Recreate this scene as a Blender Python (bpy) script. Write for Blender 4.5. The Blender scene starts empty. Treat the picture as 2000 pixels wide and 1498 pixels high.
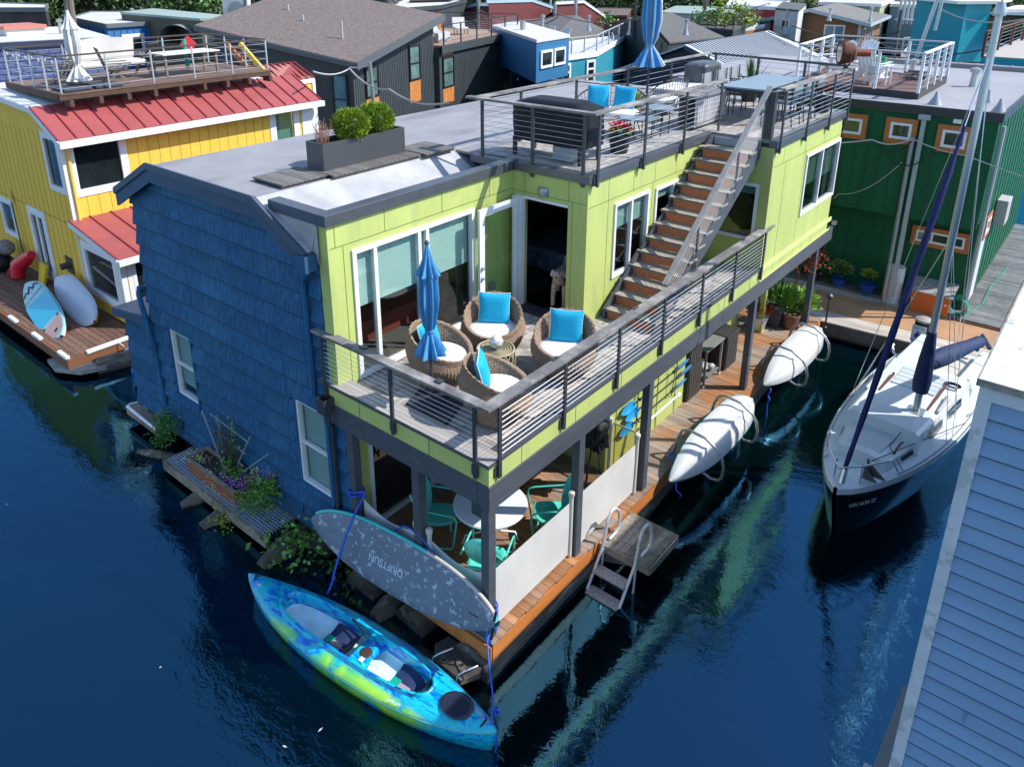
import bpy, math, random
from mathutils import Vector, Matrix
random.seed(7)
R=math.radians; pi=math.pi
S=bpy.context.scene
# ---------------- camera ----------------
CAM_LOC=Vector((5.0328,-5.9564,8.9604)); FPX,PPX,PPY=1500.9,968.6,470.0; PIT,ROLL,YAW=0.34385,0.0016,0.69596
_h=Vector((-math.sin(YAW),math.cos(YAW),0)); _r=Vector((math.cos(YAW),math.sin(YAW),0))
_fw=_h*math.cos(PIT)+Vector((0,0,-math.sin(PIT))); _dn=-Vector((0,0,math.cos(PIT)))-_h*math.sin(PIT)
_R2=_r*math.cos(ROLL)+_dn*math.sin(ROLL); _D2=_dn*math.cos(ROLL)-_r*math.sin(ROLL)
cd=bpy.data.cameras.new('camera'); cam=bpy.data.objects.new('camera',cd); S.collection.objects.link(cam)
cd.sensor_width=36; cd.lens=36*FPX/2000; cd.shift_x=(1000-PPX)/2000; cd.shift_y=(PPY-749)/2000
cd.clip_start=.1; cd.clip_end=1500
m3=Matrix((_R2,-_D2,-_fw)).transposed(); cam.matrix_world=Matrix.Translation(CAM_LOC)@m3.to_4x4()
S.camera=cam
def at(u,v,**k):
    "surveyed point of the site: where the sight line (u,v) meets the plane x=, y= or z="
    d=_R2*((u-PPX)/FPX)+_D2*((v-PPY)/FPX)+_fw
    (a,val),=k.items(); i='xyz'.index(a)
    return CAM_LOC+d*((val-CAM_LOC[i])/d[i])
# ---------------- light ----------------
SUN_AZ,SUN_EL=36.0,46.0      # azimuth counted from +X towards +Y
W=bpy.data.worlds.new('World'); S.world=W; W.use_nodes=True
nt=W.node_tree; bg=nt.nodes['Background']; sky=nt.nodes.new('ShaderNodeTexSky'); sky.sky_type='NISHITA'
sky.sun_disc=False; sky.sun_elevation=R(SUN_EL); sky.sun_rotation=R(90-SUN_AZ); sky.air_density=1.0; sky.dust_density=.4; sky.ozone_density=2.0
nt.links.new(sky.outputs[0],bg.inputs[0]); bg.inputs[1].default_value=.15
sl=bpy.data.lights.new('sun','SUN'); sl.energy=3.35; sl.angle=R(.5); sl.color=(1,.95,.86)
sun=bpy.data.objects.new('sun',sl); S.collection.objects.link(sun)
sd=Vector((math.cos(R(SUN_AZ))*math.cos(R(SUN_EL)),math.sin(R(SUN_AZ))*math.cos(R(SUN_EL)),math.sin(R(SUN_EL))))
sun.rotation_euler=(-sd).to_track_quat('-Z','Y').to_euler(); sun.location=(20,20,40)
S.view_settings.view_transform='Standard'; S.view_settings.look='None'; S.view_settings.gamma=1; S.view_settings.exposure=.83
S.cycles.max_bounces=8; S.cycles.transparent_max_bounces=16; S.cycles.use_denoising=True
S.cycles.caustics_reflective=False; S.cycles.caustics_refractive=False
# ---------------- materials ----------------
MT={}
def M(name,col=(.5,.5,.5),rough=.6,metal=0,spec=.5,nz=0,nza=.15,isl=0,bump=0,bsc=20,st=(1,1,1),coat=0,col2=None,c2=(.45,.6),c2s=3,c2st=(1,1,1),trans=0,det=4):
    if name in MT: return MT[name]
    m=bpy.data.materials.new(name); m.use_nodes=True; t=m.node_tree; N=t.nodes; L=t.links; b=N['Principled BSDF']
    b.inputs['Roughness'].default_value=rough; b.inputs['Metallic'].default_value=metal; b.inputs['Specular IOR Level'].default_value=spec
    if coat: b.inputs['Coat Weight'].default_value=coat; b.inputs['Coat Roughness'].default_value=.08
    tc=N.new('ShaderNodeTexCoord')
    def noise(scale,stretch,detail=4,rgh=.6):
        mp=N.new('ShaderNodeMapping'); mp.inputs['Scale'].default_value=stretch; L.new(tc.outputs['Object'],mp.inputs[0])
        n=N.new('ShaderNodeTexNoise'); n.inputs['Scale'].default_value=scale; n.inputs['Detail'].default_value=detail; n.inputs['Roughness'].default_value=rgh
        L.new(mp.outputs[0],n.inputs['Vector']); return n.outputs['Fac']
    rgb=N.new('ShaderNodeRGB'); rgb.outputs[0].default_value=(*col,1); cur=rgb.outputs[0]
    if col2:
        f=noise(c2s,c2st,det); r=N.new('ShaderNodeMapRange'); r.inputs[1].default_value=c2[0]; r.inputs[2].default_value=c2[1]; L.new(f,r.inputs[0])
        mx=N.new('ShaderNodeMix'); mx.data_type='RGBA'; L.new(r.outputs[0],mx.inputs[0]); L.new(cur,mx.inputs[6]); mx.inputs[7].default_value=(*col2,1); cur=mx.outputs[2]
    val=None
    if nz:
        r=N.new('ShaderNodeMapRange'); r.inputs[1].default_value=.3; r.inputs[2].default_value=.7; r.inputs[3].default_value=1-nza; r.inputs[4].default_value=1+nza
        L.new(noise(nz,st),r.inputs[0]); val=r.outputs[0]
    if isl:
        g=N.new('ShaderNodeNewGeometry'); r=N.new('ShaderNodeMapRange'); r.inputs[3].default_value=1-isl; r.inputs[4].default_value=1+isl
        L.new(g.outputs['Random Per Island'],r.inputs[0])
        if val:
            mu=N.new('ShaderNodeMath'); mu.operation='MULTIPLY'; L.new(val,mu.inputs[0]); L.new(r.outputs[0],mu.inputs[1]); val=mu.outputs[0]
        else: val=r.outputs[0]
    if val:
        vm=N.new('ShaderNodeVectorMath'); vm.operation='SCALE'; L.new(cur,vm.inputs[0]); L.new(val,vm.inputs['Scale']); cur=vm.outputs[0]
    L.new(cur,b.inputs['Base Color'])
    if bump:
        bp=N.new('ShaderNodeBump'); bp.inputs['Strength'].default_value=bump; bp.inputs['Distance'].default_value=.02
        L.new(noise(bsc,st),bp.inputs['Height']); L.new(bp.outputs[0],b.inputs['Normal'])
    if trans:
        tr=N.new('ShaderNodeBsdfTransparent'); ms=N.new('ShaderNodeMixShader'); ms.inputs[0].default_value=trans
        L.new(b.outputs[0],ms.inputs[1]); L.new(tr.outputs[0],ms.inputs[2]); L.new(ms.outputs[0],N['Material Output'].inputs[0])
    MT[name]=m; return m
def glass(name,tint=(.75,.85,.85),ior=1.5):
    if name in MT: return MT[name]
    m=bpy.data.materials.new(name); m.use_nodes=True; t=m.node_tree; N=t.nodes; L=t.links; N.remove(N['Principled BSDF'])
    a=N.new('ShaderNodeBsdfTransparent'); a.inputs[0].default_value=(*tint,1); g=N.new('ShaderNodeBsdfGlossy'); g.inputs['Roughness'].default_value=.0
    lw=N.new('ShaderNodeLayerWeight'); lw.inputs[0].default_value=.5; pw=N.new('ShaderNodeMath'); pw.operation='POWER'; pw.inputs[1].default_value=4; L.new(lw.outputs['Facing'],pw.inputs[0]); f=N.new('ShaderNodeMath'); f.operation='MULTIPLY_ADD'; L.new(pw.outputs[0],f.inputs[0]); f.inputs[1].default_value=.8; f.inputs[2].default_value=.045; ms=N.new('ShaderNodeMixShader')
    L.new(f.outputs[0],ms.inputs[0]); L.new(a.outputs[0],ms.inputs[1]); L.new(g.outputs[0],ms.inputs[2]); L.new(ms.outputs[0],N['Material Output'].inputs[0])
    MT[name]=m; return m
# ---------------- mesh building ----------------
class MB:
    def __init__(s): s.v=[]; s.f=[]; s.mi=[]; s.m=0
    def add(s,vs,fs):
        o=len(s.v); s.v+=[Vector(p) for p in vs]; s.f+=[[o+i for i in f] for f in fs]; s.mi+=[s.m]*len(fs); return s
    def box(s,x0,y0,z0,x1,y1,z1):
        x0,x1=sorted((x0,x1)); y0,y1=sorted((y0,y1)); z0,z1=sorted((z0,z1))
        return s.add([(x0,y0,z0),(x1,y0,z0),(x1,y1,z0),(x0,y1,z0),(x0,y0,z1),(x1,y0,z1),(x1,y1,z1),(x0,y1,z1)],[(0,3,2,1),(4,5,6,7),(0,1,5,4),(1,2,6,5),(2,3,7,6),(3,0,4,7)])
    def beam(s,p,q,w,h,up=(0,0,1)):
        p=Vector(p); q=Vector(q); d=(q-p).normalized(); up=Vector(up); a=d.cross(up)
        if a.length<1e-4: a=d.cross(Vector((0,1,0)))
        a.normalize(); b=a.cross(d).normalized(); a*=w/2; b*=h/2
        return s.add([p-a-b,p+a-b,p+a+b,p-a+b,q-a-b,q+a-b,q+a+b,q-a+b],[(0,1,2,3),(7,6,5,4),(0,4,5,1),(1,5,6,2),(2,6,7,3),(3,7,4,0)])
    def tube(s,pts,r,n=6,closed=False,caps=True,rs=None):
        pts=[Vector(p) for p in pts]; k=len(pts); rings=[]; prev=None
        for i,p in enumerate(pts):
            if closed: d=(pts[(i+1)%k]-pts[i-1])
            else: d=pts[min(i+1,k-1)]-pts[max(i-1,0)]
            if d.length<1e-9: d=Vector((0,0,1))
            d.normalize()
            if prev is None:
                a=d.cross(Vector((0,0,1)));
                if a.length<.05: a=d.cross(Vector((1,0,0)))
            else: a=prev-d*prev.dot(d)
            if a.length<1e-6: a=d.cross(Vector((1,0,0)))
            a.normalize(); prev=a; b=d.cross(a); rr=rs[i] if rs else r
            rings.append([p+(a*math.cos(2*pi*j/n)+b*math.sin(2*pi*j/n))*rr for j in range(n)])
        vs=[q for g in rings for q in g]; fs=[]
        for i in range(k if closed else k-1):
            i2=(i+1)%k
            for j in range(n): fs.append((i*n+j,i*n+(j+1)%n,i2*n+(j+1)%n,i2*n+j))
        if caps and not closed: fs+=[tuple(range(n))[::-1],tuple((k-1)*n+j for j in range(n))]
        return s.add(vs,fs)
    def cyl(s,p,q,r,r2=None,n=12): return s.tube([p,q],r,n,rs=[r,r if r2 is None else r2])
    def lathe(s,prof,c=(0,0,0),n=20,cap=True,sq=(1,1),a0=0,tw=None):
        c=Vector(c); vs=[]; fs=[]
        for i,(r,z) in enumerate(prof):
            for j in range(n):
                a=a0+2*pi*j/n; rr=r*(tw(i,j,z) if tw else 1); vs.append(c+Vector((rr*math.cos(a)*sq[0],rr*math.sin(a)*sq[1],z)))
        for i in range(len(prof)-1):
            for j in range(n): fs.append((i*n+j,i*n+(j+1)%n,(i+1)*n+(j+1)%n,(i+1)*n+j))
        if cap: fs+=[tuple(range(n))[::-1],tuple((len(prof)-1)*n+j for j in range(n))]
        return s.add(vs,fs)
    def sph(s,c,r,n=12,sc=(1,1,1)):
        k=max(4,n//2); pr=[(r*math.sin(pi*(i+.02)/(k+.04)),-r*math.cos(pi*(i+.02)/(k+.04))) for i in range(k+1)]
        c=Vector(c); o=len(s.v); s.lathe(pr,(0,0,0),n)
        for i in range(o,len(s.v)): p=s.v[i]; s.v[i]=c+Vector((p.x*sc[0],p.y*sc[1],p.z*sc[2]))
        return s
    def prism(s,pts,z0,z1):
        n=len(pts); pts=[(p[0],p[1]) for p in pts]
        if sum(pts[i][0]*pts[(i+1)%n][1]-pts[(i+1)%n][0]*pts[i][1] for i in range(n))<0: pts=pts[::-1]
        return s.add([(x,y,z0) for x,y in pts]+[(x,y,z1) for x,y in pts],[tuple(range(n))[::-1],tuple(range(n,2*n))]+[(i,(i+1)%n,n+(i+1)%n,n+i) for i in range(n)])
    def ext(s,pts,vec):
        n=len(pts); pts=[Vector(p) for p in pts]; vec=Vector(vec)
        return s.add(pts+[p+vec for p in pts],[tuple(range(n))[::-1],tuple(range(n,2*n))]+[(i,(i+1)%n,n+(i+1)%n,n+i) for i in range(n)])
    def quad(s,a,b,c,d): return s.add([a,b,c,d],[(0,1,2,3)])
    def grid(s,fn,nu,nv,wrap=False):
        vs=[fn(i/nu,j/nv) for j in range(nv+1) for i in range(nu+(0 if wrap else 1))]; w=nu if wrap else nu+1; fs=[]
        for j in range(nv):
            for i in range(nu): fs.append((j*w+i,j*w+(i+1)%w,(j+1)*w+(i+1)%w,(j+1)*w+i))
        return s.add(vs,fs)
    def leaf(s,c,d,l,w,nrm=None):
        c=Vector(c); d=Vector(d).normalized(); n=Vector(nrm) if nrm else Vector((random.uniform(-1,1),random.uniform(-1,1),random.uniform(.2,1)))
        a=d.cross(n)
        if a.length<1e-3: a=d.orthogonal()
        a.normalize(); return s.add([c,c+d*l*.5+a*w/2,c+d*l,c+d*l*.5-a*w/2],[(0,1,2,3)])
    def xf(s,mat,start=0):
        for i in range(start,len(s.v)): s.v[i]=mat@s.v[i]
        return s
    def build(s,name,mats,parent=None,smooth=False,world=True,bevel=0):
        if not isinstance(mats,(list,tuple)): mats=[mats]
        me=bpy.data.meshes.new(name); o=Vector((0,0,0)); inv=None
        if parent is not None and world:
            inv=WM(parent).inverted()
        if parent is None and world and s.v:
            xs=[p.x for p in s.v]; ys=[p.y for p in s.v]; zs=[p.z for p in s.v]
            o=Vector(((min(xs)+max(xs))/2,(min(ys)+max(ys))/2,min(zs)))
        vs=[(inv@p) if inv is not None else p-o for p in s.v]
        me.from_pydata([tuple(p) for p in vs],[],s.f); me.update()
        for m in mats: me.materials.append(m)
        if len(mats)>1: me.polygons.foreach_set('material_index',s.mi)
        if smooth:
            me.polygons.foreach_set('use_smooth',[True]*len(me.polygons)); me.set_sharp_from_angle(angle=R(smooth if smooth>1 else 45))
        ob=bpy.data.objects.new(name,me); S.collection.objects.link(ob)
        if parent is not None: ob.parent=parent
        else: ob.location=o
        if bevel:
            b=ob.modifiers.new('bevel','BEVEL'); b.width=bevel; b.segments=2; b.limit_method='ANGLE'
        return ob
def WM(o):
    m=o.matrix_local if o.parent is None else WM(o.parent)@Matrix.LocRotScale(o.location,o.rotation_euler,o.scale)
    if o.parent is None: m=Matrix.LocRotScale(o.location,o.rotation_euler,o.scale)
    return m
def tag(o,label,cat,group=None,kind=None):
    o['label']=label; o['category']=cat
    if group: o['group']=group
    if kind: o['kind']=kind
    return o
def thing(name,label,cat,loc=(0,0,0),rz=0,group=None):
    o=bpy.data.objects.new(name,None); S.collection.objects.link(o); o.empty_display_size=.2; o.location=loc; o.rotation_euler=(0,0,rz)
    return tag(o,label,cat,group)
def copy_tree(o,parent=None):
    c=o.copy(); S.collection.objects.link(c)
    if parent is not None: c.parent=parent
    for ch in list(o.children): copy_tree(ch,c)
    return c
def dup(root,loc,rz=0,label=None,group=None,scale=None):
    c=copy_tree(root); c.location=loc; c.rotation_euler=(0,0,rz)
    if label: c['label']=label
    if group: c['group']=group
    if scale: c.scale=(scale,)*3
    return c
def struct(name,mb,m,kind='structure',**k):
    o=mb.build(name,m,None,world=False,**k); o['kind']=kind; return o
def rects(u0,u1,v0,v1,holes):
    "split a wall rectangle round its openings"
    out=[]; us=sorted({u0,u1}|{h[0] for h in holes if u0<h[0]<u1}|{h[1] for h in holes if u0<h[1]<u1}); 
    for a,b in zip(us,us[1:]):
        hs=sorted([(h[2],h[3]) for h in holes if h[0]<=a+1e-6 and h[1]>=b-1e-6]); z=v0
        for lo,hi in hs:
            if lo>z: out.append((a,b,z,lo))
            z=max(z,hi)
        if z<v1: out.append((a,b,z,v1))
    return out
def wall_x(mb,x,y0,y1,z0,z1,holes=(),t=.12,side=-1):
    for a,b,c,d in rects(y0,y1,z0,z1,holes): mb.box(x,a,c,x+side*t,b,d)
def wall_y(mb,y,x0,x1,z0,z1,holes=(),t=.12,side=1):
    for a,b,c,d in rects(x0,x1,z0,z1,holes): mb.box(a,y,c,b,y+side*t,d)
def lerp(a,b,t): return a+(b-a)*t
# ---------------- shared colours ----------------
WHITE=M('white_trim',(.78,.8,.82),.45,nz=3,nza=.05); GREEN=M('lime_green_siding',(.48,.555,.17),.6,nz=1.6,nza=.07,bump=.08,bsc=30,st=(1,1,.25),col2=(.42,.495,.17),c2=(.5,.66),c2s=1.3,c2st=(2.5,2.5,.5),det=7)
JOINT=M('dark_green_joint',(.16,.22,.05),.8); GREYPAINT=M('charcoal_painted_wood',(.07,.078,.095),.55,nz=5,nza=.15,st=(1,.2,1),bump=.1,bsc=30)
METAL=M('dark_metal',(.06,.064,.075),.45,.3,nz=8,nza=.1); STEEL=M('stainless_cable',(.62,.65,.68),.3,.8); CAP=M('grey_metal_cap',(.12,.13,.15),.4,.5,nz=3,nza=.12)
RAILW=M('weathered_rail_wood',(.15,.145,.15),.8,nz=4,nza=.3,st=(1,1,6),bump=.3,bsc=30,col2=(.3,.29,.28),c2s=2,c2=(.45,.62)); BLUE=M('blue_shingle_paint',(.019,.100,.215),.65,spec=.2,nz=30,nza=.42,st=(1,1,.03),bump=.4,bsc=46,isl=.13,col2=(.03,.125,.235),c2=(.5,.68),c2s=1.2,c2st=(1,1,.4))
BLUEF=M('slate_blue_fascia',(.045,.08,.14),.5,nz=3,nza=.1); MEMB=M('grey_roof_membrane',(.27,.27,.29),.75,nz=1.5,nza=.10,bump=.15,bsc=8,col2=(.19,.19,.205),c2=(.5,.7),c2s=.8,c2st=(1.6,.5,1))
MEMW=M('pale_roof_flashing',(.40,.41,.43),.6,nz=2,nza=.2,bump=.15,bsc=6); TILE=M('grey_deck_slats',(.37,.345,.32),.8,isl=.28,nz=9,nza=.18,bump=.3,bsc=40)
BOARD=M('cedar_deck_boards',(.34,.155,.065),.65,isl=.25,nz=5,nza=.25,st=(.25,2,1),bump=.25,bsc=25,col2=(.27,.215,.18),c2=(.42,.56),c2s=1.1,c2st=(.8,.8,1))
FASCO=M('orange_stained_board',(.55,.19,.045),.55,nz=3,nza=.2,st=(4,.3,1),bump=.15,bsc=20); LOG=M('wet_log',(.10,.085,.065),.7,nz=3,nza=.5,st=(3,.4,3),bump=.8,bsc=12,col2=(.28,.26,.22),c2=(.52,.7),c2s=3,c2st=(2,.4,4))
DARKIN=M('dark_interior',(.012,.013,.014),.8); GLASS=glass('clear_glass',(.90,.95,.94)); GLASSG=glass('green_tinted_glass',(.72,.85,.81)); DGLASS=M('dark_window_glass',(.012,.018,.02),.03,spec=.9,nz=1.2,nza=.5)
BLIND=M('cellular_blind',(.50,.68,.64),.8); BLINDG=M('pale_teal_blind',(.30,.48,.46),.7); SOIL=M('potting_soil',(.03,.02,.014),.9,nz=20,nza=.6,bump=.8,bsc=30)
class Fr:
    def __init__(s,x,y,a): s.o=Vector((x,y,0)); a=R(a); s.U=Vector((math.cos(a),math.sin(a),0)); s.N=Vector((math.sin(a),-math.cos(a),0))
    def p(s,u,d,z): return s.o+s.U*u+s.N*d+Vector((0,0,z))
def fbox(mb,F,u0,u1,d0,d1,z0,z1):
    u0,u1=sorted((u0,u1)); d0,d1=sorted((d0,d1))
    # outward normals: U x N = -Z
    return mb.add([F.p(u0,d0,z0),F.p(u1,d0,z0),F.p(u1,d1,z0),F.p(u0,d1,z0),F.p(u0,d0,z1),F.p(u1,d0,z1),F.p(u1,d1,z1),F.p(u0,d1,z1)],[(0,1,2,3),(7,6,5,4),(4,5,1,0),(5,6,2,1),(6,7,3,2),(7,4,0,3)])
def fwall(mb,F,u0,u1,z0,z1,holes=(),t=.12,d=0):
    for a,b,c,e in rects(u0,u1,z0,z1,holes): fbox(mb,F,a,b,d-t,d,c,e)
def window(parent,F,u0,u1,z0,z1,mull=(),bars=(),fw=.06,trim=.0,trimm=None,fm=None,gm=None,blind=None,back=False,d=0,slats=True):
    fm=fm or WHITE; gm=gm or DGLASS
    mb=MB()
    def ring(a,b,c,e,w,d0,d1):
        fbox(mb,F,a,a+w,d0,d1,c,e); fbox(mb,F,b-w,b,d0,d1,c,e); fbox(mb,F,a+w,b-w,d0,d1,c,c+w); fbox(mb,F,a+w,b-w,d0,d1,e-w,e)
    ring(u0,u1,z0,z1,fw,d-.06,d+.03)
    for m in mull: fbox(mb,F,m-fw*.45,m+fw*.45,d-.05,d+.02,z0+fw,z1-fw)
    for m in bars: fbox(mb,F,u0+fw,u1-fw,d-.045,d+.015,m-fw*.4,m+fw*.4)
    w=mb.build('window',fm,parent)
    if trim:
        mb=MB(); ring(u0-trim,u1+trim,z0-trim,z1+trim,trim-.002,d+.001,d+.022); mb.build('window_trim',trimm or fm,w)
    mb=MB(); fbox(mb,F,u0+fw*.8,u1-fw*.8,d-.034,d-.03,z0+fw*.8,z1-fw*.8); mb.build('pane',gm,w)
    if blind is not None:
        bm,bz=blind; mb=MB(); z=z1-fw
        while z>bz+.01:
            fbox(mb,F,u0+fw,u1-fw,d-.10-(0 if slats else 0),d-.085,max(z-.028,bz),z-.004 if slats else z); z-=.03 if slats else .028
        mb.build('blind',bm,w)
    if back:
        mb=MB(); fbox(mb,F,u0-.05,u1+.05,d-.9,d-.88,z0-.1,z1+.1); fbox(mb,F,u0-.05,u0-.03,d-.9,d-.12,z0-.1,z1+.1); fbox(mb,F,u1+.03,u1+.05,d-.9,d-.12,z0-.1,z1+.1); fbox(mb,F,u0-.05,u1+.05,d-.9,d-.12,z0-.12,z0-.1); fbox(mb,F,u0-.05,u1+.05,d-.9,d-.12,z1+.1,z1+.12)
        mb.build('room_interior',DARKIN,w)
    return w
def cables(parent,p,q,z0,z1,n,r=.004,name='cable_run'):
    mb=MB(); p=Vector(p); q=Vector(q)
    for i in range(n):
        z=lerp(z0,z1,i/(n-1)); a=p.copy(); b=q.copy(); a.z+=z; b.z+=z; mb.tube([a,b],r,4,caps=False)
    return mb.build(name,STEEL,parent)
def rail_post(parent,x,y,z0,z1,w=.055,t=.03,m=None,ang=0):
    mb=MB(); F=Fr(x,y,ang); fbox(mb,F,-w/2,w/2,-t/2,t/2,z0,z1); fbox(mb,F,-w/2-.05,w/2,-t/2-.035,-t/2,z0+.02,z0+.16)
    return mb.build('post',m or METAL,parent)
def tiles(x0,y0,x1,y1,z,s=.305,n=5,th=.022,skip=None):
    mb=MB(); nx=max(1,round((x1-x0)/s)); ny=max(1,round((y1-y0)/s)); sx=(x1-x0)/nx; sy=(y1-y0)/ny
    for i in range(nx):
        for j in range(ny):
            a=x0+i*sx; b=y0+j*sy
            if skip and skip(a+sx/2,b+sy/2): continue
            for k in range(n):
                if (i+j)%2: mb.box(a+.004,b+sy*k/n+.004,z-th,a+sx-.004,b+sy*(k+1)/n-.004,z)
                else: mb.box(a+sx*k/n+.004,b+.004,z-th,a+sx*(k+1)/n-.004,b+sy-.004,z)
    return mb
def boards_x(x0,x1,y0,y1,z,w=.14,th=.035,gap=.007,jit=0,seed=1):
    mb=MB(); r=random.Random(seed); y=y0
    while y<y1-.02:
        cut=sorted([x0,x1]+([r.uniform(x0+.5,x1-.5)] if x1-x0>2.5 and r.random()<.4 else []))
        for a,b in zip(cut,cut[1:]): mb.box(a+.002,y+gap/2,z-th,b-.002+r.uniform(0,jit),min(y+w-gap/2,y1),z+r.uniform(-.001,.001))
        y+=w
    return mb
# =============== LIME GREEN HOUSEBOAT ===============
FX=lambda x,y=0: Fr(x,y,90); FY=lambda y,x=0: Fr(x,y,0)
H=thing('houseboat','two storey houseboat with lime green siding and a blue shingled gable end','houseboat',(-3.5,6,0))
L1=.58; L2=3.25; L3=5.87
# lower deck
boards_x(-3.0,.05,-.08,12.75,L1,w=.142,jit=.02,seed=3).build('lower_deck_floor',BOARD,H)
mb=MB(); mb.box(.02,-.1,.30,.06,12.75,L1-.037); mb.box(-2.9,-.12,.3,.06,-.08,L1-.037); mb.build('deck_edge_board',FASCO,H)
mb=MB(); mb.box(-8.3,.2,-.6,-.3,12.7,.33); mb.build('float_platform',M('float_planks',(.07,.055,.04),.8,nz=3,nza=.4,bump=.5,bsc=10),H)
mb=MB(); rr=random.Random(5)
for i,(x,r) in enumerate([(-.28,.33),(-1.4,.3),(-2.5,.32),(-3.7,.3),(-4.9,.34),(-6.1,.3),(-7.3,.33)]):
    pts=[];rs=[]
    for k in range(30): pts.append((x+rr.uniform(-.03,.03),-.12+(x<-3)*.0-.1*rr.random()*(k==0)+k*.44,.0+rr.uniform(-.03,.03))); rs.append(r*rr.uniform(.92,1.06))
    mb.tube(pts,r,14,rs=rs)
mb.build('float_log',LOG,H,smooth=60)
# posts and beams
for y in (.0,2.0,4.0,8.25,11.9): mb=MB(); mb.box(-.135,y-.075,L1,-.005,y+.065,2.70); mb.build('post',GREYPAINT,H,bevel=.006)
for x in (-1.3,-2.65): mb=MB(); mb.box(x-.07,-.07,L1,x+.07,.07,2.70); mb.build('post',GREYPAINT,H,bevel=.006)
mb=MB(); mb.box(-.16,-.1,2.70,.03,12.7,3.03); mb.build('beam',GREYPAINT,H,bevel=.006)
mb=MB(); mb.box(-3.1,-.103,2.70,-.162,.08,3.03); mb.build('beam',GREYPAINT,H,bevel=.006)
for a,b in ((-.16,.03),): 
    mb=MB(); mb.box(-.30,-.06,2.48,-.14,.06,2.70); mb.build('beam_bracket',METAL,H)
mb=MB(); [mb.box(-2.8,y,2.9,-.17,y+.05,3.02) for y in [i*.6+.4 for i in range(13)]]; mb.box(-2.84,.08,3.04,-.16,8.2,3.07); mb.build('balcony_joists',M('joist_wood',(.12,.07,.04),.8,nz=4,nza=.3),H)
# balcony edge (green) + ledge
mb=MB(); mb.box(-3.12,-.085,3.033,.012,-.03,3.32); mb.box(-.045,-.03,3.033,.012,8.19,3.32); mb.build('balcony_fascia',GREEN,H)
mb=MB()
for x in (-2.35,-1.0): mb.box(x,-.088,3.035,x+.012,-.085,3.31)
for y in (.55,1.75,2.95,4.15,5.35,6.55,7.7): mb.box(.012,y,3.035,.015,y+.012,3.31)
mb.build('panel_joint',JOINT,H)
mb=MB(); mb.box(-3.2,-.1,3.322,.02,.18,3.345); mb.build('balcony_ledge',M('pale_ledge_wood',(.36,.33,.31),.8,nz=3,nza=.2,st=(.3,3,1),bump=.3,bsc=20),H)
mb=MB(); mb.box(-3.22,-.112,3.30,.03,-.1,3.348); mb.box(.02,-.1,3.30,.032,8.2,3.348); mb.box(-.10,.18,3.322,.02,8.2,3.343); mb.box(-.24,.19,3.27,-.115,8.19,3.30); mb.build('balcony_edge_trim',GREYPAINT,H)
tiles(-2.84,.18,-.25,8.2,L2).build('balcony_floor',TILE,H)
mb=MB(); mb.box(-2.84,.18,L2-.06,-.05,8.2,L2-.024); mb.build('balcony_subfloor',M('dark_subfloor',(.05,.045,.04),.9),H)
# balcony railing
rail=MB().box(-3.25,-.13,4.085,-.08,.02,4.125).build('railing',RAILW,H,bevel=.005)
mb=MB(); mb.box(-.105,-.13,4.09,.05,8.62,4.132); r2=mb.build('railing',RAILW,H,bevel=.005)
for x in (-2.3,-.9): MB().box(x,-.05,4.126,x+.1,.03,4.15).build('rail_bracket',METAL,rail)
for y in (1.3,3.35,5.3,7.3): MB().box(-.12,y,4.07,-.06,y+.14,4.14).build('rail_bracket',METAL,r2)
for x in (-3.03,-1.62,-.17): rail_post(rail,x,-.125,3.1,4.085,ang=0)
cables(rail,(-3.03,-.12,0),(-.17,-.12,0),3.42,4.0,9)
for y in (.08,1.43,2.78,4.12,5.47,6.82,8.17): rail_post(r2,.045,y,3.1,4.09,ang=90)
cables(r2,(.045,.08,0),(.045,8.17,0),3.42,4.0,9)
# upper walls
SW=[(.36,2.9,3.28,5.28)]; mb=MB(); wall_x(mb,-2.84,-.03,3.93,3.25,5.72,SW); wall_y(mb,-.03,-3.04,-2.96,3.25,5.15); mb.box(-3.2,-.03,5.15,-2.96,.0,5.7)
wall_y(mb,3.93,-2.96,-1.45,3.25,5.72,[(-2.62,-1.70,3.27,5.28)])
LW=[(4.75,5.92,3.85,5.2),(6.15,7.5,4.15,5.17)]; wall_x(mb,-1.33,3.93,8.2,3.25,5.72,LW)
wall_y(mb,8.2,-1.45,-.12,3.25,5.72,[(-1.0,-.2,3.85,5.0)])
wall_x(mb,0,8.2,12.4,3.033,5.72,[(10.1,12.28,3.92,5.26)]); wall_y(mb,12.4,-8.3,0,2.7,5.72,side=-1)
mb.build('upper_wall',GREEN,H)
mb=MB(); e=.002
for y in (.09,.99,2.17,3.3): mb.box(-2.84,y,5.38,-2.84+e,y+.012,5.7)
for y in (.22,): mb.box(-2.84,y,3.3,-2.84+e,y+.012,5.38)
mb.box(-2.84,0,5.38,-2.84+e,3.93,5.392)
for y in (4.55,5.35,6.1,6.9,7.7): mb.box(-1.33,y,5.3,-1.33+e,y+.012,5.7)
for y in (4.55,6.04): mb.box(-1.33,y,3.3,-1.33+e,y+.012,5.3)
mb.box(-1.33,3.95,5.3,-1.33+e,8.2,5.312); mb.box(-2.84,3.93-e,5.36,-1.35,3.93,5.37)
for x in (-2.3+.6,-2.6): mb.box(x,3.93-e,5.37,x+.01,3.93,5.7)
mb.box(-1.62,3.93-e,3.3,-1.61,3.93,5.36)
for y in (8.75,9.95,11.1): mb.box(0,y,5.35,e,y+.012,5.7)
for y in (8.9,10.0): mb.box(0,y,3.36,e,y+.012,5.35)
for y in (8.9,10.0,11.1): mb.box(0,y,3.05,e,y+.012,3.22)
mb.box(0,8.25,5.34,e,12.4,5.352)
mb.build('panel_joint',JOINT,H)
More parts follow.
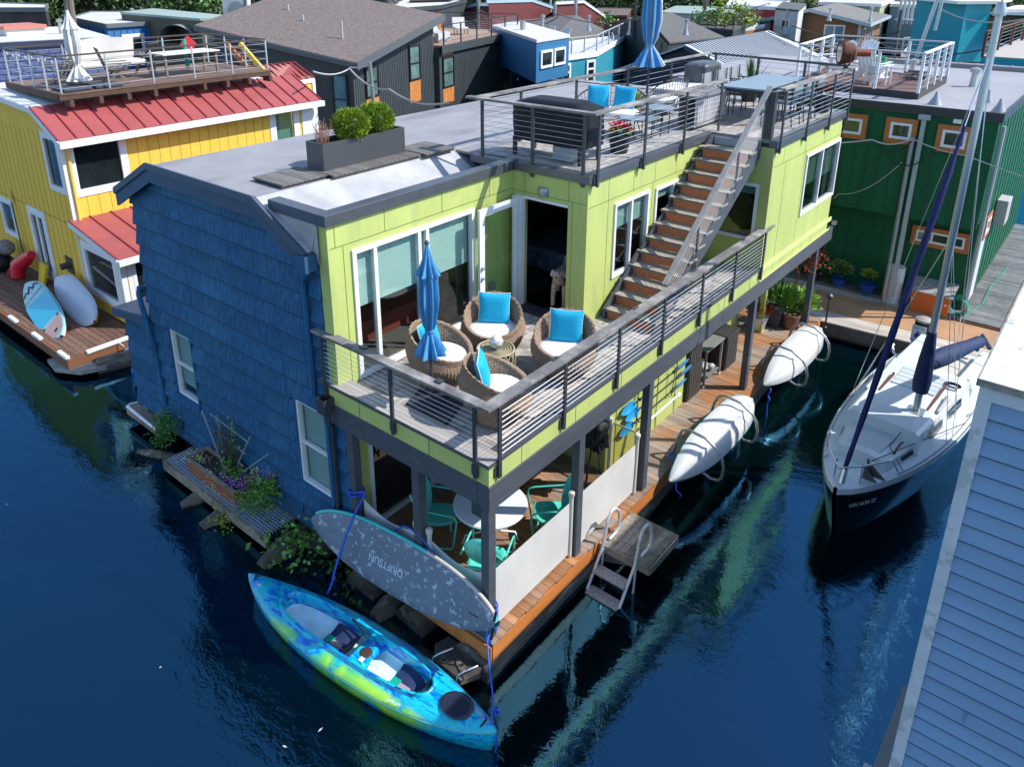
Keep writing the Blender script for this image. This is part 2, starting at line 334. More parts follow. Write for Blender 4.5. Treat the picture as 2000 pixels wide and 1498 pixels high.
mb=MB(); mb.box(0,8.2,3.25,.03,12.45,3.34); mb.box(.005,8.2,3.035,.028,12.42,3.06); mb.build('wall_ledge',M('pale_green_trim',(.6,.68,.27),.6),H)
# caps
mb=MB(); mb.box(-3.0,-.08,5.72,-2.79,4.0,5.88); mb.box(-4.05,-.08,5.72,-3.0,.12,5.88); mb.box(-3.75,3.86,5.72,-2.79,4.0,5.85);
mb.box(-2.79,3.88,5.72,-1.28,4.02,5.86); mb.box(-1.42,4.02,5.72,-1.28,8.25,5.86); mb.box(-.12,8.2,5.72,.05,12.45,5.86); mb.box(-8.2,12.3,5.72,-.12,12.45,5.86); mb.build('parapet_cap',CAP,H,bevel=.006)
# sliding door, open door, dog doorway
sl_=window(H,FX(-2.84),.36,2.9,3.28,5.28,mull=(.78,1.66,1.83),fw=.07,gm=GLASS,blind=(BLIND,4.35))
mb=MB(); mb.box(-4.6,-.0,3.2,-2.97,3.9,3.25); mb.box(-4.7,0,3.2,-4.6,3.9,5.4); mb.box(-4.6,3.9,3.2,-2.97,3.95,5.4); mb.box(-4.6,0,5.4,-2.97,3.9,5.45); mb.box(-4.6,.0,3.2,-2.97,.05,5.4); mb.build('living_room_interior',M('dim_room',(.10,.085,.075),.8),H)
mb=MB(); mb.box(-4.3,1.0,3.25,-3.7,3.0,3.6); mb.box(-4.5,1.0,3.6,-4.25,3.0,3.95); mb.build('sofa_interior',M('dark_red_sofa',(.18,.03,.02),.8),H)
mb=MB(); fbox(mb,FX(-2.60),2.78,2.90,-.045,0,3.33,5.3); fbox(mb,FX(-2.60),3.66,3.76,-.045,0,3.33,5.3); fbox(mb,FX(-2.60),2.9,3.66,-.045,0,5.18,5.3); fbox(mb,FX(-2.60),2.9,3.66,-.045,0,3.33,3.5)
dr=mb.build('open_door',WHITE,H); mb=MB(); fbox(mb,FX(-2.60),2.9,3.66,-.028,-.02,3.5,5.18); mb.build('pane',GLASS,dr)
for z in (4.32,4.14): MB().sph((-2.57,2.84,z),.03,8).cyl((-2.6,2.84,z),(-2.57,2.84,z),.035,n=10).build('door_handle',STEEL,dr,smooth=40)
mb=MB(); mb.box(-2.76,3.80,3.28,-2.58,3.93,5.3); mb.box(-2.62,3.90,5.26,-1.70,3.95,5.30); mb.build('door_frame',WHITE,H)
mb=MB(); mb.box(-2.6,3.80,3.27,-1.68,4.0,3.31); mb.box(-2.6,3.74,3.26,-1.66,3.80,3.285); mb.build('door_threshold',METAL,H)
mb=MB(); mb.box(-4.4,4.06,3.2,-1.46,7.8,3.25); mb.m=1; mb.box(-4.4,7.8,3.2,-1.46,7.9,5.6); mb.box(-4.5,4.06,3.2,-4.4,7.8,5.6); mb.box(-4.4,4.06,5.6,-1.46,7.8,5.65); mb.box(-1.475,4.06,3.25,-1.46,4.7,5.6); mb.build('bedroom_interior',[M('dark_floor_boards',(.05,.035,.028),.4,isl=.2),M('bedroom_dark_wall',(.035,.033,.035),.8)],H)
mb=MB(); mb.box(-3.9,5.4,3.3,-2.0,7.2,3.75); b=mb.build('bed',M('patterned_bedspread',(.10,.16,.22),.8,nz=6,nza=.7),H,bevel=.06)
# windows
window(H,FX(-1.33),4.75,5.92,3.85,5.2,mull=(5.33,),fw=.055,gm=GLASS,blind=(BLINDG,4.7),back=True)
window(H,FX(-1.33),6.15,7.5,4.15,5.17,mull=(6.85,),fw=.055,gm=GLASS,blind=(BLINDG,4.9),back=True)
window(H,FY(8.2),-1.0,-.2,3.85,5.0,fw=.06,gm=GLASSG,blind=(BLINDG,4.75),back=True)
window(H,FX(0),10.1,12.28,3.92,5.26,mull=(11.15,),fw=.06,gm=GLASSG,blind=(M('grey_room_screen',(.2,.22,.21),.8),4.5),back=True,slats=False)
# wall lamp, outlet
mb=MB(); mb.lathe([(.10,0),(.11,.02),(.11,.13),(.10,.15)],(-2.2,3.93,5.36),16,sq=(1,.75)); mb.build('wall_lamp',M('brushed_grey_metal',(.33,.35,.38),.35,.6),H,smooth=40)
mb=MB(); mb.box(-2.84,3.25,3.72,-2.76,3.37,3.86); mb.build('outlet_box',M('grey_plastic',(.25,.27,.28),.5),H,bevel=.01)
# lower walls
mb=MB(); wall_x(mb,-2.84,.02,3.95,L1,3.03,[(.42,3.2,L1+.02,2.62)]); wall_y(mb,3.95,-2.96,-.9,L1,3.03); wall_x(mb,-1.38,6.88,11.0,L1,3.03); mb.box(-1.38,6.76,L1,-.90,6.88,3.03); wall_x(mb,-.78,3.95,6.88,L1,3.03,[(4.4,5.4,1.75,2.15),(5.55,6.6,1.75,2.15)]); wall_y(mb,11.0,-.9,-.78,L1,3.03)
mb.build('lower_wall',GREEN,H)
mb=MB(); [mb.box(-.78,y,L1,-.765,y+.04,2.9) for y in (4.25,5.0,5.75,6.5)]; mb.box(-.79,3.9,L1,-.74,3.96,2.9); mb.build('wall_batten',M('lime_batten',(.43,.50,.16),.6),H)
window(H,FX(-2.84),.42,3.2,L1+.02,2.62,mull=(1.6,1.75),fw=.07,gm=DGLASS)
window(H,FX(-.78),4.4,5.4,1.75,2.15,mull=(4.9,),fw=.05); window(H,FX(-.78),5.55,6.6,1.75,2.15,mull=(6.1,),fw=.05)
# ---- blue gable ----
PROF=[(-8.45,5.22),(-7.28,5.78),(-4.32,5.78),(-3.2,5.18)]
def ztop(x):
    for (a,za),(b,zb) in zip(PROF,PROF[1:]):
        if a<=x<=b: return lerp(za,zb,(x-a)/(b-a))
    return 5.1
def blue_course(mb,x0,x1,z0,z1,d=.0,holes=()):
    rs=random.Random(int(z0*100)); xs=[x0]
    while xs[-1]<x1-.01: xs.append(min(x1,xs[-1]+rs.choice((1.22,1.22,2.44,1.83))))
    for a,b in zip(xs,xs[1:]):
        for u0,u1,v0,v1 in rects(a+.002,b-.002,z0+.011,z1,[h for h in holes]):
            if v1-v0<.01 or u1-u0<.005: continue
            ta=min(v1,ztop(u0)); tb=min(v1,ztop(u1))
            if max(ta,tb)<=v0+.01: continue
            lo=(v0-z0)/(z1-z0); hi=(v1-z0)/(z1-z0); y0=lerp(-.07,-.004,lo)+d; y1=lerp(-.07,-.004,hi)+d
            mb.add([(u0+.001,y0,v0),(u1-.001,y0,v0),(u1-.001,y1,max(tb,v0+.001)),(u0+.001,y1,max(ta,v0+.001)),(u0+.001,.02+d,v0),(u1-.001,.02+d,v0),(u1-.001,.02+d,max(tb,v0+.001)),(u0+.001,.02+d,max(ta,v0+.001))],[(0,1,2,3),(5,4,7,6),(4,5,1,0),(3,2,6,7),(4,0,3,7),(1,5,6,2)])
            if lo<.1: mb.m=1; mb.box(u0,y0-.0015,v0-.004,u1,y0+.02,v0+.009); mb.m=0  # dark strip paints the shadow line under each course
mb=MB(); BH=[(-7.8,-6.98,1.28,2.76),(-4.02,-3.16,1.12,2.75)]
z=.35
while z<5.8:
    z1=z+.385; xr=-3.12 if z<2.75 else -3.2
    if z<2.7: xr=-2.74
    elif z<5.1: xr=-3.045
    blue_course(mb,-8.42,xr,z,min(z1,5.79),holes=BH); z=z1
gw=mb.build('gable_wall',[BLUE,M('shingle_butt_shadow',(.008,.035,.09),.8)],H)
mb=MB(); wall_y(mb,.03,-8.4,-2.97,.33,5.1,BH); mb.box(-2.97,.03,.33,-2.8,.15,2.72); mb.ext([(-8.4,.03,5.1),(-2.97,.03,5.1),(-3.2,.03,5.16),(-4.32,.03,5.76),(-7.28,.03,5.76),(-8.4,.03,5.2)],(0,.12,0))
mb.box(-8.4,.15,.33,-8.28,12.4,5.2); mb.build('gable_backing',M('dark_blue_underlay',(.006,.02,.05),.8),H)
for u0,u1,z0,z1 in BH:
    w=window(H,FY(-.0),u0+.06,u1-.04,z0+.08,z1-.04,bars=((z0+z1)/2,),fw=.045,gm=GLASS,blind=(M('pale_slat_blind',(.42,.56,.54),.8),z0+.25 if u0<-5 else z0+.1),back=False,d=-.01)
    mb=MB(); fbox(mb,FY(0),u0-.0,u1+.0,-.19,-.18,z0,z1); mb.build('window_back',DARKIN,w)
    mb=MB(); F=FY(0); fbox(mb,F,u0,u0+.058,-.1,.045,z0,z1); fbox(mb,F,u1-.038,u1,-.1,.045,z0,z1); fbox(mb,F,u0+.058,u1-.038,-.1,.05,z1-.038,z1); fbox(mb,F,u0-.02,u1+.02,-.1,.075,z0,z0+.078); mb.build('window_casing',BLUE,w)
mb=MB(); fbox(mb,FY(0),-8.4,-2.75,.03,.05,.30,.52); mb.build('skirt_board',BLUEF,H)
# annex
mb=MB(); rs=random.Random(4); z=.45
while z<2.5:
    z1=min(z+.385,2.55); mb.ext([(-9.6,-.06,z),(-8.43,-.06,z),(-8.43,-.004,z1+(.2 if z1>2.5 else 0)),(-9.6,-.004,z1)],(0,.05,0)); mb.m=1; mb.box(-9.6,-.0615,z-.004,-8.43,-.045,z+.009); mb.m=0; z+=.385  # annex courses get the same painted shadow strip at the butt
mb.box(-9.6,.05,.4,-8.43,2.4,2.5); an=mb.build('annex_wall',[BLUE,M('shingle_butt_shadow')],H)
mb=MB(); mb.ext([(-9.75,-.15,2.52),(-8.4,-.15,2.74),(-8.4,-.15,2.80),(-9.75,-.15,2.58)],(0,2.6,0)); mb.m=1; mb.ext([(-9.76,-.17,2.40),(-8.42,-.17,2.62),(-8.42,-.17,2.79),(-9.76,-.17,2.57)],(0,.019,0)); mb.build('annex_roof',[MEMB,BLUEF],H)
mb=MB(); [mb.cyl((x,-.045,z),(x,-.02,z),.06,n=14) for x,z in ((-8.72,2.35),(-8.75,.95))]; mb.build('round_vent_cover',BLUE,H)
# roof
mb=MB(); yb=12.45
P=[(-8.62,5.22),(-7.30,5.86),(-4.28,5.86),(-3.18,5.28)]
mb.ext([(x,-.13,z) for x,z in P]+[(x,-.13,z-.07) for x,z in P[::-1]],(0,12.58,0))
mb.build('roof',MEMB,H)
mb=MB(); mb.ext([(x,3.99,z) for x,z in ((-4.28,5.80),(-1.43,5.80),(-1.43,5.84),(-4.28,5.84))],(0,4.24,0)); mb.ext([(x,8.23,z) for x,z in ((-4.28,5.80),(-.13,5.80),(-.13,5.84),(-4.28,5.84))],(0,4.1,0)); mb.build('roof_terrace_base',MEMB,H)
mb=MB(); mb.add([(-4.27,-.12,5.872),(-4.27,3.9,5.872),(-3.17,3.9,5.30),(-3.17,-.12,5.30)],[(0,3,2,1)]); mb.add([(-3.17,-.05,5.30),(-3.17,3.9,5.30),(-3.0,3.9,5.74),(-3.0,-.05,5.74)],[(0,3,2,1)]); mb.add([(-4.0,.1,5.75),(-3.0,.1,5.75),(-3.0,.1,5.2),(-3.2,.1,5.2)],[(0,1,2,3)]); mb.add([(-4.0,-.06,5.74),(-3.0,-.06,5.74),(-3.0,-.06,5.15),(-3.2,-.02,5.27)],[(0,3,2,1)]); mb.build('roof_flashing',MEMW,H)
def fasc(off,top,bot,y):
    mb=MB()
    Q=[(-8.66,5.20),(-7.31,5.87),(-4.26,5.87),(-3.15,5.28)]
    for (x0,z0),(x1,z1) in zip(Q,Q[1:]): mb.ext([(x0,y,z0+top),(x1,y,z1+top),(x1,y,z1+bot),(x0,y,z0+bot)],(0,off,0))
    return mb
fasc(-.045,.02,-.30,-.13).build('gable_fascia',BLUEF,H); fasc(-.03,.045,-.07,-.177).build('fascia_drip_edge',M('slate_drip_edge',(.07,.095,.14),.5),H)
# gutters and pipes
def gutterbox(x,y,z,s,mat,name='gutter_box'):
    mb=MB(); t=.012; mb.box(x-s,y-s,z,x+s,y+s,z+.012)
    for a in ((x-s,y-s,x+s,y-s+t),(x-s,y+s-t,x+s,y+s),(x-s,y-s+t,x-s+t,y+s-t),(x+s-t,y-s+t,x+s,y+s-t)): mb.box(a[0],a[1],z+.012,a[2],a[3],z+.24)
    mb.m=1; mb.box(x-s+t,y-s+t,z+.10,x+s-t,y+s-t,z+.11)
    return mb.build(name,[mat,DARKIN],H)
gutterbox(-3.18,-.14,5.05,.11,M('blue_gutter',(.03,.10,.2),.4)); mb=MB(); mb.tube([(-3.22,-.12,5.05),(-3.25,-.12,4.95),(-3.36,-.09,4.85),(-3.36,-.09,3.05),(-3.30,-.09,2.9),(-3.12,-.09,2.78),(-3.10,-.09,2.6),(-3.08,-.09,.45)],.042,10); mb.build('downspout',BLUE,H,smooth=50)
gutterbox(-2.98,-.18,2.92,.09,METAL); mb=MB(); mb.tube([(-2.92,-.2,2.92),(-2.92,-.19,2.72),(-2.98,-.1,2.66),(-2.98,-.1,.45)],.038,10); mb.build('downspout',METAL,H,smooth=50)
mb=MB(); mb.tube([(-8.55,.1,3.25),(-8.55,-.1,3.3),(-8.5,-.14,3.2),(-8.42,-.14,2.9),(-8.36,-.09,2.2),(-8.3,-.07,.4)],.05,10); mb.build('downspout',BLUE,H,smooth=50)
# ---- staircase ----
n=14; rise=(L3-L2)/n; run=(8.2-4.45)/(n-.0); TR=M('checker_metal_tread',(.32,.285,.24),.7,nz=30,nza=.35,bump=.5,bsc=50); RI=M('perforated_orange_riser',(.60,.18,.08),.65,nz=90,nza=.5,col2=(.48,.17,.08),c2s=2)
mb=MB()
for x in (-1.24,-.30):
    mb.ext([(x,4.40,L2),(x,4.7,L2),(x,8.22,L3-.35),(x,8.22,L3-.04),(x,8.1,L3-.02),(x,4.4,L2+.2)],(.04,0,0))
st=mb.build('staircase',GREYPAINT,H)
for i in range(n-1):
    y=4.45+run*i; z=L2+rise*(i+1)
    mb=MB(); mb.box(-1.27,y-.03,z-.035,-.24,y+run+.01,z); mb.m=1
    for k in range(1): mb.box(-1.28,y-.036,z-.022,-.23,y-.03,z+.002)
    mb.build('tread',[TR,GREYPAINT],st)
    mb=MB(); mb.box(-1.19,y+.02,z-rise,-.305,y+.035,z-.036); mb.build('riser',RI,st)
mb=MB(); mb.box(-1.19,8.17,L3-rise-.02,-.305,8.19,L3-.06); mb.build('riser',M('pale_blue_riser',(.36,.42,.45),.7),st)
a=Vector((-.27,4.78,4.10)); b=Vector((-.27,8.33,6.83))
mb=MB(); mb.beam(a+Vector((0,-.1,-.06)),b,.10,.045); sr=mb.build('stair_railing',M('grey_stair_rail',(.27,.26,.26),.6,nz=5,nza=.2),H,bevel=.005)
for y,l in ((4.8,.0),(5.75,.0),(7.15,.0)):
    zt=lerp(a.z,b.z,(y-a.y)/(b.y-a.y)); mb=MB(); mb.box(-.285,y,zt-1.0,-.255,y+.045,zt-.03); mb.build('post',METAL,sr)
mb=MB(); mb.box(-.31,8.26,5.2,-.12,8.38,6.75) ; mb.build('post',METAL,sr)
mb=MB()
for k in range(10):
    o=Vector((0,0,-.10-.083*k)); mb.tube([a+o,b+o],.0036,4,caps=False)
mb.build('cable_run',M('dull_steel_cable',(.55,.55,.56),.5,.3),sr)
# ---- roof terrace ----
tiles(-3.72,4.04,-1.45,8.2,L3+.0,s=.3).build('terrace_floor',TILE,H); tiles(-3.72,8.24,-.15,12.3,L3+.0,s=.3).build('terrace_floor',TILE,H)
def topboard(p,q,w=.14,h=.04,m=None):
    mb=MB(); mb.beam(p,q,w,h); return mb.build('terrace_railing',m or RAILW,H,bevel=.005)
ZR=6.83
t1=topboard((-3.85,3.93,ZR),(-1.20,3.93,ZR)); [rail_post(t1,x,3.90,5.66,ZR-.02,ang=0) for x in (-3.5,-2.42,-1.42)]; cables(t1,(-3.5,3.9,0),(-1.42,3.9,0),5.95,6.74,10)
t2=topboard((-1.28,4.0,ZR+.002),(-1.28,8.68,ZR+.002)); [rail_post(t2,-1.24,y,5.66,ZR-.02,ang=90) for y in (4.05,5.5,6.95,8.42)]; cables(t2,(-1.24,4.05,0),(-1.24,8.42,0),5.95,6.74,10)
t3=topboard((.02,8.15,ZR),(.02,12.45,ZR)); [rail_post(t3,.06,y,5.62,ZR-.02,ang=90) for y in (8.3,9.7,11.1,12.35)]; cables(t3,(.06,8.3,0),(.06,12.35,0),5.95,6.74,10)
t4=topboard((-3.68,4.0,ZR),(-3.68,13.1,ZR)); [rail_post(t4,-3.68,y,5.8,ZR-.02,ang=90) for y in (5.2,7.0,9.0,11.0,13.0)]; cables(t4,(-3.68,4,0),(-3.68,13.1,0),6.0,6.74,7)
t5=topboard((-3.6,13.05,ZR),(.06,12.42,ZR),.05,.05,METAL); [rail_post(t5,x,lerp(13.05,12.42,(x+3.6)/3.66),5.8,ZR-.02,ang=-10) for x in (-3.5,-2.3,-1.1)]; cables(t5,(-3.6,13.05,0),(.06,12.42,0),6.0,6.74,7)
mb=MB(); mb.box(-8.1,12.45,5.5,-1.5,13.2,5.8); mb.build('rear_roof_extension',MEMB,H)
# =============== furniture of the balcony ===============
WICK=M('brown_wicker',(.27,.185,.13),.75,isl=0,nz=55,nza=.35,bump=.5,bsc=90); CUSH=M('white_cushion',(.8,.8,.79),.85,nz=3,nza=.04); PILL=M('turquoise_fabric',(.0,.36,.60),.8,nz=40,nza=.06,bump=.15,bsc=14); PIPE=M('white_piping',(.7,.75,.78),.8)
def wick_r(a,v):      # a angle (0 = front), v 0..1 from base up to rim, 1..2 back down inside
    back=.5-.5*math.cos(a); rim=.46+.38*back
    if v<=1:
        z=.03+(rim-.03)*v; r=.30+.20*math.sin(min(1,v*1.25)*pi*.5)-.07*max(0,v-.7)/.3*(.6+.7*back)
    else:
        w=v-1; z=rim-(rim-.30)*w; r=.43-.02*back-.05*w-.03*math.sin(w*pi)
    return r,z
def wicker_mesh():
    mb=MB(); NU,NV=120,84
    def fn(u,w):
        a=2*pi*u; v=w*2; r,z=wick_r(a,v)
        if .9<v<1.1: r+=.015*math.cos((v-1)/.1*pi/2)*(1 if v<=1 else -.3); z+=.03*math.cos((v-1)/.1*pi/2)
        ph=int(w*NV)%2; r+=.009*math.sin(u*NU*pi/2+ph*pi)
        return (r*math.sin(a),-r*math.cos(a),z)
    mb.grid(fn,NU,NV,wrap=True); mb.lathe([(.30,.0),(.30,.04)],n=40); mb.lathe([(.38,.30),(.37,.31)],n=40); return mb
def pillow(mb,w=.46,t=.13,n=12):
    def f(sg):
        def g(u,v):
            x=(u-.5)*2; y=(v-.5)*2; k=1-.07*(1-x*x)*abs(y)**3; l=1-.07*(1-y*y)*abs(x)**3
            return (x*w/2*l,sg*t/2*((1-x**4)*(1-y**4))**.6,y*w/2*k)
        return g
    mb.grid(f(1),n,n); mb.grid(f(-1),n,n); return mb
def pillow_edge(w=.46):
    pts=[]
    for s in range(4):
        for k in range(8):
            t=k/8*2-1; x,y=[(t,-1),(1,t),(-t,1),(-1,-t)][s]; pts.append((x*w/2*(1-.07*(1-y*y)*abs(x)**3),0,y*w/2*(1-.07*(1-x*x)*abs(y)**3)))
    return pts
def make_wicker():
    t=thing('wicker_armchair','','armchair',(0,0,0),0,'round wicker chairs on the balcony')
    wicker_mesh().build('basket_shell',WICK,t,smooth=70)
    MB().lathe([(.02,.33),(.35,.33),(.395,.37),(.40,.42),(.375,.455),(.26,.47),(.02,.475)],n=36).build('seat_cushion',CUSH,t,smooth=60)
    pm=Matrix.Translation((0,.17,.69))@Matrix.Rotation(R(-14),4,'X'); p=pillow(MB(),.50,.15).xf(pm).build('pillow',PILL,t,smooth=60)
    MB().tube(pillow_edge(.50),.006,5,closed=True).xf(pm).build('piping',PIPE,p); return t
w0=make_wicker(); WL=['round wicker chair with turquoise pillow nearest the open glass door','round wicker chair with turquoise pillow between round table and stairs','round wicker chair pushed against the sliding glass door behind closed umbrella','round wicker chair tucked in the corner of the balcony railings']
for i,((cu,cv),(pu,pv),rz) in enumerate([((963,648),(968,598),34),((1102,685),(1107,634),28),((860,700),(825,665),108),((968,768),(925,725),128)]):
    c=at(cu,cv,z=3.62); o=w0 if i==0 else dup(w0,(0,0,0)); o.location=(c.x,c.y,L2+.001); o.rotation_euler=(0,0,R(rz)); o['label']=WL[i]
# rattan table with ball
RAT=M('honey_rattan',(.42,.36,.22),.6,nz=20,nza=.2); tx,ty=-1.37,1.70
t=thing('rattan_table','round openwork rattan side table standing between the wicker chairs','side table',(tx,ty,L2+.001))
mb=MB(); mb.tube([(.27*math.cos(2*pi*k/32),.27*math.sin(2*pi*k/32),.47) for k in range(32)],.014,6,closed=True)
for r in (.06,.1,.14,.18,.22): mb.tube([(r*math.cos(2*pi*k/28),r*math.sin(2*pi*k/28),.468) for k in range(28)],.0075,5,closed=True)
mb.build('rattan_rings',RAT,t,world=False); MB().lathe([(.25,.455),(.25,.46)],n=32).build('table_top',M('smoked_glass_top',(.16,.17,.11),.15),t,world=False)
mb=MB()
for k in range(18):
    a=2*pi*k/18; 
    for s in (-1,1):
        pts=[]
        for i in range(9):
            q=i/8; an=a+s*(.33*math.sin(q*pi)); rr_=.27+.035*math.sin(q*pi)-.02*q; pts.append((rr_*math.cos(an),rr_*math.sin(an),.46*(1-q)))
        mb.tube(pts,.007,4)
mb.tube([(.25*math.cos(2*pi*k/32),.25*math.sin(2*pi*k/32),.015) for k in range(32)],.012,6,closed=True); mb.build('basket_legs',RAT,t,world=False)
bl=MB(); bl.grid(lambda u,v:(lambda a,b,r:(r*math.cos(a)*math.sin(b),r*math.sin(a)*math.sin(b),-r*math.cos(b)))(2*pi*u,pi*(.01+.98*v),.1+.006*math.sin(8*pi*v)*math.sin(6*pi*u)),28,16,wrap=True); tag(bl.xf(Matrix.Translation((-1.36,1.70,L2+.583))).build('decorative_ball',M('white_carved_ball',(.6,.6,.58),.7,nz=14,nza=.4,bump=.5,bsc=20),None,smooth=70),'white carved ball ornament resting on the round rattan table','ornament')
# closed umbrellas
def umbrella(name,label,x,y,z0,ztop,mat,sc=1,fat=1,base=True,group=None,pole=METAL,rz=0):
    t=thing(name,label,'parasol',(x,y,z0),R(rz),group); h=ztop-z0
    MB().cyl((0,0,.04 if base else 0),(0,0,h),.021*sc,n=10).build('pole',pole,t,world=False)
    def ring(pr,nf,seed):
        mb=MB(); r_=random.Random(seed); ph=[r_.uniform(-.5,.5) for _ in range(nf)]; NU=nf*6
        def fn(u,v):
            k=v*(len(pr)-1); i=min(int(k),len(pr)-2); f=k-i; r=lerp(pr[i][0],pr[i+1][0],f); z=lerp(pr[i][1],pr[i+1][1],f); am=lerp(pr[i][2],pr[i+1][2],f)
            a=2*pi*u; q=math.cos(nf*a+ph[int(u*nf)%nf]*.5*v); r=r*fat*(1+am*q); return (r*math.cos(a),r*math.sin(a),z+.03*q*am*(v>.9))
        mb.grid(fn,NU,24,wrap=True); return mb
    b=h-.02
    ring([(.025*sc,b,0),(.05*sc,b-.12*sc,.1),(.12*sc,b-.33*sc,.3),(.165*sc,b-.42*sc,.38)],8,1).build('vent_canopy',mat,t,smooth=80,world=False)
    ring([(.07*sc,b-.30*sc,.2),(.135*sc,b-.45*sc,.25),(.145*sc,b-.8*sc,.3),(.10*sc,b-1.1*sc,.3),(.055*sc,b-1.22*sc,.2),(.12*sc,b-1.34*sc,.3),(.21*sc,b-1.56*sc,.42)],8,2).build('folded_canopy',mat,t,smooth=80,world=False)
    MB().lathe([(.066*sc,b-1.23*sc),(.07*sc,b-1.21*sc),(.066*sc,b-1.19*sc)],n=16).build('tie_strap',mat,t,world=False)
    MB().lathe([(.03*sc,b),(.035*sc,b+.02),(.012*sc,b+.05)],n=10).build('finial',METAL,t,world=False)
    if base:
        MB().box(-.36,-.36,0,.36,.36,.045).build('base_slab',M('dark_stone_slab',(.03,.033,.04),.4),t,world=False,bevel=.01); MB().cyl((0,0,.045),(0,0,.4),.032).build('base_sleeve',METAL,t,world=False)
    return t
UB=M('denim_blue_canvas',(.055,.25,.50),.8,nz=5,nza=.35,st=(3,3,.4))
umbrella('closed_umbrella','closed plain blue umbrella on a square base in front of wicker chairs',-1.5,.50,L2+.001,5.66,UB,rz=20,fat=.8)
# =============== roof terrace ===============
US=bpy.data.materials.new('blue_white_stripe'); US.use_nodes=True; tn=US.node_tree; bN=tn.nodes['Principled BSDF']; bN.inputs['Roughness'].default_value=.8
tcn=tn.nodes.new('ShaderNodeTexCoord'); gn=tn.nodes.new('ShaderNodeTexGradient'); gn.gradient_type='RADIAL'; mm=tn.nodes.new('ShaderNodeMath'); mm.operation='MULTIPLY'; mm.inputs[1].default_value=16; fr=tn.nodes.new('ShaderNodeMath'); fr.operation='FRACT'; cr=tn.nodes.new('ShaderNodeValToRGB'); cr.color_ramp.interpolation='CONSTANT'; cr.color_ramp.elements[0].color=(.045,.24,.52,1); cr.color_ramp.elements[1].position=.74; cr.color_ramp.elements[1].color=(.55,.58,.6,1)
for a_,b_ in ((tcn.outputs['Object'],gn.inputs[0]),(gn.outputs['Fac'],mm.inputs[0]),(mm.outputs[0],fr.inputs[0]),(fr.outputs[0],cr.inputs[0]),(cr.outputs[0],bN.inputs['Base Color'])): tn.links.new(a_,b_)
p=at(1272,190,z=L3+.02); 
p=Vector((-3.05,8.35,0)) if False else at(1270,212,z=L3)
umbrella('striped_umbrella','closed blue and white striped umbrella standing on the roof terrace',p.x+.25,p.y-.65,L3,L3+3.0,US,sc=1.25)
BLK=M('black_vinyl_cover',(.008,.009,.012),.6,spec=.3,nz=4,nza=.4,bump=.4,bsc=6); STL=M('black_steel',(.03,.03,.034),.5,.2)
# covered grill
t=thing('covered_grill','long barbecue under a black cover behind the front terrace railing','grill',(-2.35,4.55,L3))
def softbox(x0,y0,z0,x1,y1,z1,r=.08,wob=.02,seed=1,n=10):
    mb=MB(); rs=random.Random(seed); cx,cy=(x0+x1)/2,(y0+y1)/2; hx,hy=(x1-x0)/2,(y1-y0)/2
    offs=[[rs.uniform(-wob,wob) for _ in range(40)] for _ in range(8)]
    def fn(u,v):
        a=2*pi*u; c,s=math.cos(a),math.sin(a); k=(abs(c)**7+abs(s)**7)**(-1/7); z=lerp(z0,z1,min(1,v*1.25)); sh=1 if v<.8 else 1-(v-.8)/.2
        rr=1-(r/min(hx,hy))*max(0,(v-.7)/.1) if v<.8 and v>.7 else (1 if v<=.7 else (1-r/min(hx,hy))*sh)
        w=offs[int(v*7)][int(u*40)%40]*(1-v)
        return (cx+c*k*(hx*rr+w),cy+s*k*(hy*rr+w),z+(0 if v<.8 else .0))
    mb.grid(fn,40,n,wrap=True); return mb
softbox(-3.2,4.25,L3+.28,-1.65,4.95,L3+.98,r=.12,wob=.025).build('cover',BLK,t,smooth=60)
mb=MB()
for x,y in ((-3.1,4.3),(-1.75,4.3),(-3.1,4.85),(-1.75,4.85)): mb=MB(); mb.box(x-.03,y-.03,L3+.01,x+.03,y+.03,L3+.32); mb.build('leg',STL,t)
MB().box(-2.3,4.3,L3+.04,-1.95,4.6,L3+.26).build('gas_box',M('pale_grey_box',(.3,.33,.36),.5),t)
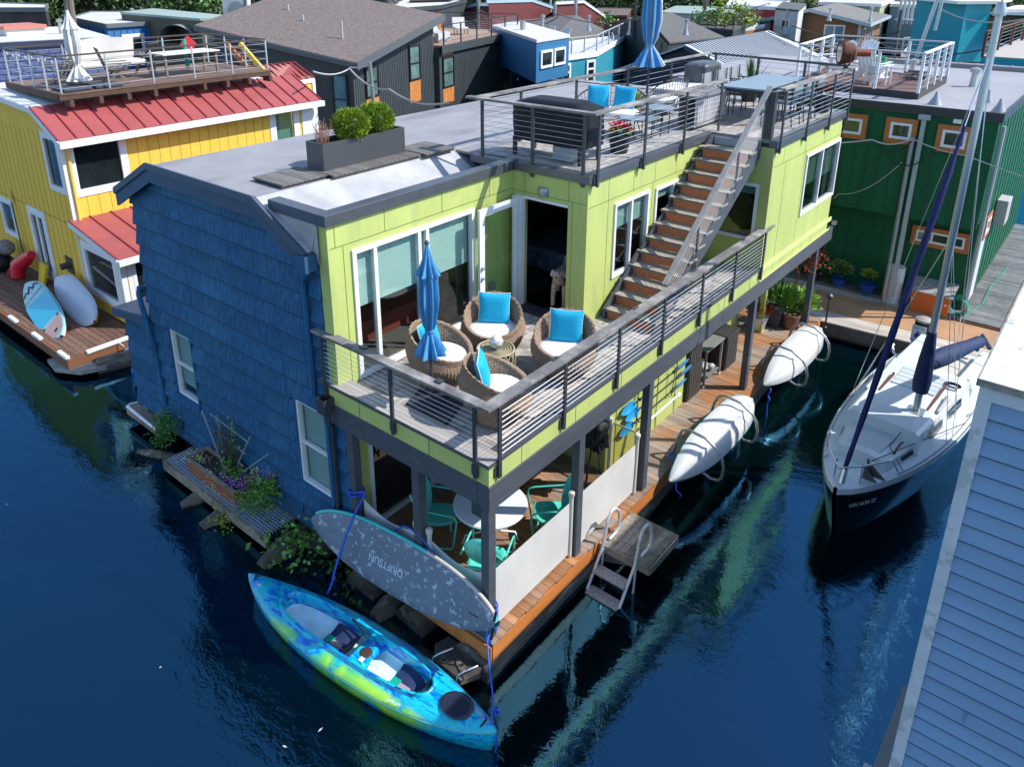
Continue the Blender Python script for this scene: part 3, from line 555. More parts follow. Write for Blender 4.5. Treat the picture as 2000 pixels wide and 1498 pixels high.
# loveseat & round chair of open rope weave
def rope_chair(name,label,w,d,loc,rz,cushmat,pillows=()):
    t=thing(name,label,'garden chair',loc,R(rz),'open weave metal seats on the roof terrace')
    def rim(a):   # a from -pi..pi, 0=back
        c=math.cos(a); s=math.sin(a); return Vector((w/2*s*(1 if abs(s)<.99 else 1),d/2*c,.46+.42*max(0,(c+.35)/1.35)**1.2))
    def low(a): c=math.cos(a); s=math.sin(a); return Vector((w/2*.72*s,d/2*.72*c,.36))
    A=[R(x) for x in range(-128,129,8)]
    mb=MB(); mb.tube([rim(a) for a in A],.014,6); mb.build('top_rail',STL,t,smooth=60,world=False)
    mb=MB()
    for a in A: mb.tube([rim(a),(rim(a)+low(a))/2+Vector((.04*math.sin(a),.04*math.cos(a),-.03)),low(a)],.007,4)
    for k in (.3,.62): mb.tube([rim(a).lerp(low(a),k)+Vector((.03*math.sin(a),.03*math.cos(a),-.02)) for a in A],.006,4)
    mb.build('rope_back',M('grey_brown_rope',(.20,.17,.15),.8),t,world=False)
    MB().lathe([(.02,.35),(.47,.35),(.5,.38),(.5,.43),(.46,.455),(.02,.46)],n=32,sq=(w*.8,d*.8)).build('seat_cushion',cushmat,t,smooth=60,world=False)
    for sx in (-1,1):
        for sy in (-1,1): mb=MB(); mb.cyl((sx*w*.3,sy*d*.28,.36),(sx*w*.38,sy*d*.36,0),.012,n=6); mb.build('leg',STL,t,world=False)
    for x,rz2 in pillows:
        pm=Matrix.Translation((x,.16*d,.67))@Matrix.Rotation(R(rz2),4,'Z')@Matrix.Rotation(R(-18),4,'X'); p=pillow(MB(),.44,.12).xf(pm).build('pillow',PILL,t,smooth=60,world=False); MB().tube(pillow_edge(.44),.006,5,closed=True).xf(pm).build('piping',PIPE,p,world=False)
    return t
p=at(1190,262,z=L3); rope_chair('open_weave_loveseat','curved two seat metal sofa with two turquoise pillows on the roof terrace',1.45,.85,(p.x-.1,p.y+.15,L3),18,CUSH,((-.28,10),(.24,-6)))
p=at(1296,235,z=L3); rope_chair('open_weave_chair','round open weave metal chair with white cushion beside the striped umbrella',.95,.85,(p.x-.05,p.y+.1,L3),-25,CUSH)
TT=M('blue_grey_table_top',(.19,.24,.29),.45,nz=5,nza=.08)
def low_table(label,p,r,h,rx=1):
    t=thing('low_table',label,'side table',(p.x,p.y,L3),0,'grey metal low tables'); MB().lathe([(.02,h-.02),(r,h-.02),(r,h),(.02,h)],n=32,sq=(rx,1)).build('table_top',TT,t,world=False,smooth=40)
    for a in (45,135,225,315): mb=MB(); q=Vector((r*.75*math.cos(R(a))*rx,r*.75*math.sin(R(a)),0)); mb.cyl(q,q+Vector((0,0,h-.02)),.011,n=6); mb.build('leg',STL,t,world=False)
low_table('lower and nearer of two grey oval metal tables by the terrace railing',at(1245,270,z=L3),.36,.40); low_table('higher round grey metal table in front of the round woven chair',at(1283,262,z=L3),.30,.52)
# plants in pots helper
LEAFG=M('bright_green_leaf',(.10,.26,.03),.5,isl=.45); LEAFD=M('dark_green_leaf',(.045,.13,.02),.5,isl=.45); LEAFY=M('yellow_green_leaf',(.24,.33,.025),.5,isl=.4); LEAFR=M('rust_red_leaf',(.33,.07,.03),.5,isl=.5); FLOR=M('pink_red_flower',(.65,.03,.07),.6,isl=.4); PURP=M('purple_flower',(.34,.14,.5),.6,isl=.4); CREAM=M('cream_leaf',(.5,.52,.28),.6,isl=.3); STEM=M('brown_stem',(.10,.06,.035),.8)
def pot(name,label,x,y,z,r,h,mat,sq=False,leaves=(),group='potted plants',stems=None,rz=0,spike=None):
    t=thing(name,label,'potted plant',(x,y,z),R(rz),group)
    n=4 if sq else 24; a0=pi/4 if sq else 0
    MB().lathe([(r*.72,0),(r*.98,h*.9),(r*1.04,h*.9),(r*1.04,h),(r*.9,h),(r*.88,h*.9)],n=n,a0=a0).build('pot',mat,t,world=False,smooth=0 if sq else 40)
    MB().lathe([(.01,h*.88),(r*.9,h*.9)],n=n,a0=a0,cap=False).build('soil',SOIL,t,world=False)
    rs=random.Random(hash(label)%1000 if False else len(label)*7+int(r*100))
    for (nm,mt,cnt,cr_,cz,l,w,droop) in leaves:
        mb=MB()
        for k in range(cnt):
            d=Vector((rs.gauss(0,1),rs.gauss(0,1),rs.uniform(-.2,1))).normalized(); q=Vector((0,0,h+cz))+Vector((d.x*cr_,d.y*cr_,d.z*cr_*.8))*rs.uniform(.3,1); mb.leaf(q,d+Vector((0,0,droop)),l*rs.uniform(.6,1.2),w)
        mb.build(nm,mt,t,world=False)
    if stems:
        mb=MB(); 
        for k in range(stems[0]):
            d=Vector((rs.uniform(-1,1),rs.uniform(-1,1),0))*stems[2]; mb.tube([(0,0,h*.9),(d.x*.4,d.y*.4,h+stems[1]*.5),(d.x,d.y,h+stems[1])],.008,5)
        mb.build('stem',STEM,t,world=False)
    if spike:
        mb=MB(); cnt,l,w,mt=spike
        for k in range(cnt):
            a=2*pi*k/cnt*1.618*5; e=rs.uniform(25,85); d=Vector((math.cos(a)*math.cos(R(e)),math.sin(a)*math.cos(R(e)),math.sin(R(e)))); q=Vector((0,0,h)); s_=d.cross(Vector((0,0,1))).normalized()*w/2; ll=l*rs.uniform(.75,1.1)
            mb.add([q-s_,q+s_,q+d*ll*.6+s_*.8,q+d*ll*.6-s_*.8,q+d*ll+Vector((0,0,-.05*(90-e)/60))],[(0,1,2,3),(3,2,4)])
        mb.build('foliage',mt,t,world=False)
    return t
BPOT=M('black_pot',(.02,.02,.022),.5); TERR=M('terracotta',(.28,.13,.085),.8,nz=5,nza=.15); WPOT=M('white_ceramic',(.7,.72,.74),.3); SQP=M('dark_slate_planter',(.05,.055,.065),.6,nz=4,nza=.2); BLUP=M('cobalt_glaze',(.02,.08,.35),.15)
p=at(1203,300,z=L3); pot('flower_pot','black pot of pink red and yellow flowers beside the black grill cover',p.x,p.y+.1,L3,.2,.3,BPOT,leaves=(('foliage',LEAFY,160,.16,.05,.09,.04,.3),('flowers',FLOR,130,.2,.12,.06,.05,.2)))
p=at(1612,217,z=L3); pot('flower_pot','dark pot of red flowers at the far right corner of the roof terrace',-.35,11.8,L3,.2,.35,BPOT,leaves=(('foliage',LEAFD,160,.2,.08,.09,.04,.3),('flowers',FLOR,120,.2,.12,.07,.06,.2)))
p=at(1240,235,z=L3); pot('spiky_plant','yellow green spiky plant behind the two turquoise pillows',p.x,p.y,L3,.17,.25,M('tan_pot',(.3,.2,.12),.8),spike=(46,.5,.035,LEAFY))
p=at(1455,170,z=L3); pot('palm_plant','tall green fan leaved spiky plant behind the grey dining chairs',-2.2,12.2,L3,.22,.3,BPOT,spike=(44,.85,.04,LEAFD))
# storage bench (slatted) and white bench with covered box
t=thing('slatted_bench','pale grey slatted bench box inside the terrace railing near the stairs','storage bench',(-1.65,9,L3))
mb=MB()
for k in range(14): mb.box(-1.62,8.7+k*.1-.6,L3+.12,-1.60,8.785+k*.1-.6,L3+.62)
mb.build('slats',M('grey_bench_slats',(.36,.36,.38),.7,isl=.15),t); mb=MB(); mb.box(-1.95,8.05,L3+.62,-1.56,9.55,L3+.68); mb.box(-1.95,8.05,L3+.06,-1.58,9.55,L3+.1); mb.box(-1.95,8.06,L3+.1,-1.93,9.54,L3+.62); mb.build('bench_frame',RAILW,t)
t=thing('white_cabinet','low white topped cabinet at the back of the roof terrace','cabinet',(-3.2,10.9,L3))
MB().box(-3.55,9.9,L3+.02,-2.9,12.2,L3+.42).build('cabinet_body',M('pale_cabinet',(.5,.5,.48),.6),t,bevel=.01); MB().box(-3.6,9.85,L3+.42,-2.85,12.25,L3+.46).build('cabinet_top',WHITE,t)
tag(softbox(-3.5,11.2,L3+.465,-2.9,12.15,L3+.9,r=.06,wob=.015,seed=4).build('covered_box',M('charcoal_vinyl_cover',(.06,.065,.075),.4,nz=4,nza=.4,bump=.4,bsc=5),None,smooth=60),'box shaped dark grey cover on the low white cabinet','covered box')
# dining table and chairs
t=thing('dining_table','long slate blue metal dining table on the roof terrace at the stair head','dining table',(-1.15,10.6,L3),0)
DX0,DX1,DY0,DY1=-1.75,-.75,9.35,11.7
MB().box(DX0,DY0,L3+.70,DX1,DY1,L3+.735).build('table_top',M('slate_blue_metal',(.20,.26,.31),.4,nz=3,nza=.06),t,bevel=.008); MB().box(DX0+.04,DY0+.04,L3+.63,DX1-.04,DY1-.04,L3+.70).build('apron',STL,t)
for x in (DX0+.06,DX1-.06):
    for y in (DY0+.06,DY1-.06): MB().box(x-.035,y-.035,L3,x+.035,y+.035,L3+.63).build('leg',M('slate_leg',(.05,.06,.075),.5),t)
def dchair():
    t=thing('dining_chair','','chair',(0,0,0),0,'grey metal dining chairs'); m=M('grey_blue_chair',(.12,.145,.17),.5); mb=MB()
    for k in range(5): mb.box(-.23,-.23+k*.095,.44,.23,-.15+k*.095,.46)
    mb.build('seat',m,t); MB().ext([(-.23,.235,.62),(-.23,.25,.9),(.23,.25,.9),(.23,.235,.62)],(0,.015,0)).build('backrest',M('sage_chair_back',(.26,.31,.33),.5),t)
    for x in (-.23,.23):
        MB().tube([(x,-.2,0),(x,-.2,.62),(x,-.05,.66),(x,.24,.66)],.013,6).build('armrest',STL,t); MB().tube([(x,.22,.92),(x,.21,.45),(x,.27,0)],.014,6).build('leg',STL,t)
    return t
d0=dchair(); DL=['grey dining chair on the left side of the blue table nearest the stairs','grey dining chair in the middle of the left side of the blue table','grey dining chair at the far left end of the blue table','grey dining chair between blue table and right railing nearest the stairs','grey dining chair in the middle between blue table and right railing','grey dining chair between blue table and right railing by the red flowers']
k=0
for x,rz in ((-1.98,90),(-.50,-90)):
    for y in (9.85,10.55,11.25):
        o=d0 if k==0 else dup(d0,(0,0,0)); o.location=(x,y,L3); o.rotation_euler=(0,0,R(rz)); o['label']=DL[k]; k+=1
# searchlight on the rail
t=thing('searchlight','rusty old ship searchlight mounted on the corner of the terrace railing','searchlight',(.0,12.1,ZR+.02)); RUST=M('rusty_iron',(.12,.04,.022),.75,.2,nz=9,nza=.5,bump=.4,bsc=20)
o=Vector((.0,11.9,ZR+.34)); dv=Vector((-.75,-.45,.0)).normalized()
mb=MB(); mb.tube([o-dv*.16,o-dv*.1,o+dv*.08,o+dv*.14,o+dv*.16],.2,20,rs=[.12,.2,.24,.24,.22]); mb.build('lamp_drum',RUST,t,smooth=40); MB().tube([o+dv*.155,o+dv*.175],.2,20).build('lens',DGLASS,t,smooth=40); MB().tube([o-dv*.45,o-dv*.16],.075,12).build('lamp_housing',M('red_rust',(.28,.06,.03),.7,nz=8,nza=.4),t,smooth=40)
sv=dv.cross(Vector((0,0,1))); mb=MB(); mb.tube([o+sv*.26,o+sv*.25-Vector((0,0,.2)),o-Vector((0,0,.31)),o-sv*.25-Vector((0,0,.2)),o-sv*.26],.018,8); mb.cyl(o-Vector((0,0,.34)),o-Vector((0,0,.3)),.05); mb.build('yoke',RUST,t,smooth=40)
mb=MB()
for k in range(24):
    a=2*pi*k/24; q=o+dv*.12+(sv*math.cos(a)+Vector((0,0,1))*math.sin(a))*.25; mb.beam(q,q+dv*.03,.02,.02)
mb.tube([o+dv*.17+(sv*math.cos(2*pi*k/24)+Vector((0,0,1))*math.sin(2*pi*k/24))*.235 for k in range(24)],.014,6,closed=True); mb.build('lens_ring',RUST,t)
# roof walk pads + planter
for lab,(x0,y0,x1,y1) in (('weathered slatted walk pad nearest the blue gable',(-5.1,.38,-4.33,1.2)),('slatted walk pad under the long grey planter',(-4.95,1.22,-4.18,3.1)),('slatted walk pad beyond the grey planter near the terrace railing',(-4.85,3.13,-4.1,3.85))):
    mb=MB(); nb=8
    y=y0
    while y<y1-.03: mb.box(x0,y,5.905,x1,min(y+.09,y1),5.93); y+=.098
    mb.box(x0+.03,y0+.01,5.865,x0+.08,y1,5.905); mb.box(x1-.08,y0+.01,5.865,x1-.03,y1,5.905)
    tag(mb.build('walk_pad',M('aged_grey_wood',(.14,.13,.125),.85,isl=.25,nz=10,nza=.3,st=(.3,3,1)),None),lab,'walk pad','wooden walk pads on the roof')
t=thing('roof_planter','long charcoal planter box holding two clipped bushes on the roof','planter',(-4.65,2.15,5.932)); mb=MB(); X0,X1,Y0,Y1=-4.92,-4.50,1.28,3.02; zt=6.36
mb.box(X0,Y0,5.932,X1,Y1,5.95)
for a in ((X0,Y0,X1,Y0+.025),(X0,Y1-.025,X1,Y1),(X0,Y0+.025,X0+.025,Y1-.025),(X1-.025,Y0+.025,X1,Y1-.025)): mb.box(a[0],a[1],5.95,a[2],a[3],zt)
mb.build('planter_box',M('charcoal_planter',(.062,.068,.078),.4,nz=2,nza=.05),t); MB().box(X0+.025,Y0+.025,5.95,X1-.025,Y1-.025,zt-.06).build('soil',SOIL,t)
def bush(name,label,c,r,mt,cnt,l=.05,w=.03,parent=None,group=None,sq=(1,1,.85)):
    mb=MB(); rs=random.Random(int(abs(c[0]*77+c[1]*31)))
    for k in range(cnt):
        d=Vector((rs.gauss(0,1),rs.gauss(0,1),rs.gauss(0,1)*.9+.25)).normalized(); lump=1+.07*math.sin(5*d.x+3)*math.cos(6*d.y+2)+.05*math.sin(11*d.z+7*d.x)*math.sin(9*d.y)+(.14 if rs.random()<.03 else 0); q=Vector(c)+Vector((d.x*sq[0],d.y*sq[1],d.z*sq[2]))*r*lump*rs.uniform(.55,1)**.35
        for j in range(2): mb.leaf(q,d+Vector((rs.uniform(-.7,.7),rs.uniform(-.7,.7),rs.uniform(-.2,.8))),l*rs.uniform(.7,1.3),w)
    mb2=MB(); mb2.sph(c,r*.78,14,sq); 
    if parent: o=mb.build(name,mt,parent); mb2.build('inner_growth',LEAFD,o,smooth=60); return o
    o=mb.build(name,mt,None); return tag(o,label,'bush',group)
for lab,y,x,r in (('rounded yellow green bush at the near middle of the roof planter',2.02,-4.69,.285),('rounded yellow green bush at the far end of the roof planter',2.60,-4.75,.30)):
    t2=thing('clipped_bush',lab,'bush',(x,y,zt-.05),0,'clipped bushes in the roof planter'); bush('foliage','',(x,y,zt+.17),r,M('lime_conifer_leaf',(.20,.30,.02),.5,isl=.4),3600,.05,.018,t2); MB().cyl((x,y,zt-.06),(x,y,zt+.1),.03).build('trunk',STEM,t2)
mb=MB(); rs=random.Random(3)
for k in range(46):
    q=Vector((-4.75+rs.uniform(-.08,.08),1.45+rs.uniform(-.06,.1),zt-.06)); d=Vector((rs.uniform(-.5,.5),rs.uniform(-.5,.5),1)); e=q+d*rs.uniform(.15,.38); mb.tube([q,(q+e)/2+Vector((.01,0,0)),e],.003,4)
    for j in range(2): f=q.lerp(e,rs.uniform(.4,.9)); mb.tube([f,f+Vector((rs.uniform(-.08,.08),rs.uniform(-.08,.08),.06))],.002,4)
tag(mb.build('dried_plant',M('dry_twig',(.33,.19,.14),.8),None),'dried twiggy plant in the near end of the roof planter','plant')
# =============== lower deck ===============
t=thing('round_table','round white metal table among turquoise chairs on the lower deck','table',(-1.2,1.36,L1)); cx,cy=-1.2,1.36
MB().lathe([(.02,.70),(.53,.70),(.56,.69),(.565,.715),(.55,.73),(.02,.72)],(cx,cy,L1),40).build('table_top',M('white_enamel',(.75,.8,.85),.25,nz=2,nza=.03),t,smooth=40)
for k in range(4):
    a=R(45+90*k); c,s=math.cos(a),math.sin(a); MB().tube([(cx+.08*c,cy+.08*s,L1+.69),(cx+.07*c,cy+.07*s,L1+.4),(cx+.16*c,cy+.16*s,L1+.2),(cx+.38*c,cy+.38*s,L1+.16),(cx+.43*c,cy+.43*s,L1+.01)],.016,8).build('leg',WHITE,t,smooth=60)
TURQ=M('turquoise_enamel',(.10,.66,.55),.3,nz=2,nza=.06,coat=.3)
def lawn_chair():
    t=thing('metal_lawn_chair','','chair',(0,0,0),0,'turquoise metal lawn chairs')
    def seat(u,v):
        x=(u-.5)*2; y=(v-.5)*2; e=1-.12*abs(y)**3*(abs(x)); k=(1-.25*max(0,-y)**2*abs(x)**2); return (x*.27*e*k,y*.25*(1-.10*x*x*(1 if y<0 else .3)),.42-.035*(1-x*x)*(1-y*y)*1.0+.02*y*-1-(.03 if abs(x)>.99 or abs(y)>.99 else 0))
    MB().grid(seat,16,16).build('seat',TURQ,t,smooth=70)
    def back(u,v):
        a=2*pi*u; r=max(.001,v); x=r*math.sin(a)*.27; z=r*math.cos(a)*.29; k=.05*(1-r*r); fl=.010*math.cos(x*70)*(1-r)*(r<.8); return (x*(1 if z<0 else 1-.1*abs(z)),.30+k+fl+z*.30+(-.03 if v>.99 else 0),.74+z)
    MB().grid(back,40,10,wrap=True).build('backrest',TURQ,t,smooth=70)
    for s in (-1,1):
        x=.31*s; MB().tube([(x*.75,.42,.86),(x,.30,.66),(x,.22,.65),(x,-.22,.63),(x,-.30,.60),(x,-.32,.54),(x,-.26,.08),(x,-.22,.025),(x,-.12,.013),(x,.30,.013)],.015,8).build('arm_and_leg_tube',TURQ,t,smooth=70)
    MB().tube([(-.31,.3,.013),(0,.36,.013),(.31,.3,.013)],.014,8).build('floor_bar',TURQ,t,smooth=60); MB().tube([(-.30,-.24,.36),(-.25,-.2,.385),(.25,-.2,.385),(.30,-.24,.36)],.012,6).build('seat_bar',TURQ,t)
    return t
c0=lawn_chair(); CLB=['turquoise metal chair on the left side of the white table by the glass door','turquoise metal chair behind the white table facing the left','turquoise metal chair seen from behind next to the corner post']
for i,(x,y,rz) in enumerate(((-1.88,1.0,118),(-.62,2.10,-48),(-.72,.74,-155))):
    o=c0 if i==0 else dup(c0,(0,0,0)); o.location=(x,y,L1+.001); o.rotation_euler=(0,0,R(rz)); o['label']=CLB[i]
# privacy screens
SCR=M('cream_mesh_screen',(.62,.61,.60),.8,trans=.06,nz=2,nza=.06); SCRT=M('sheer_mesh_screen',(.62,.64,.65),.8,trans=.2); POLE=M('screen_roller_case',(.62,.6,.54),.5)
def screen(label,p0,p1,z0,z1,mat,pole_at=1,sag=.0):
    t=thing('privacy_screen',label,'privacy screen',(p0[0],p0[1],L1),0,'roll out screens round the lower deck'); p0=Vector((*p0,0)); p1=Vector((*p1,0)); nrm=(p1-p0).normalized().cross(Vector((0,0,1)))
    mb=MB(); mb.grid(lambda u,v:p0.lerp(p1,u)+nrm*(.014*math.sin(u*7)*math.sin(v*3.1))+Vector((0,0,lerp(z0+sag*math.sin(u*pi)*.4,z1-sag*math.sin(u*pi),v))),18,8); mb.build('screen_fabric',mat,t,smooth=80)
    q=p1 if pole_at else p0; q=q+(p1-p0).normalized()*(.05 if pole_at else -.05); mb=MB(); mb.cyl(q+Vector((0,0,L1+.02)),q+Vector((0,0,z1+.12)),.035,n=12); mb.build('roller_case',POLE,t,smooth=40); MB().lathe([(.045,z1+.10),(.05,z1+.12),(.05,z1+.17),(.03,z1+.19)],(q.x,q.y,0),12).build('end_cap',POLE,t,smooth=40)
screen('cream mesh screen along the deck edge beside the corner post',(-.085,.08),(-.085,1.83),L1+.06,L1+1.0,SCR); screen('cream mesh screen along the deck edge behind the ladder',(-.085,2.08),(-.085,3.72),L1+.06,L1+1.0,SCR)
screen('sheer sagging screen between the two left front posts',(-2.52,.02),(-1.46,.02),L1+.08,L1+.95,SCRT,sag=.12); screen('sheer sagging screen between front middle post and corner post',(-.17,.03),(-1.12,.03),L1+.08,L1+.95,SCRT,sag=.1,pole_at=1)
t=thing('clear_screen','clear plastic screen across the deck beside the paddle wall','privacy screen',(-.4,4.0,L1)); MB().box(-.70,4.02,L1+.06,-.16,4.024,L1+1.0).build('clear_panel',glass('clear_plastic',(.85,.80,.70)),t); mb=MB(); mb.box(-.70,4.01,L1+1.0,-.16,4.035,L1+1.02); mb.build('top_edge',M('grey_edge',(.25,.25,.25),.5),t); MB().cyl((-.72,4.0,L1+.02),(-.72,4.0,L1+1.1),.035).build('roller_case',POLE,t,smooth=40)
# paddles on the wall
PB=M('cyan_paddle_blade',(.005,.30,.70),.3,coat=.3); 
def paddle(label,y0,z0,y1,z1,mat=PB,second=True):
    t=thing('kayak_paddle',label,'paddle',(-.70,(y0+y1)/2,z0),0,'paddles on the wall'); a=Vector((-.70,y0,z0)); b=Vector((-.70,y1,z1)); d=(b-a).normalized(); MB().tube([a,b],.015,8).build('shaft',STL,t)
    for e,s in ((a,-1),(b,1)):
        mb=MB(); u=d*s; w=Vector((.3,0,1)).normalized() if s>0 else Vector((-.2,0,1)).normalized(); n_=u.cross(w); 
        def bl(p,q): k=math.sin(pi*min(1,.12+p*.88))**.6 if p<1 else 0; return e+u*(p*.48-.05)+w*((q-.5)*.19*max(.1,k))+n_*(.02*(1-(2*q-1)**2)*math.sin(p*pi))
        mb.grid(bl,12,6); o=mb.build('blade',mat,t,smooth=70)
    for e in (a.lerp(b,.12),a.lerp(b,.88)): MB().tube([e-d*.01,e+d*.01],.03,10).build('drip_ring',STL,t)
for lab,dy,z in (('uppermost of three blue kayak paddles on the green wall',.12,1.62),('middle of three blue kayak paddles on the green wall',.28,1.42),('lowest of three blue kayak paddles on the green wall',.10,1.20)): paddle(lab,4.6+dy,z,6.3+dy,z+.0)
mb=MB(); mb.tube([(-.72,5.05,.95),(-.72,6.55,.95)],.022,8); mb.tube([(-.72,6.5,.95),(-.72,6.62,.95)],.035,8); tag(mb.build('white_pole',WHITE,None,smooth=40),'white pole hung on the green wall below the blue paddles','pole')
for k,y in enumerate((5.05,6.2)):
    tag(MB().tube([(-.77,y,1.75),(-.66,y,1.72),(-.70,y,1.1),(-.77,y,1.05)],.008,5).build('paddle_hook',STL,None),['dark wall hook carrying the near ends of the paddles','dark wall hook carrying the far ends of the paddles'][k],'hook','paddle hooks')
# storage boxes
DKB=M('dark_resin_box',(.035,.034,.034),.55,nz=3,nza=.1)
def resin_box(label,x0,y0,x1,y1,z,h,lid=True,ribs='x'):
    t=thing('storage_box',label,'storage box',((x0+x1)/2,(y0+y1)/2,z),0,'dark resin storage boxes'); MB().box(x0+.02,y0+.02,z,x1-.02,y1-.02,z+h-.05).build('box_body',DKB,t)
    mb=MB(); y=y0+.06
    while y<y1-.08: mb.box(x1-.02,y,z+.06,x1-.005,y+.06,z+h-.1); y+=.085
    mb.build('box_ribs',M('resin_rib',(.06,.058,.056),.55),t); mb=MB(); mb.box(x0,y0,z+h-.05,x1,y1,z+h); x=x0+.04
    while x<x1-.05: mb.box(x,y0+.02,z+h,x+.05,y1-.02,z+h+.006); x+=.07
    mb.build('lid',DKB,t,bevel=.006)
resin_box('lower of two stacked dark storage boxes beside the paddles',-1.22,6.95,-.70,7.6,L1,.74); resin_box('upper of two stacked dark storage boxes beside the paddles',-1.22,6.97,-.73,7.58,L1+.75,.68); resin_box('dark storage box behind the grey work table',-1.32,8.66,-.66,9.3,L1,.82)
t=thing('work_table','grey metal work table with lower shelf between storage boxes','table',(-.95,8.05,L1)); MB().box(-1.25,7.66,L1+.86,-.66,8.5,L1+.89).build('table_top',M('grey_green_metal',(.2,.22,.22),.35),t,bevel=.008); MB().box(-1.23,7.7,L1+.18,-.70,8.46,L1+.2).build('lower_shelf',M('grey_shelf',(.16,.17,.17),.5),t)
for x in (-1.21,-.71):
    for y in (7.7,8.46): MB().box(x-.02,y-.02,L1+.05,x+.02,y+.02,L1+.86).build('leg',M('silver_leg',(.3,.3,.3),.4,.5),t); MB().sph((x,y,L1+.04),.035,8).build('castor',WHITE,t)
mb=MB(); rs=random.Random(2)
for k in range(9): mb.sph((-.9+rs.uniform(-.12,.12),7.9+rs.uniform(0,.3),L1+.27+rs.uniform(0,.06)),.075,8,(1,1.3,.7))
tag(mb.build('folded_cloths',M('grey_cloth',(.4,.4,.4),.8),None,smooth=70),'bundle of pale cloth on the lower shelf of the work table','cloth')
# pots at the far end of the lower deck
pot('potted_plant','white pot with rust red leaved plant on the lower deck',-.92,11.15,L1,.2,.36,WPOT,leaves=(('foliage',LEAFR,420,.3,.14,.10,.04,.2),)); pot('potted_fern','square dark planter with bright green fern on the lower deck',-.72,11.62,L1,.3,.48,SQP,sq=True,leaves=(('foliage',LEAFG,700,.38,.22,.28,.035,.5),)); 
pot('potted_maple','terracotta pot with thin stemmed reddish maple beside the end post',-.35,11.75,L1,.21,.38,TERR,stems=(4,1.3,.3),leaves=(('foliage',LEAFR,330,.65,1.35,.08,.05,.0),('low_foliage',LEAFG,60,.2,.05,.08,.05,.1))); pot('potted_hosta','dark pot of pale lime hosta leaves behind the end post',-.42,12.35,L1,.24,.32,BPOT,leaves=(('foliage',M('pale_lime_leaf',(.28,.45,.08),.5,isl=.3),420,.42,.12,.2,.12,.2),))
# folding camp chair/bag
t=thing('folded_camp_chair','folded black camp chair with hanging bag under the balcony','camp chair',(-1.1,3.5,L1)); c=at(1160,860,z=1.55)
softbox(c.x-.2,c.y-.15,1.45,c.x+.2,c.y+.15,1.95,wob=.05,seed=9).build('bag',BLK,t,smooth=60)
for k,(dx,dy) in enumerate(((.18,.1),(-.2,.12),(0,-.22))): MB().tube([(c.x,c.y,1.75),(c.x+dx,c.y+dy,L1)],.014,6).build('leg',STL,t)
MB().ext([(c.x+.02,c.y+.16,1.75),(c.x+.2,c.y+.16,1.75),(c.x+.17,c.y+.16,2.15),(c.x+.05,c.y+.16,2.15)],(0,.01,0)).build('mesh_panel',M('pale_mesh',(.5,.55,.55),.6,nz=60,nza=.4),t)
# inside the doorway: the dog
def skin(name,pts,edges,radii,mat,parent,sub=2,world=True):
    me=bpy.data.meshes.new(name); inv=WM(parent).inverted() if parent and world else Matrix(); me.from_pydata([tuple(inv@Vector(p)) for p in pts],edges,[]); o=bpy.data.objects.new(name,me); S.collection.objects.link(o); o.parent=parent
    m=o.modifiers.new('skin','SKIN'); m.use_smooth_shade=True; s=o.modifiers.new('sub','SUBSURF'); s.levels=sub; s.render_levels=sub
    lay=me.skin_vertices[0] if me.skin_vertices else None
    if lay is None:
        me.attributes.new if False else None
    for i,r in enumerate(radii): me.skin_vertices[0].data[i].radius=(r,r) if not isinstance(r,tuple) else r
    me.skin_vertices[0].data[0].use_root=True
    me.materials.append(mat); return o
dg=at(1088,578,z=L2); dg=Vector((-2.13,4.36,L2)); fur=M('cream_curly_fur',(.75,.58,.44),.9,nz=18,nza=.4,bump=1,bsc=38)
t=thing('dog','curly cream coloured dog standing in the dark doorway and looking out','dog',tuple(dg)); D=lambda x,y,z: dg+Matrix.Rotation(R(26),3,'Z')@Vector((x,y,z))
# faces -Y : trunk runs back along +Y
P_=[D(0,.50,.47),D(0,.25,.46),D(0,.02,.48),D(0,-.08,.58),D(0,-.14,.70),D(.09,.02,.40),D(.10,-.02,.20),D(.10,-.04,.03),D(.10,-.10,.025),D(-.09,.02,.40),D(-.10,-.02,.20),D(-.10,-.04,.03),D(-.10,-.10,.025),D(.09,.52,.40),D(.10,.46,.26),D(.10,.58,.16),D(.10,.54,.03),D(-.09,.52,.40),D(-.10,.46,.26),D(-.10,.58,.16),D(-.10,.54,.03),D(0,.62,.55),D(0,.74,.68),D(0,-.24,.68),D(0,-.30,.665),D(.10,-.13,.70),D(.115,-.14,.60),D(-.10,-.13,.70),D(-.115,-.14,.60)]
E_=[(0,1),(1,2),(2,3),(3,4),(2,5),(5,6),(6,7),(7,8),(2,9),(9,10),(10,11),(11,12),(0,13),(13,14),(14,15),(15,16),(0,17),(17,18),(18,19),(19,20),(0,21),(21,22),(4,23),(23,24),(4,25),(25,26),(4,27),(27,28)]
Rr=[.13,.12,.14,.10,.105,.06,.045,.04,.035,.06,.045,.04,.035,.08,.055,.035,.035,.08,.055,.035,.035,.035,.025,.06,.04,.035,.04,.035,.04]
try:
    skin('body',P_,E_,Rr,fur,t)
except Exception as ex:
    me=None
    # mesh without skin layer: build it through the modifier defaults
    print('skin fallback',ex)
MB().sph(D(0,-.345,.675),.022,8).build('nose',STL,t,smooth=60)
for s in (-1,1): MB().sph(D(.04*s,-.225,.735),.014,8).build('eye',STL,t,smooth=60)
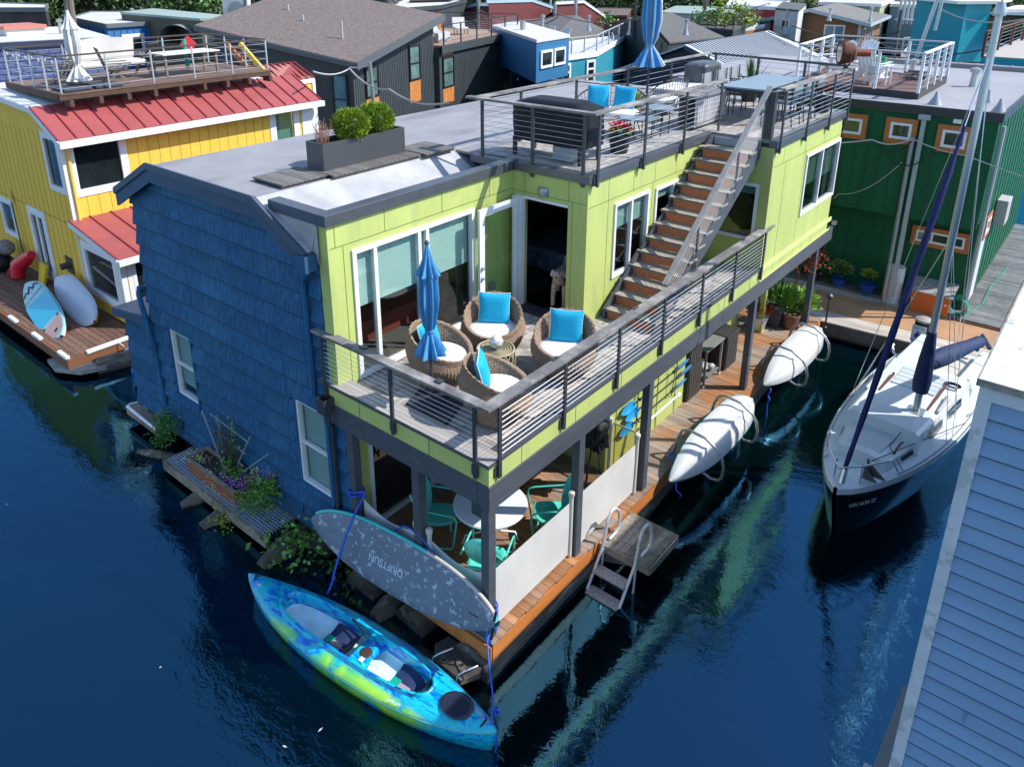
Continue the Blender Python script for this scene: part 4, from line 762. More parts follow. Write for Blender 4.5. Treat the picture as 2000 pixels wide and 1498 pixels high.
# =============== boats, boards, ladder round the houseboat ===============
ROPE=M('blue_rope',(.01,.09,.55),.6,nz=60,nza=.3)
def kmat():
    m=bpy.data.materials.new('blue_green_swirl_plastic'); m.use_nodes=True; t=m.node_tree; N=t.nodes; L=t.links; b=N['Principled BSDF']; b.inputs['Roughness'].default_value=.35; b.inputs['Coat Weight'].default_value=.4
    tc=N.new('ShaderNodeTexCoord'); mp=N.new('ShaderNodeMapping'); mp.inputs['Scale'].default_value=(.8,2.2,2); L.new(tc.outputs['Object'],mp.inputs[0]); n=N.new('ShaderNodeTexNoise'); n.inputs['Scale'].default_value=2.6; n.inputs['Detail'].default_value=8; n.inputs['Distortion'].default_value=2.4; L.new(mp.outputs[0],n.inputs['Vector'])
    r=N.new('ShaderNodeValToRGB'); e=r.color_ramp.elements; e[0].position=.30; e[0].color=(.0,.08,.50,1); e[1].position=.72; e[1].color=(.02,.50,.36,1); q=e.new(.42); q.color=(.0,.22,.70,1); q=e.new(.52); q.color=(.01,.55,.60,1); q=e.new(.6); q.color=(.0,.42,.70,1); L.new(n.outputs[0],r.inputs[0])
    s=N.new('ShaderNodeSeparateXYZ'); L.new(tc.outputs['Object'],s.inputs[0]); mr=N.new('ShaderNodeMapRange'); mr.inputs[1].default_value=-.29; mr.inputs[2].default_value=-.35; L.new(s.outputs[1],mr.inputs[0])
    n2=N.new('ShaderNodeTexNoise'); n2.inputs['Scale'].default_value=2.0; n2.inputs['Detail'].default_value=8; n2.inputs['Distortion'].default_value=1.0; L.new(tc.outputs['Object'],n2.inputs['Vector']); r2=N.new('ShaderNodeValToRGB'); e=r2.color_ramp.elements; e[0].position=.4; e[0].color=(.0,.50,.16,1); e[1].position=.66; e[1].color=(.42,.78,.05,1); L.new(n2.outputs[0],r2.inputs[0])
    mk=N.new('ShaderNodeMapRange'); mk.inputs[1].default_value=.42; mk.inputs[2].default_value=.48; L.new(n2.outputs[0],mk.inputs[0]); mu=N.new('ShaderNodeMath'); mu.operation='MULTIPLY'; L.new(mr.outputs[0],mu.inputs[0]); L.new(mk.outputs[0],mu.inputs[1])
    mx=N.new('ShaderNodeMix'); mx.data_type='RGBA'; L.new(mu.outputs[0],mx.inputs[0]); L.new(r.outputs[0],mx.inputs[6]); L.new(r2.outputs[0],mx.inputs[7]); L.new(mx.outputs[2],b.inputs['Base Color']); return m
KM=kmat(); a=at(487,1122,z=.36); b=at(969,1432,z=.34); kc=(a+b)/2; kl=(b-a).length; ka=math.atan2(b.y-a.y,b.x-a.x)
t=thing('tandem_kayak','swirled blue and green two seat kayak floating below the grey paddle board','kayak',(kc.x,kc.y,0.0),ka); KT=t
def sgp(v,p): return math.copysign(abs(v)**p,v)
def out_(a): x=math.cos(a); w=(1-abs(x)**2.1)**.78 if abs(x)<1 else 0; return Vector((kl/2*x,.46*math.copysign(w,math.sin(a)),.27+.12*abs(x)**5))
def coam(a,lx=1.36,ly=.265,z=.37,cx=-.10): return Vector((cx+lx*sgp(math.cos(a),.62),ly*sgp(math.sin(a),.72),z))
def rings(mb,fs,n=96):
    def fn(u,v): k=v*(len(fs)-1); i=min(int(k+1e-6),len(fs)-2); return fs[i](2*pi*u).lerp(fs[i+1](2*pi*u),k-i)
    return mb.grid(fn,n,len(fs)-1,wrap=True)
mb=MB(); rings(mb,[lambda a:Vector((out_(a).x*.9,out_(a).y*.45,-.06)),lambda a:Vector((out_(a).x*.97,out_(a).y*.88,.02)),lambda a:Vector((out_(a).x*1.0,out_(a).y*1.0,.17+.08*abs(math.cos(a))**5)),out_,
  lambda a:out_(a)*.985+Vector((0,0,.02)),lambda a:out_(a).lerp(coam(a,z=.36),.35)+Vector((0,0,.025)),lambda a:out_(a).lerp(coam(a,z=.35),.8)+Vector((0,0,.012)),lambda a:coam(a,1.38,.285,.355),lambda a:coam(a,1.37,.28,.40),lambda a:coam(a,1.34,.25,.405),lambda a:coam(a,1.31,.235,.37),lambda a:coam(a,1.29,.225,.22)])
hull=mb.build('hull',KM,t,smooth=70,world=False)
MB().tube([Vector((out_(2*pi*k/64).x*1.0,out_(2*pi*k/64).y*1.0,out_(2*pi*k/64).z-.015)) for k in range(64)],.012,6,closed=True).build('gunwale_seam',M('pale_teal_edge',(.12,.5,.5),.3),t,world=False,smooth=60)
mb=MB(); rings(mb,[lambda a:coam(a,1.29,.225,.22),lambda a:coam(a,1.25,.205,.17),lambda a:coam(a,.9,.12,.15),lambda a:coam(a,.02,.01,.15)]); mb.build('cockpit_floor',M('pale_blue_plastic',(.60,.86,.92),.35,nz=5,nza=.12),t,smooth=60,world=False)
NAVY=M('navy_seat_fabric',(.012,.03,.10),.7,nz=8,nza=.3)
for sx in (-.22,.98):
    mb=MB(); mb.grid(lambda u,v:Vector((sx-.36+.42*u,(v-.5)*.40,.18+.05*(2*v-1)**2+.05*(1-u)*u*2)),10,8); mb.build('seat',NAVY,t,smooth=70,world=False)
    MB().grid(lambda u,v:Vector((sx+.03+.16*v+.05*math.sin(u*pi),(u-.5)*.42,.20+.27*v)),10,6).build('seat_backrest',M('black_padded_back',(.035,.03,.03),.6,nz=60,nza=.6,st=(1,1,1)),t,smooth=70,world=False)
    MB().box(sx-.33,-.14,.235,sx-.2,-.02,.243).build('seat_patch',M('teal_patch',(.0,.35,.25),.5),t,world=False); MB().box(sx-.2,-.19,.235,sx-.03,-.05,.241).build('seat_label',M('mauve_patch',(.38,.28,.35),.7),t,world=False)
    for s in (-1,1): MB().tube([(sx+.12,s*.19,.38),(sx-.12,s*.235,.40)],.012,5).build('strap',STL,t,world=False)
MB().ext([(.02,-.235,.30),(.02,.235,.30),(.05,.235,.375),(.24,.235,.375),(.28,.235,.30),(.28,-.235,.30),(.24,-.235,.375),(.05,-.235,.375)],(0,0,.005)).build('console_edge',KM,t,world=False); mb=MB(); mb.grid(lambda u,v:Vector((.08+.20*u+.03*math.cos(v*2*pi),(v-.5)*.46,.36-.10*abs(2*u-1)**4)),8,8); mb.build('centre_console',KM,t,smooth=70,world=False)
MB().lathe([(.085,.36),(.09,.38),(.07,.388),(.02,.385)],(.18,-.05,0),20).build('console_hatch',M('dark_brown_hatch',(.06,.04,.035),.4),t,world=False,smooth=40); MB().lathe([(.045,.36),(.05,.372),(.02,.378)],(.16,.13,0),14).build('cup_fitting',M('black_fitting',(.02,.02,.03),.4),t,world=False); MB().lathe([(.022,.372),(.02,.385)],(.16,.13,0),10).build('bolt_cap',STEEL,t,world=False)
MB().lathe([(.185,.385),(.20,.40),(.185,.415),(.15,.418),(.145,.41),(.02,.412)],(1.66,.0,-.002),32,sq=(1.15,.92)).build('stern_hatch',M('navy_hatch_lid',(.02,.025,.05),.35),t,world=False,smooth=40)
for x,y in ((1.62,.11),(1.80,.04)): MB().lathe([(.03,.375),(.03,.392),(.01,.395)],(x,y,0),10,sq=(1,1.4)).build('hatch_tab',M('lime_tab',(.55,.65,.03),.5),t,world=False)
for x,y in ((1.64,-.09),(.22,-.17),(-1.93,-.06)): MB().box(x-.035,y-.035,.383 if x>1 else .392,x+.035,y+.035,.387 if x>1 else .395).build('sticker',M('white_sticker',(.7,.72,.75),.5,nz=60,nza=.3),t,world=False)
for x,s in ((-2.05,1),(2.05,-1)): MB().tube([(x,-.07,.37),(x-.03*s,0,.43),(x,.07,.37)],.013,6).build('carry_handle',BLK,t,world=False)
MB().sph((-1.45,.02,.34),.06,10,(1,1,.3)).build('bow_drain',BLK,t,world=False)
text0=[]
rs=random.Random(1)
def rope(label,pts,r=.012,mat=None,name='rope'):
    P=[Vector(p) for p in pts]; out=[]
    for i in range(len(P)-1):
        p0=P[max(i-1,0)];p1=P[i];p2=P[i+1];p3=P[min(i+2,len(P)-1)]
        for k in range(6):
            s=k/6; out.append(.5*((2*p1)+(-p0+p2)*s+(2*p0-5*p1+4*p2-p3)*s*s+(-p0+3*p1-3*p2+p3)*s**3))
    out.append(P[-1]); return tag(MB().tube(out,r,7).build(name,mat or ROPE,None,smooth=80),label,'rope')
def coil(c,r,n,dz,ph=0): return [Vector(c)+Vector((r*math.cos(2*pi*k/8+ph),r*math.sin(2*pi*k/8+ph),dz*k/8)) for k in range(n*8)]
kb=at(967,1395,z=.42); rope('taut blue rope from the corner post down to the kayak stern',[(-.02,-.05,.70),(.02,-.14,.66)]+[tuple(Vector((.03,-.16,.6)).lerp(kb,k/4)) for k in range(1,5)]+[tuple(kb+Vector((.03,.05,.02))),tuple(kb+Vector((-.06,.02,.03))),tuple(kb+Vector((0,-.06,.02))),tuple(kb+Vector((.1,-.1,-.2))),tuple(kb+Vector((.1,-.12,-.45)))])
rope('blue rope wound round the lower corner post',coil((-.07,-.005,.72),.115,5,.09)+[(-.0,-.14,.75),(.03,-.15,.62),(-.0,-.13,.55),(.05,-.1,.66)],.012)
pr=at(705,955,y=-.09); rope('long blue rope looping from the left front post down to the water',coil((-2.65,0,1.55),.11,2,.06)+[tuple(at(712,965,y=-.12)),tuple(at(690,1010,y=-.25)),tuple(at(668,1070,y=-.5)),tuple(at(655,1110,y=-.65)),tuple(at(648,1140,y=-.72)),tuple(at(640,1158,y=-.75))],.017)
rope('blue rope sagging along the sheer front screen',[tuple(at(760,1045,y=-.03)),tuple(at(790,1028,y=-.02)),tuple(at(822,1050,y=-.07)),tuple(at(850,1085,y=-.04)),tuple(at(885,1125,y=-.05)),(-.6,-.08,.85)],.012)
rope('thin white cord tied round the middle front post',coil((-1.3,0,1.25),.10,2,.05)+[(-1.45,-.12,1.15),(-1.3,-.13,1.3),(-1.15,-.1,1.1)],.006,WHITE)
# grey paddle board hung on the front posts
p0=at(611,1012,y=-.30); p1=at(972,1220,y=-.22); ax=(p1-p0); LB=ax.length; ax.normalize(); up=at(840,1078,y=-.13)-at(760,1196,y=-.52); up=(up-ax*up.dot(ax)).normalized(); nn=ax.cross(up).normalized()
if nn.y>0: nn=-nn
t=thing('paddle_board','worn grey paddle board with peeled white patches hanging across the front posts','paddle board',tuple(((p0+p1)/2)*1))
def bw(s): return .41*(1-abs(2*s-1)**2.6)**.62 if 0<s<1 else 0
BMAT=M('worn_grey_board',(.13,.17,.23),.55,nz=2,nza=.12,col2=(.36,.46,.54),c2=(.565,.62),c2s=9,c2st=(1.2,2.6,1.0),det=12)
C0=(p0+p1)/2
mb=MB(); NS=48
def brd(u,v): s=.004+.992*u; k=2*v-1; return p0+ax*LB*s+up*bw(s)*k+nn*(.045*(1-k**4)**.5-.0)
mb.grid(brd,NS,14); o=mb.build('top_deck',BMAT,t,smooth=70)
mb=MB(); mb.grid(lambda u,v:(lambda s,k:p0+ax*LB*s+up*bw(s)*k-nn*(.07*(1-abs(k)**5)**.5))(.004+.992*u,2*v-1),NS,12); mb.build('underside',M('turquoise_board_rail',(.04,.42,.44),.4),t,smooth=70)
mb=MB(); mb.tube([p0+ax*LB*s+up*(bw(s)+.004) for s in [k/40*.62+.02 for k in range(41)]],.028,8); mb.build('turquoise_edge',M('turquoise_edge',(.05,.5,.48),.35),t,smooth=70)
mb=MB(); mb.tube([p0+ax*LB*s+up*(bw(s)+.004) for s in [k/40*.34+.64 for k in range(41)]],.026,8); mb.build('pale_edge',M('pale_pink_edge',(.55,.48,.45),.5),t,smooth=70)
mb=MB(); q=p0+ax*LB*.88-up*.02+nn*.047; mb.beam(q,q+ax*.16,.012,.004,nn); mb.build('fin_slot',BLK,t); mb=MB(); q=p1-ax*.04; mb.beam(q+up*.16+nn*.03,q-up*.2+nn*.03,.03,.02,nn); mb.build('nose_guard',BLK,t)
def text(label,txt,loc,rx,rz,size,mat,parent=None,mtx=None,name='lettering',ext=.001):
    cu=bpy.data.curves.new(name,'FONT'); cu.body=txt; cu.size=size; cu.extrude=ext; cu.align_x='CENTER'; cu.align_y='CENTER'; tmp=bpy.data.objects.new('tmp_text',cu); S.collection.objects.link(tmp)
    bpy.context.view_layer.update(); dgp=bpy.context.evaluated_depsgraph_get(); me=bpy.data.meshes.new_from_object(tmp.evaluated_get(dgp)); bpy.data.objects.remove(tmp)
    mt=mtx if mtx is not None else Matrix.Translation(loc)@Matrix.Rotation(rz,4,'Z')@Matrix.Rotation(rx,4,'X')
    if parent is not None: mt=WM(parent).inverted()@mt
    me.transform(mt); me.materials.clear(); me.materials.append(mat); ob=bpy.data.objects.new(name,me); S.collection.objects.link(ob); ob.parent=parent; return ob
def frame_m(o,x,y):
    x=Vector(x).normalized(); y=Vector(y); y=(y-x*y.dot(x)).normalized(); z=x.cross(y); m=Matrix((x,y,z)).transposed().to_4x4(); return Matrix.Translation(o)@m
q=p0+ax*LB*.46-up*.03+nn*.052
text('', 'DRIFTSUN',None,0,0,.15,M('faded_white_print',(.55,.72,.82),.6),t,frame_m(q,-ax,-up))
text('','pelican',None,0,0,.075,M('white_print',(.7,.72,.75),.5),KT,WM(KT)@Matrix.Translation((.95,-.375,.345))@Matrix.Rotation(R(8),4,'Z')@Matrix.Rotation(R(12),4,'X'))
# steps unit under the board
t=thing('floating_step','low dark boarding step with two bent metal handles beside the front corner','boarding step',(-.4,-.35,0)); MB().ext([(-.72,-.10,.12),(-.78,-.32,.12),(-.62,-.5,.12),(-.12,-.52,.12),(-.0,-.28,.12),(-.1,-.08,.12)],(0,0,.1)).build('step_pad',M('weathered_black_step',(.05,.045,.04),.85,nz=5,nza=.4,col2=(.16,.12,.09),c2=(.5,.62),c2s=3),t,bevel=.01)
for x in (-.62,-.18): MB().tube([(x,-.54,.05),(x,-.52,.25),(x+.05,-.45,.3),(x+.12,-.25,.28)],.012,6).build('handle',STEEL,t,smooth=60)
# racks and white kayaks
TUBE=M('galvanised_tube',(.42,.43,.44),.35,.7)
def white_kayak(label,y0,y1,edge,strip,cx,cz):
    t=thing('white_kayak',label,'kayak',(cx,(y0+y1)/2,cz),0,'white kayaks in tube racks'); Ny=(y1-y0)
    N_=Vector((.62,0,.78)); T_=Vector((.78,0,-.62))
    def w(s): return 1.06*(max(0,(1-abs(2*s-1)**2.3))**.75 if s<.5 else max(0,(1-abs(2*s-1)**3.6))**.62)
    def f(u,v):
        s=.003+.994*u; k=2*v-1; b=.335*w(s); y=y0+Ny*s; h=(.235*(1-abs(k)**2.2)+.045*math.exp(-(k*9)**2)*min(1,w(s)*2))*w(s)**.8; return Vector((cx,y,cz))+T_*b*k+N_*(h-.10+.16*abs(2*s-1)**4*-1)
    def g(u,v):
        s=.003+.994*u; k=2*v-1; b=.335*w(s); y=y0+Ny*s; return Vector((cx,y,cz))+T_*b*k-N_*(.10*(1-k*k)*w(s)+.10+.16*abs(2*s-1)**4)
    MB().grid(f,48,20).build('hull',M('white_gelcoat',(.76,.78,.8),.22,nz=2,nza=.03,coat=.3),t,smooth=70); MB().grid(g,48,10).build('deck',edge,t,smooth=70)
    for sg in (-1,1): MB().tube([Vector((cx,y0+Ny*s,cz))+T_*(.335*w(s)*sg)-N_*(.10+.16*abs(2*s-1)**4) for s in [.01+.98*k/40 for k in range(41)]],.011,6).build('seam',strip,t,smooth=60)
    return t
CXK,CZK=.42,.86
white_kayak('white kayak with green seam lying in the nearer pair of tube hoops',4.35,7.75,M('green_deck_shell',(.01,.22,.18),.3),M('dark_green_seam',(.0,.13,.11),.4),CXK,CZK); white_kayak('white kayak with grey seam in the far pair of tube hoops',8.5,11.85,M('pale_deck_shell',(.55,.57,.6),.3),M('grey_seam',(.2,.22,.26),.4),CXK,CZK)
for lab,y in (('nearest steel hoop around the first white kayak',5.25),('second steel hoop around the first white kayak',6.75),('third steel hoop around the far white kayak',9.45),('farthest steel hoop around the far white kayak',10.9)):
    pts=[(-.12,y,.60),(-.05,y,.95),(.02,y,1.12),(.15,y,1.17),(.45,y-.0,1.14),(.70,y,1.0),(.80,y,.86),(.84,y,.68),(.82,y,.48),(.76,y,.40),(.62,y,.38),(.30,y,.50),(.06,y,.56)]
    out=[]; P=[Vector(p) for p in pts]
    for i in range(len(P)-1):
        for k in range(4): out.append(P[i].lerp(P[i+1],k/4))
    tag(MB().tube(out,.027,10).build('kayak_hoop',TUBE,None,smooth=60),lab,'kayak rack','tube hoops carrying the white kayaks')
rope('coiled blue rope at the inner side of the nearer white kayak',coil((-.0,5.0,.63),.10,2,.05)+[(.1,5.0,.66),(.15,4.9,.72)],.01); rope('blue rope knotted on the near tip of the far white kayak',[(.42,8.48,.66),(.44,8.44,.6),(.4,8.45,.5),(.45,8.42,.42),(.41,8.44,.3),(.43,8.43,.0)],.018); rope('short blue rope at the near tip of the first white kayak',[(.38,4.4,.68),(.42,4.33,.58),(.5,4.36,.5),(.46,4.38,.42)],.012)
# ladder platform
WEATH=M('weathered_grey_planks',(.26,.225,.18),.85,isl=.25,nz=7,nza=.35,st=(2,2,2),bump=.4,bsc=25,col2=(.13,.12,.09),c2=(.5,.65),c2s=3)
t=thing('swim_platform','small weathered plank platform hung off the deck beside the ladder','platform',(.5,2.9,.4)); mb=MB(); x=.09
while x<.9: mb.box(x,2.5,.50,min(x+.098,.93),3.36,.535); x+=.105
mb.build('planks',WEATH,t); mb=MB(); mb.box(.075,2.46,.41,.95,2.495,.535); mb.box(.075,3.365,.41,.95,3.40,.535); mb.box(.935,2.5,.41,.965,3.36,.532); mb.build('edge_frame',WEATH,t); MB().ext([(.12,2.6,.40),(.9,2.6,.40),(.12,2.6,.1)],(0,.04,0)).build('bracket',TUBE,t)
t=thing('swim_ladder','metal swim ladder with curved handrails going down into the water','ladder',(.45,2.3,0))
for x in (.17,.74):
    P=[(x-.02,1.72,-.45),(x-.01,2.0,-.05),(x,2.40,.52),(x,2.46,.75),(x,2.52,.98),(x,2.62,1.08),(x,2.74,1.06),(x,2.84,.95),(x,2.88,.80),(x,2.86,.62),(x,2.80,.57),(x,2.5,.56)]
    out=[]
    for i in range(len(P)-1):
        for k in range(3): out.append(Vector(P[i]).lerp(Vector(P[i+1]),k/3))
    MB().tube(out,.024,10).build('handrail',M('dull_aluminium',(.60,.62,.63),.42,.25,nz=8,nza=.12),t,smooth=70)
    MB().tube([(x+.0,2.44,.5),(x+.0,2.42,.1),(x,2.35,-.3)],.02,8).build('rear_leg',M('dull_aluminium'),t,smooth=60)
for y,z in ((2.22,.27),(2.02,.02),(1.86,-.22)): MB().box(.18,y-.08,z-.03,.73,y+.12,z).build('rung',M('textured_step_metal',(.36,.36,.34),.6,.1,nz=30,nza=.4),t)
# planter shelf along the blue wall
t=thing('grated_shelf','narrow grated plastic shelf on a beam under the blue wall','shelf',(-5.9,-.33,.1)); mb=MB(); GR=M('pale_blue_grating',(.34,.42,.5),.5)
for y in [-.60+.055*i for i in range(11)]: mb.box(-7.48,y,.275,-4.27,y+.016,.295)
x=-7.46
k=0
while x<-4.3:
    k+=1; 
    for i in range(10): mb.box(x+(i%2)*.028,-.584+.055*i,.276,x+(i%2)*.028+.013,-.545+.055*i,.294)
    x+=.062
mb.build('grating',GR,t); MB().box(-7.5,-.66,.10,-4.24,-.61,.295).build('edge_beam',WEATH,t); MB().box(-7.45,-.6,.12,-4.3,-.05,.2).build('dark_underframe',M('dark_wet_wood',(.02,.02,.018),.8),t)
t=thing('cedar_planter','cedar planter box of soil on the grated shelf','planter',(-6.05,-.3,.30)); CED=M('reddish_cedar',(.26,.10,.045),.7,nz=4,nza=.4,st=(1,1,4)); X0,X1,Y0,Y1,Z0,Z1=-6.82,-5.28,-.52,-.10,.30,.58
mb=MB(); 
for a in ((X0,Y0,X1,Y0+.03),(X0,Y1-.03,X1,Y1),(X0,Y0+.03,X0+.03,Y1-.03),(X1-.03,Y0+.03,X1,Y1-.03)): mb.box(a[0],a[1],Z0,a[2],a[3],Z1)
mb.build('box_sides',CED,t); MB().box(X0+.03,Y0+.03,Z0,X1-.03,Y1-.03,Z1-.05).build('soil',M('speckled_soil',(.05,.038,.03),.9,nz=60,nza=.9,bump=.6,bsc=40),t); mb=MB(); mb.box(X0-.02,Y0-.02,Z1,X1+.02,Y0+.045,Z1+.02); mb.box(X0-.02,Y1-.045,Z1,X1+.02,Y1+.02,Z1+.02); mb.build('rim',WEATH,t)
t=thing('trellis','fan shaped weathered trellis standing in the cedar planter','trellis',(-5.9,-.16,.5)); 
for k in range(5):
    a=(k-2)*.16; MB().beam((-5.92+a*.7,-.2,.55),(-5.72+a*3.2,-.14,1.62-.1*abs(k-2)),.022,.014).build('upright',M('grey_lath',(.28,.33,.30),.8,nz=6,nza=.2),t)
for z,w in ((.85,.3),(1.15,.42),(1.45,.56)): MB().beam((-5.84-w,-.17,z+.06),(-5.80+w,-.17,z-.03),.022,.014).build('cross_lath',M('grey_lath'),t)
mb=MB(); rs=random.Random(6)
for k in range(60):
    q=Vector((-5.9+rs.uniform(-.2,.2),-.2,.6)); P=[q]
    for i in range(5): q=q+Vector((rs.uniform(-.12,.16),rs.uniform(-.04,.03),rs.uniform(.05,.25))); P.append(q)
    mb.tube(P,.0035,4)
tag(mb.build('climbing_vine',M('dry_vine',(.07,.045,.035),.8),None),'tangled brown vine climbing the fan shaped trellis','vine')
def foliage(name,label,cat,c,r,cnt,mt,l=.08,w=.04,sq=(1,1,1),grp=None,droop=.3,upb=.2):
    mb=MB(); rs=random.Random(int(abs(c[0])*100+cnt))
    cl=[Vector((rs.gauss(0,.5)*sq[0],rs.gauss(0,.5)*sq[1],rs.gauss(0,.5)*sq[2]))*r for _ in range(9)]
    for k in range(cnt):
        o=rs.choice(cl)+Vector((rs.gauss(0,.3)*sq[0],rs.gauss(0,.3)*sq[1],rs.gauss(0,.3)*sq[2]))*r; d=Vector((rs.uniform(-1,1),rs.uniform(-1,1),rs.uniform(-.5,.5)+upb-droop*rs.random())); mb.leaf(Vector(c)+o,d,l*rs.uniform(.6,1.3),w*rs.uniform(.7,1.2))
    return tag(mb.build(name,mt,None),label,cat,grp)
PG='plants along the blue wall'
foliage('leafy_plant','bright green leafy plant growing in the middle of the cedar planter','plant',(-5.75,-.25,.72),.16,220,LEAFG,.09,.05,grp=PG); foliage('climber_leaves','few green leaves high on the trellis','plant',(-5.8,-.2,1.1),.38,90,LEAFG,.07,.045,(1,.2,.8),grp=PG)
foliage('creeping_ivy','cream leaved ivy trailing at the far left end of the cedar planter','ivy',(-6.55,-.42,.60),.22,230,CREAM,.035,.03,(1.2,.9,.4),grp=PG); foliage('creeping_ivy','cream leaved ivy spilling over the right end of the cedar planter','ivy',(-5.28,-.15,.66),.18,200,CREAM,.045,.035,(1,.6,1),grp=PG); foliage('trailing_ivy','cream ivy strand hanging down the front of the cedar planter','ivy',(-5.95,-.55,.47),.15,60,CREAM,.035,.03,(1.2,.2,1),grp=PG)
foliage('ferny_plant','ferny green plant drooping over the right end of the shelf','plant',(-4.95,-.42,.62),.34,520,LEAFG,.13,.022,(1.2,.8,.6),droop=.6,grp=PG); foliage('flowering_plant','bushy green plant with purple blooms at the right end of the shelf','plant',(-4.75,-.15,.75),.2,300,LEAFG,.10,.03,(1,.7,1.2),grp=PG)
foliage('purple_flowers','purple flowers on the soil of the cedar planter','flowers',(-5.4,-.42,.72),.2,240,PURP,.03,.025,(1.3,.6,.6),grp=PG); foliage('purple_flowers','purple flower head above the bushy plant near the shelf end','flowers',(-4.8,-.16,1.0),.10,110,PURP,.03,.025,grp=PG); foliage('purple_flowers','low purple flowers at the shelf edge below the ferny plant','flowers',(-5.0,-.55,.45),.14,110,PURP,.03,.025,grp=PG)
foliage('willow_shrub','narrow leaved green shrub at the waterline by the blue annex','shrub',(-7.95,-.35,.55),.30,700,M('willow_leaf',(.06,.20,.03),.5,isl=.4),.12,.02,(.8,.8,1.5),droop=.5,grp=PG); foliage('leafy_shrub','broad leaved green plant hanging above the water right of the shelf','shrub',(-3.85,-.30,.28),.42,230,LEAFG,.10,.075,(1.3,.9,.5),grp=PG); foliage('leafy_shrub','small green plant hanging over the water under the paddle board','shrub',(-3.0,-.28,.05),.42,100,LEAFD,.09,.07,(1.4,.7,.4),grp=PG); foliage('leafy_shrub','small yellow green tuft below the middle of the shelf','shrub',(-5.35,-.75,.1),.18,130,LEAFY,.07,.04,grp=PG)
# logs and rot at the waterline
for lab,(x,y,z),l,r,rz in (('rotted grey log end under the left part of the shelf',(-6.3,-.55,.02),1.0,.14,80),('splintered pale log end under the shelf below the cedar planter',(-5.6,-.6,-.02),1.0,.17,86),('broken log end below the right end of the shelf',(-4.1,-.45,-.0),1.1,.20,95),('thin slanting log beside the blue annex',(-8.2,-.5,.03),.9,.08,25),('pale old log under the front middle of the lower deck',(-1.9,-.05,-.02),1.0,.2,90)):
    mb=MB(); rs=random.Random(int(x*10)); P=[Vector((x,y,z))+Vector((math.cos(R(rz)),math.sin(R(rz)),0))*(l*(k/10-.4)) for k in range(11)]; mb.tube(P,r,12,rs=[r*(.55+.45*min(1,k/3))*rs.uniform(.85,1.1) for k in range(11)])
    tag(mb.build('waterlogged_log',LOG,None,smooth=60),lab,'log','old float logs')
tag(MB().box(-9.75,-.25,.18,-8.45,.0,.32).build('annex_beam',WEATH,None),'weathered beam at the foot of the blue annex','beam'); tag(MB().tube([(-8.5,-.25,.33),(-9.75,-.22,.34),(-9.85,-.1,.3),(-9.8,.2,.25)],.035,8).build('bumper_rail',WHITE,None,smooth=60),'white bumper rail along the beam under the blue annex','bumper')
# =============== dock ===============
DA=4.0; Wk=thing('dock_walkway','','walkway',(0,0,0)); bpy.data.objects.remove(Wk)
F=Fr(0,13.0,DA)
mb=MB(); DP=M('sun_bleached_planks',(.42,.38,.33),.85,isl=.22,nz=6,nza=.25,st=(.3,2,1),bump=.3,bsc=20)
def dboard(u0,u1,d0,d1,z0,z1,m): 
    fbox(mb,F,u0,u1,-d1,-d0,z0,z1)
for d in (0,.16,.32,.48): dboard(-60,8,d+.004,d+.155,.38,.42,0)
for d in (1.95,2.11,2.27): dboard(-60,8,d+.004,d+.155,.38,.42,0)
mb.m=1; dboard(-60,8,-.05,-.0,.1,.42,1); mb.m=2; dboard(-60,8,.64,1.95,.39,.425,2); mb.m=1; dboard(-60,8,2.43,2.47,.1,.42,1); dboard(-60,8,.05,2.4,-.1,.3,1)
o=mb.build('walkway',[DP,M('dock_side_planks',(.16,.15,.14),.85,nz=3,nza=.3,bump=.3,bsc=10),M('tan_walkway_mat',(.42,.23,.12),.8,nz=2,nza=.12,bump=.3,bsc=60,col2=(.30,.19,.12),c2=(.5,.7),c2s=.9)],None,world=False); o['kind']='structure'
t=thing('dock_lamp','small dark bollard light on the corner of the deck by the walkway','bollard light',(.22,12.6,.5)); MB().lathe([(.05,0),(.05,.03),(.022,.05),(.022,.75),(.035,.78)],(.22,12.62,.42),12).build('lamp_post',METAL,t,smooth=40); MB().lathe([(.045,.78),(.05,.84),(.085,.85),(.085,.88),(.04,.93),(.01,.94)],(.22,12.62,.42),14).build('lamp_head',METAL,t,smooth=40)
t=thing('piling','dark wooden piling with metal cap beside the mast','piling',(2.35,12.7,-.5)); px,py=2.30,12.75; MB().cyl((px,py,-1),(px,py,1.25),.17,n=16).build('pile_shaft',M('dark_creosote',(.025,.022,.018),.85,nz=6,nza=.5,st=(3,3,.3),bump=.5,bsc=15),t,smooth=40); MB().lathe([(.175,1.2),(.19,1.22),(.18,1.25),(.1,1.29),(.02,1.30)],(px,py,0),16).build('pile_cap',M('grey_pile_cap',(.3,.29,.27),.6),t,smooth=40)
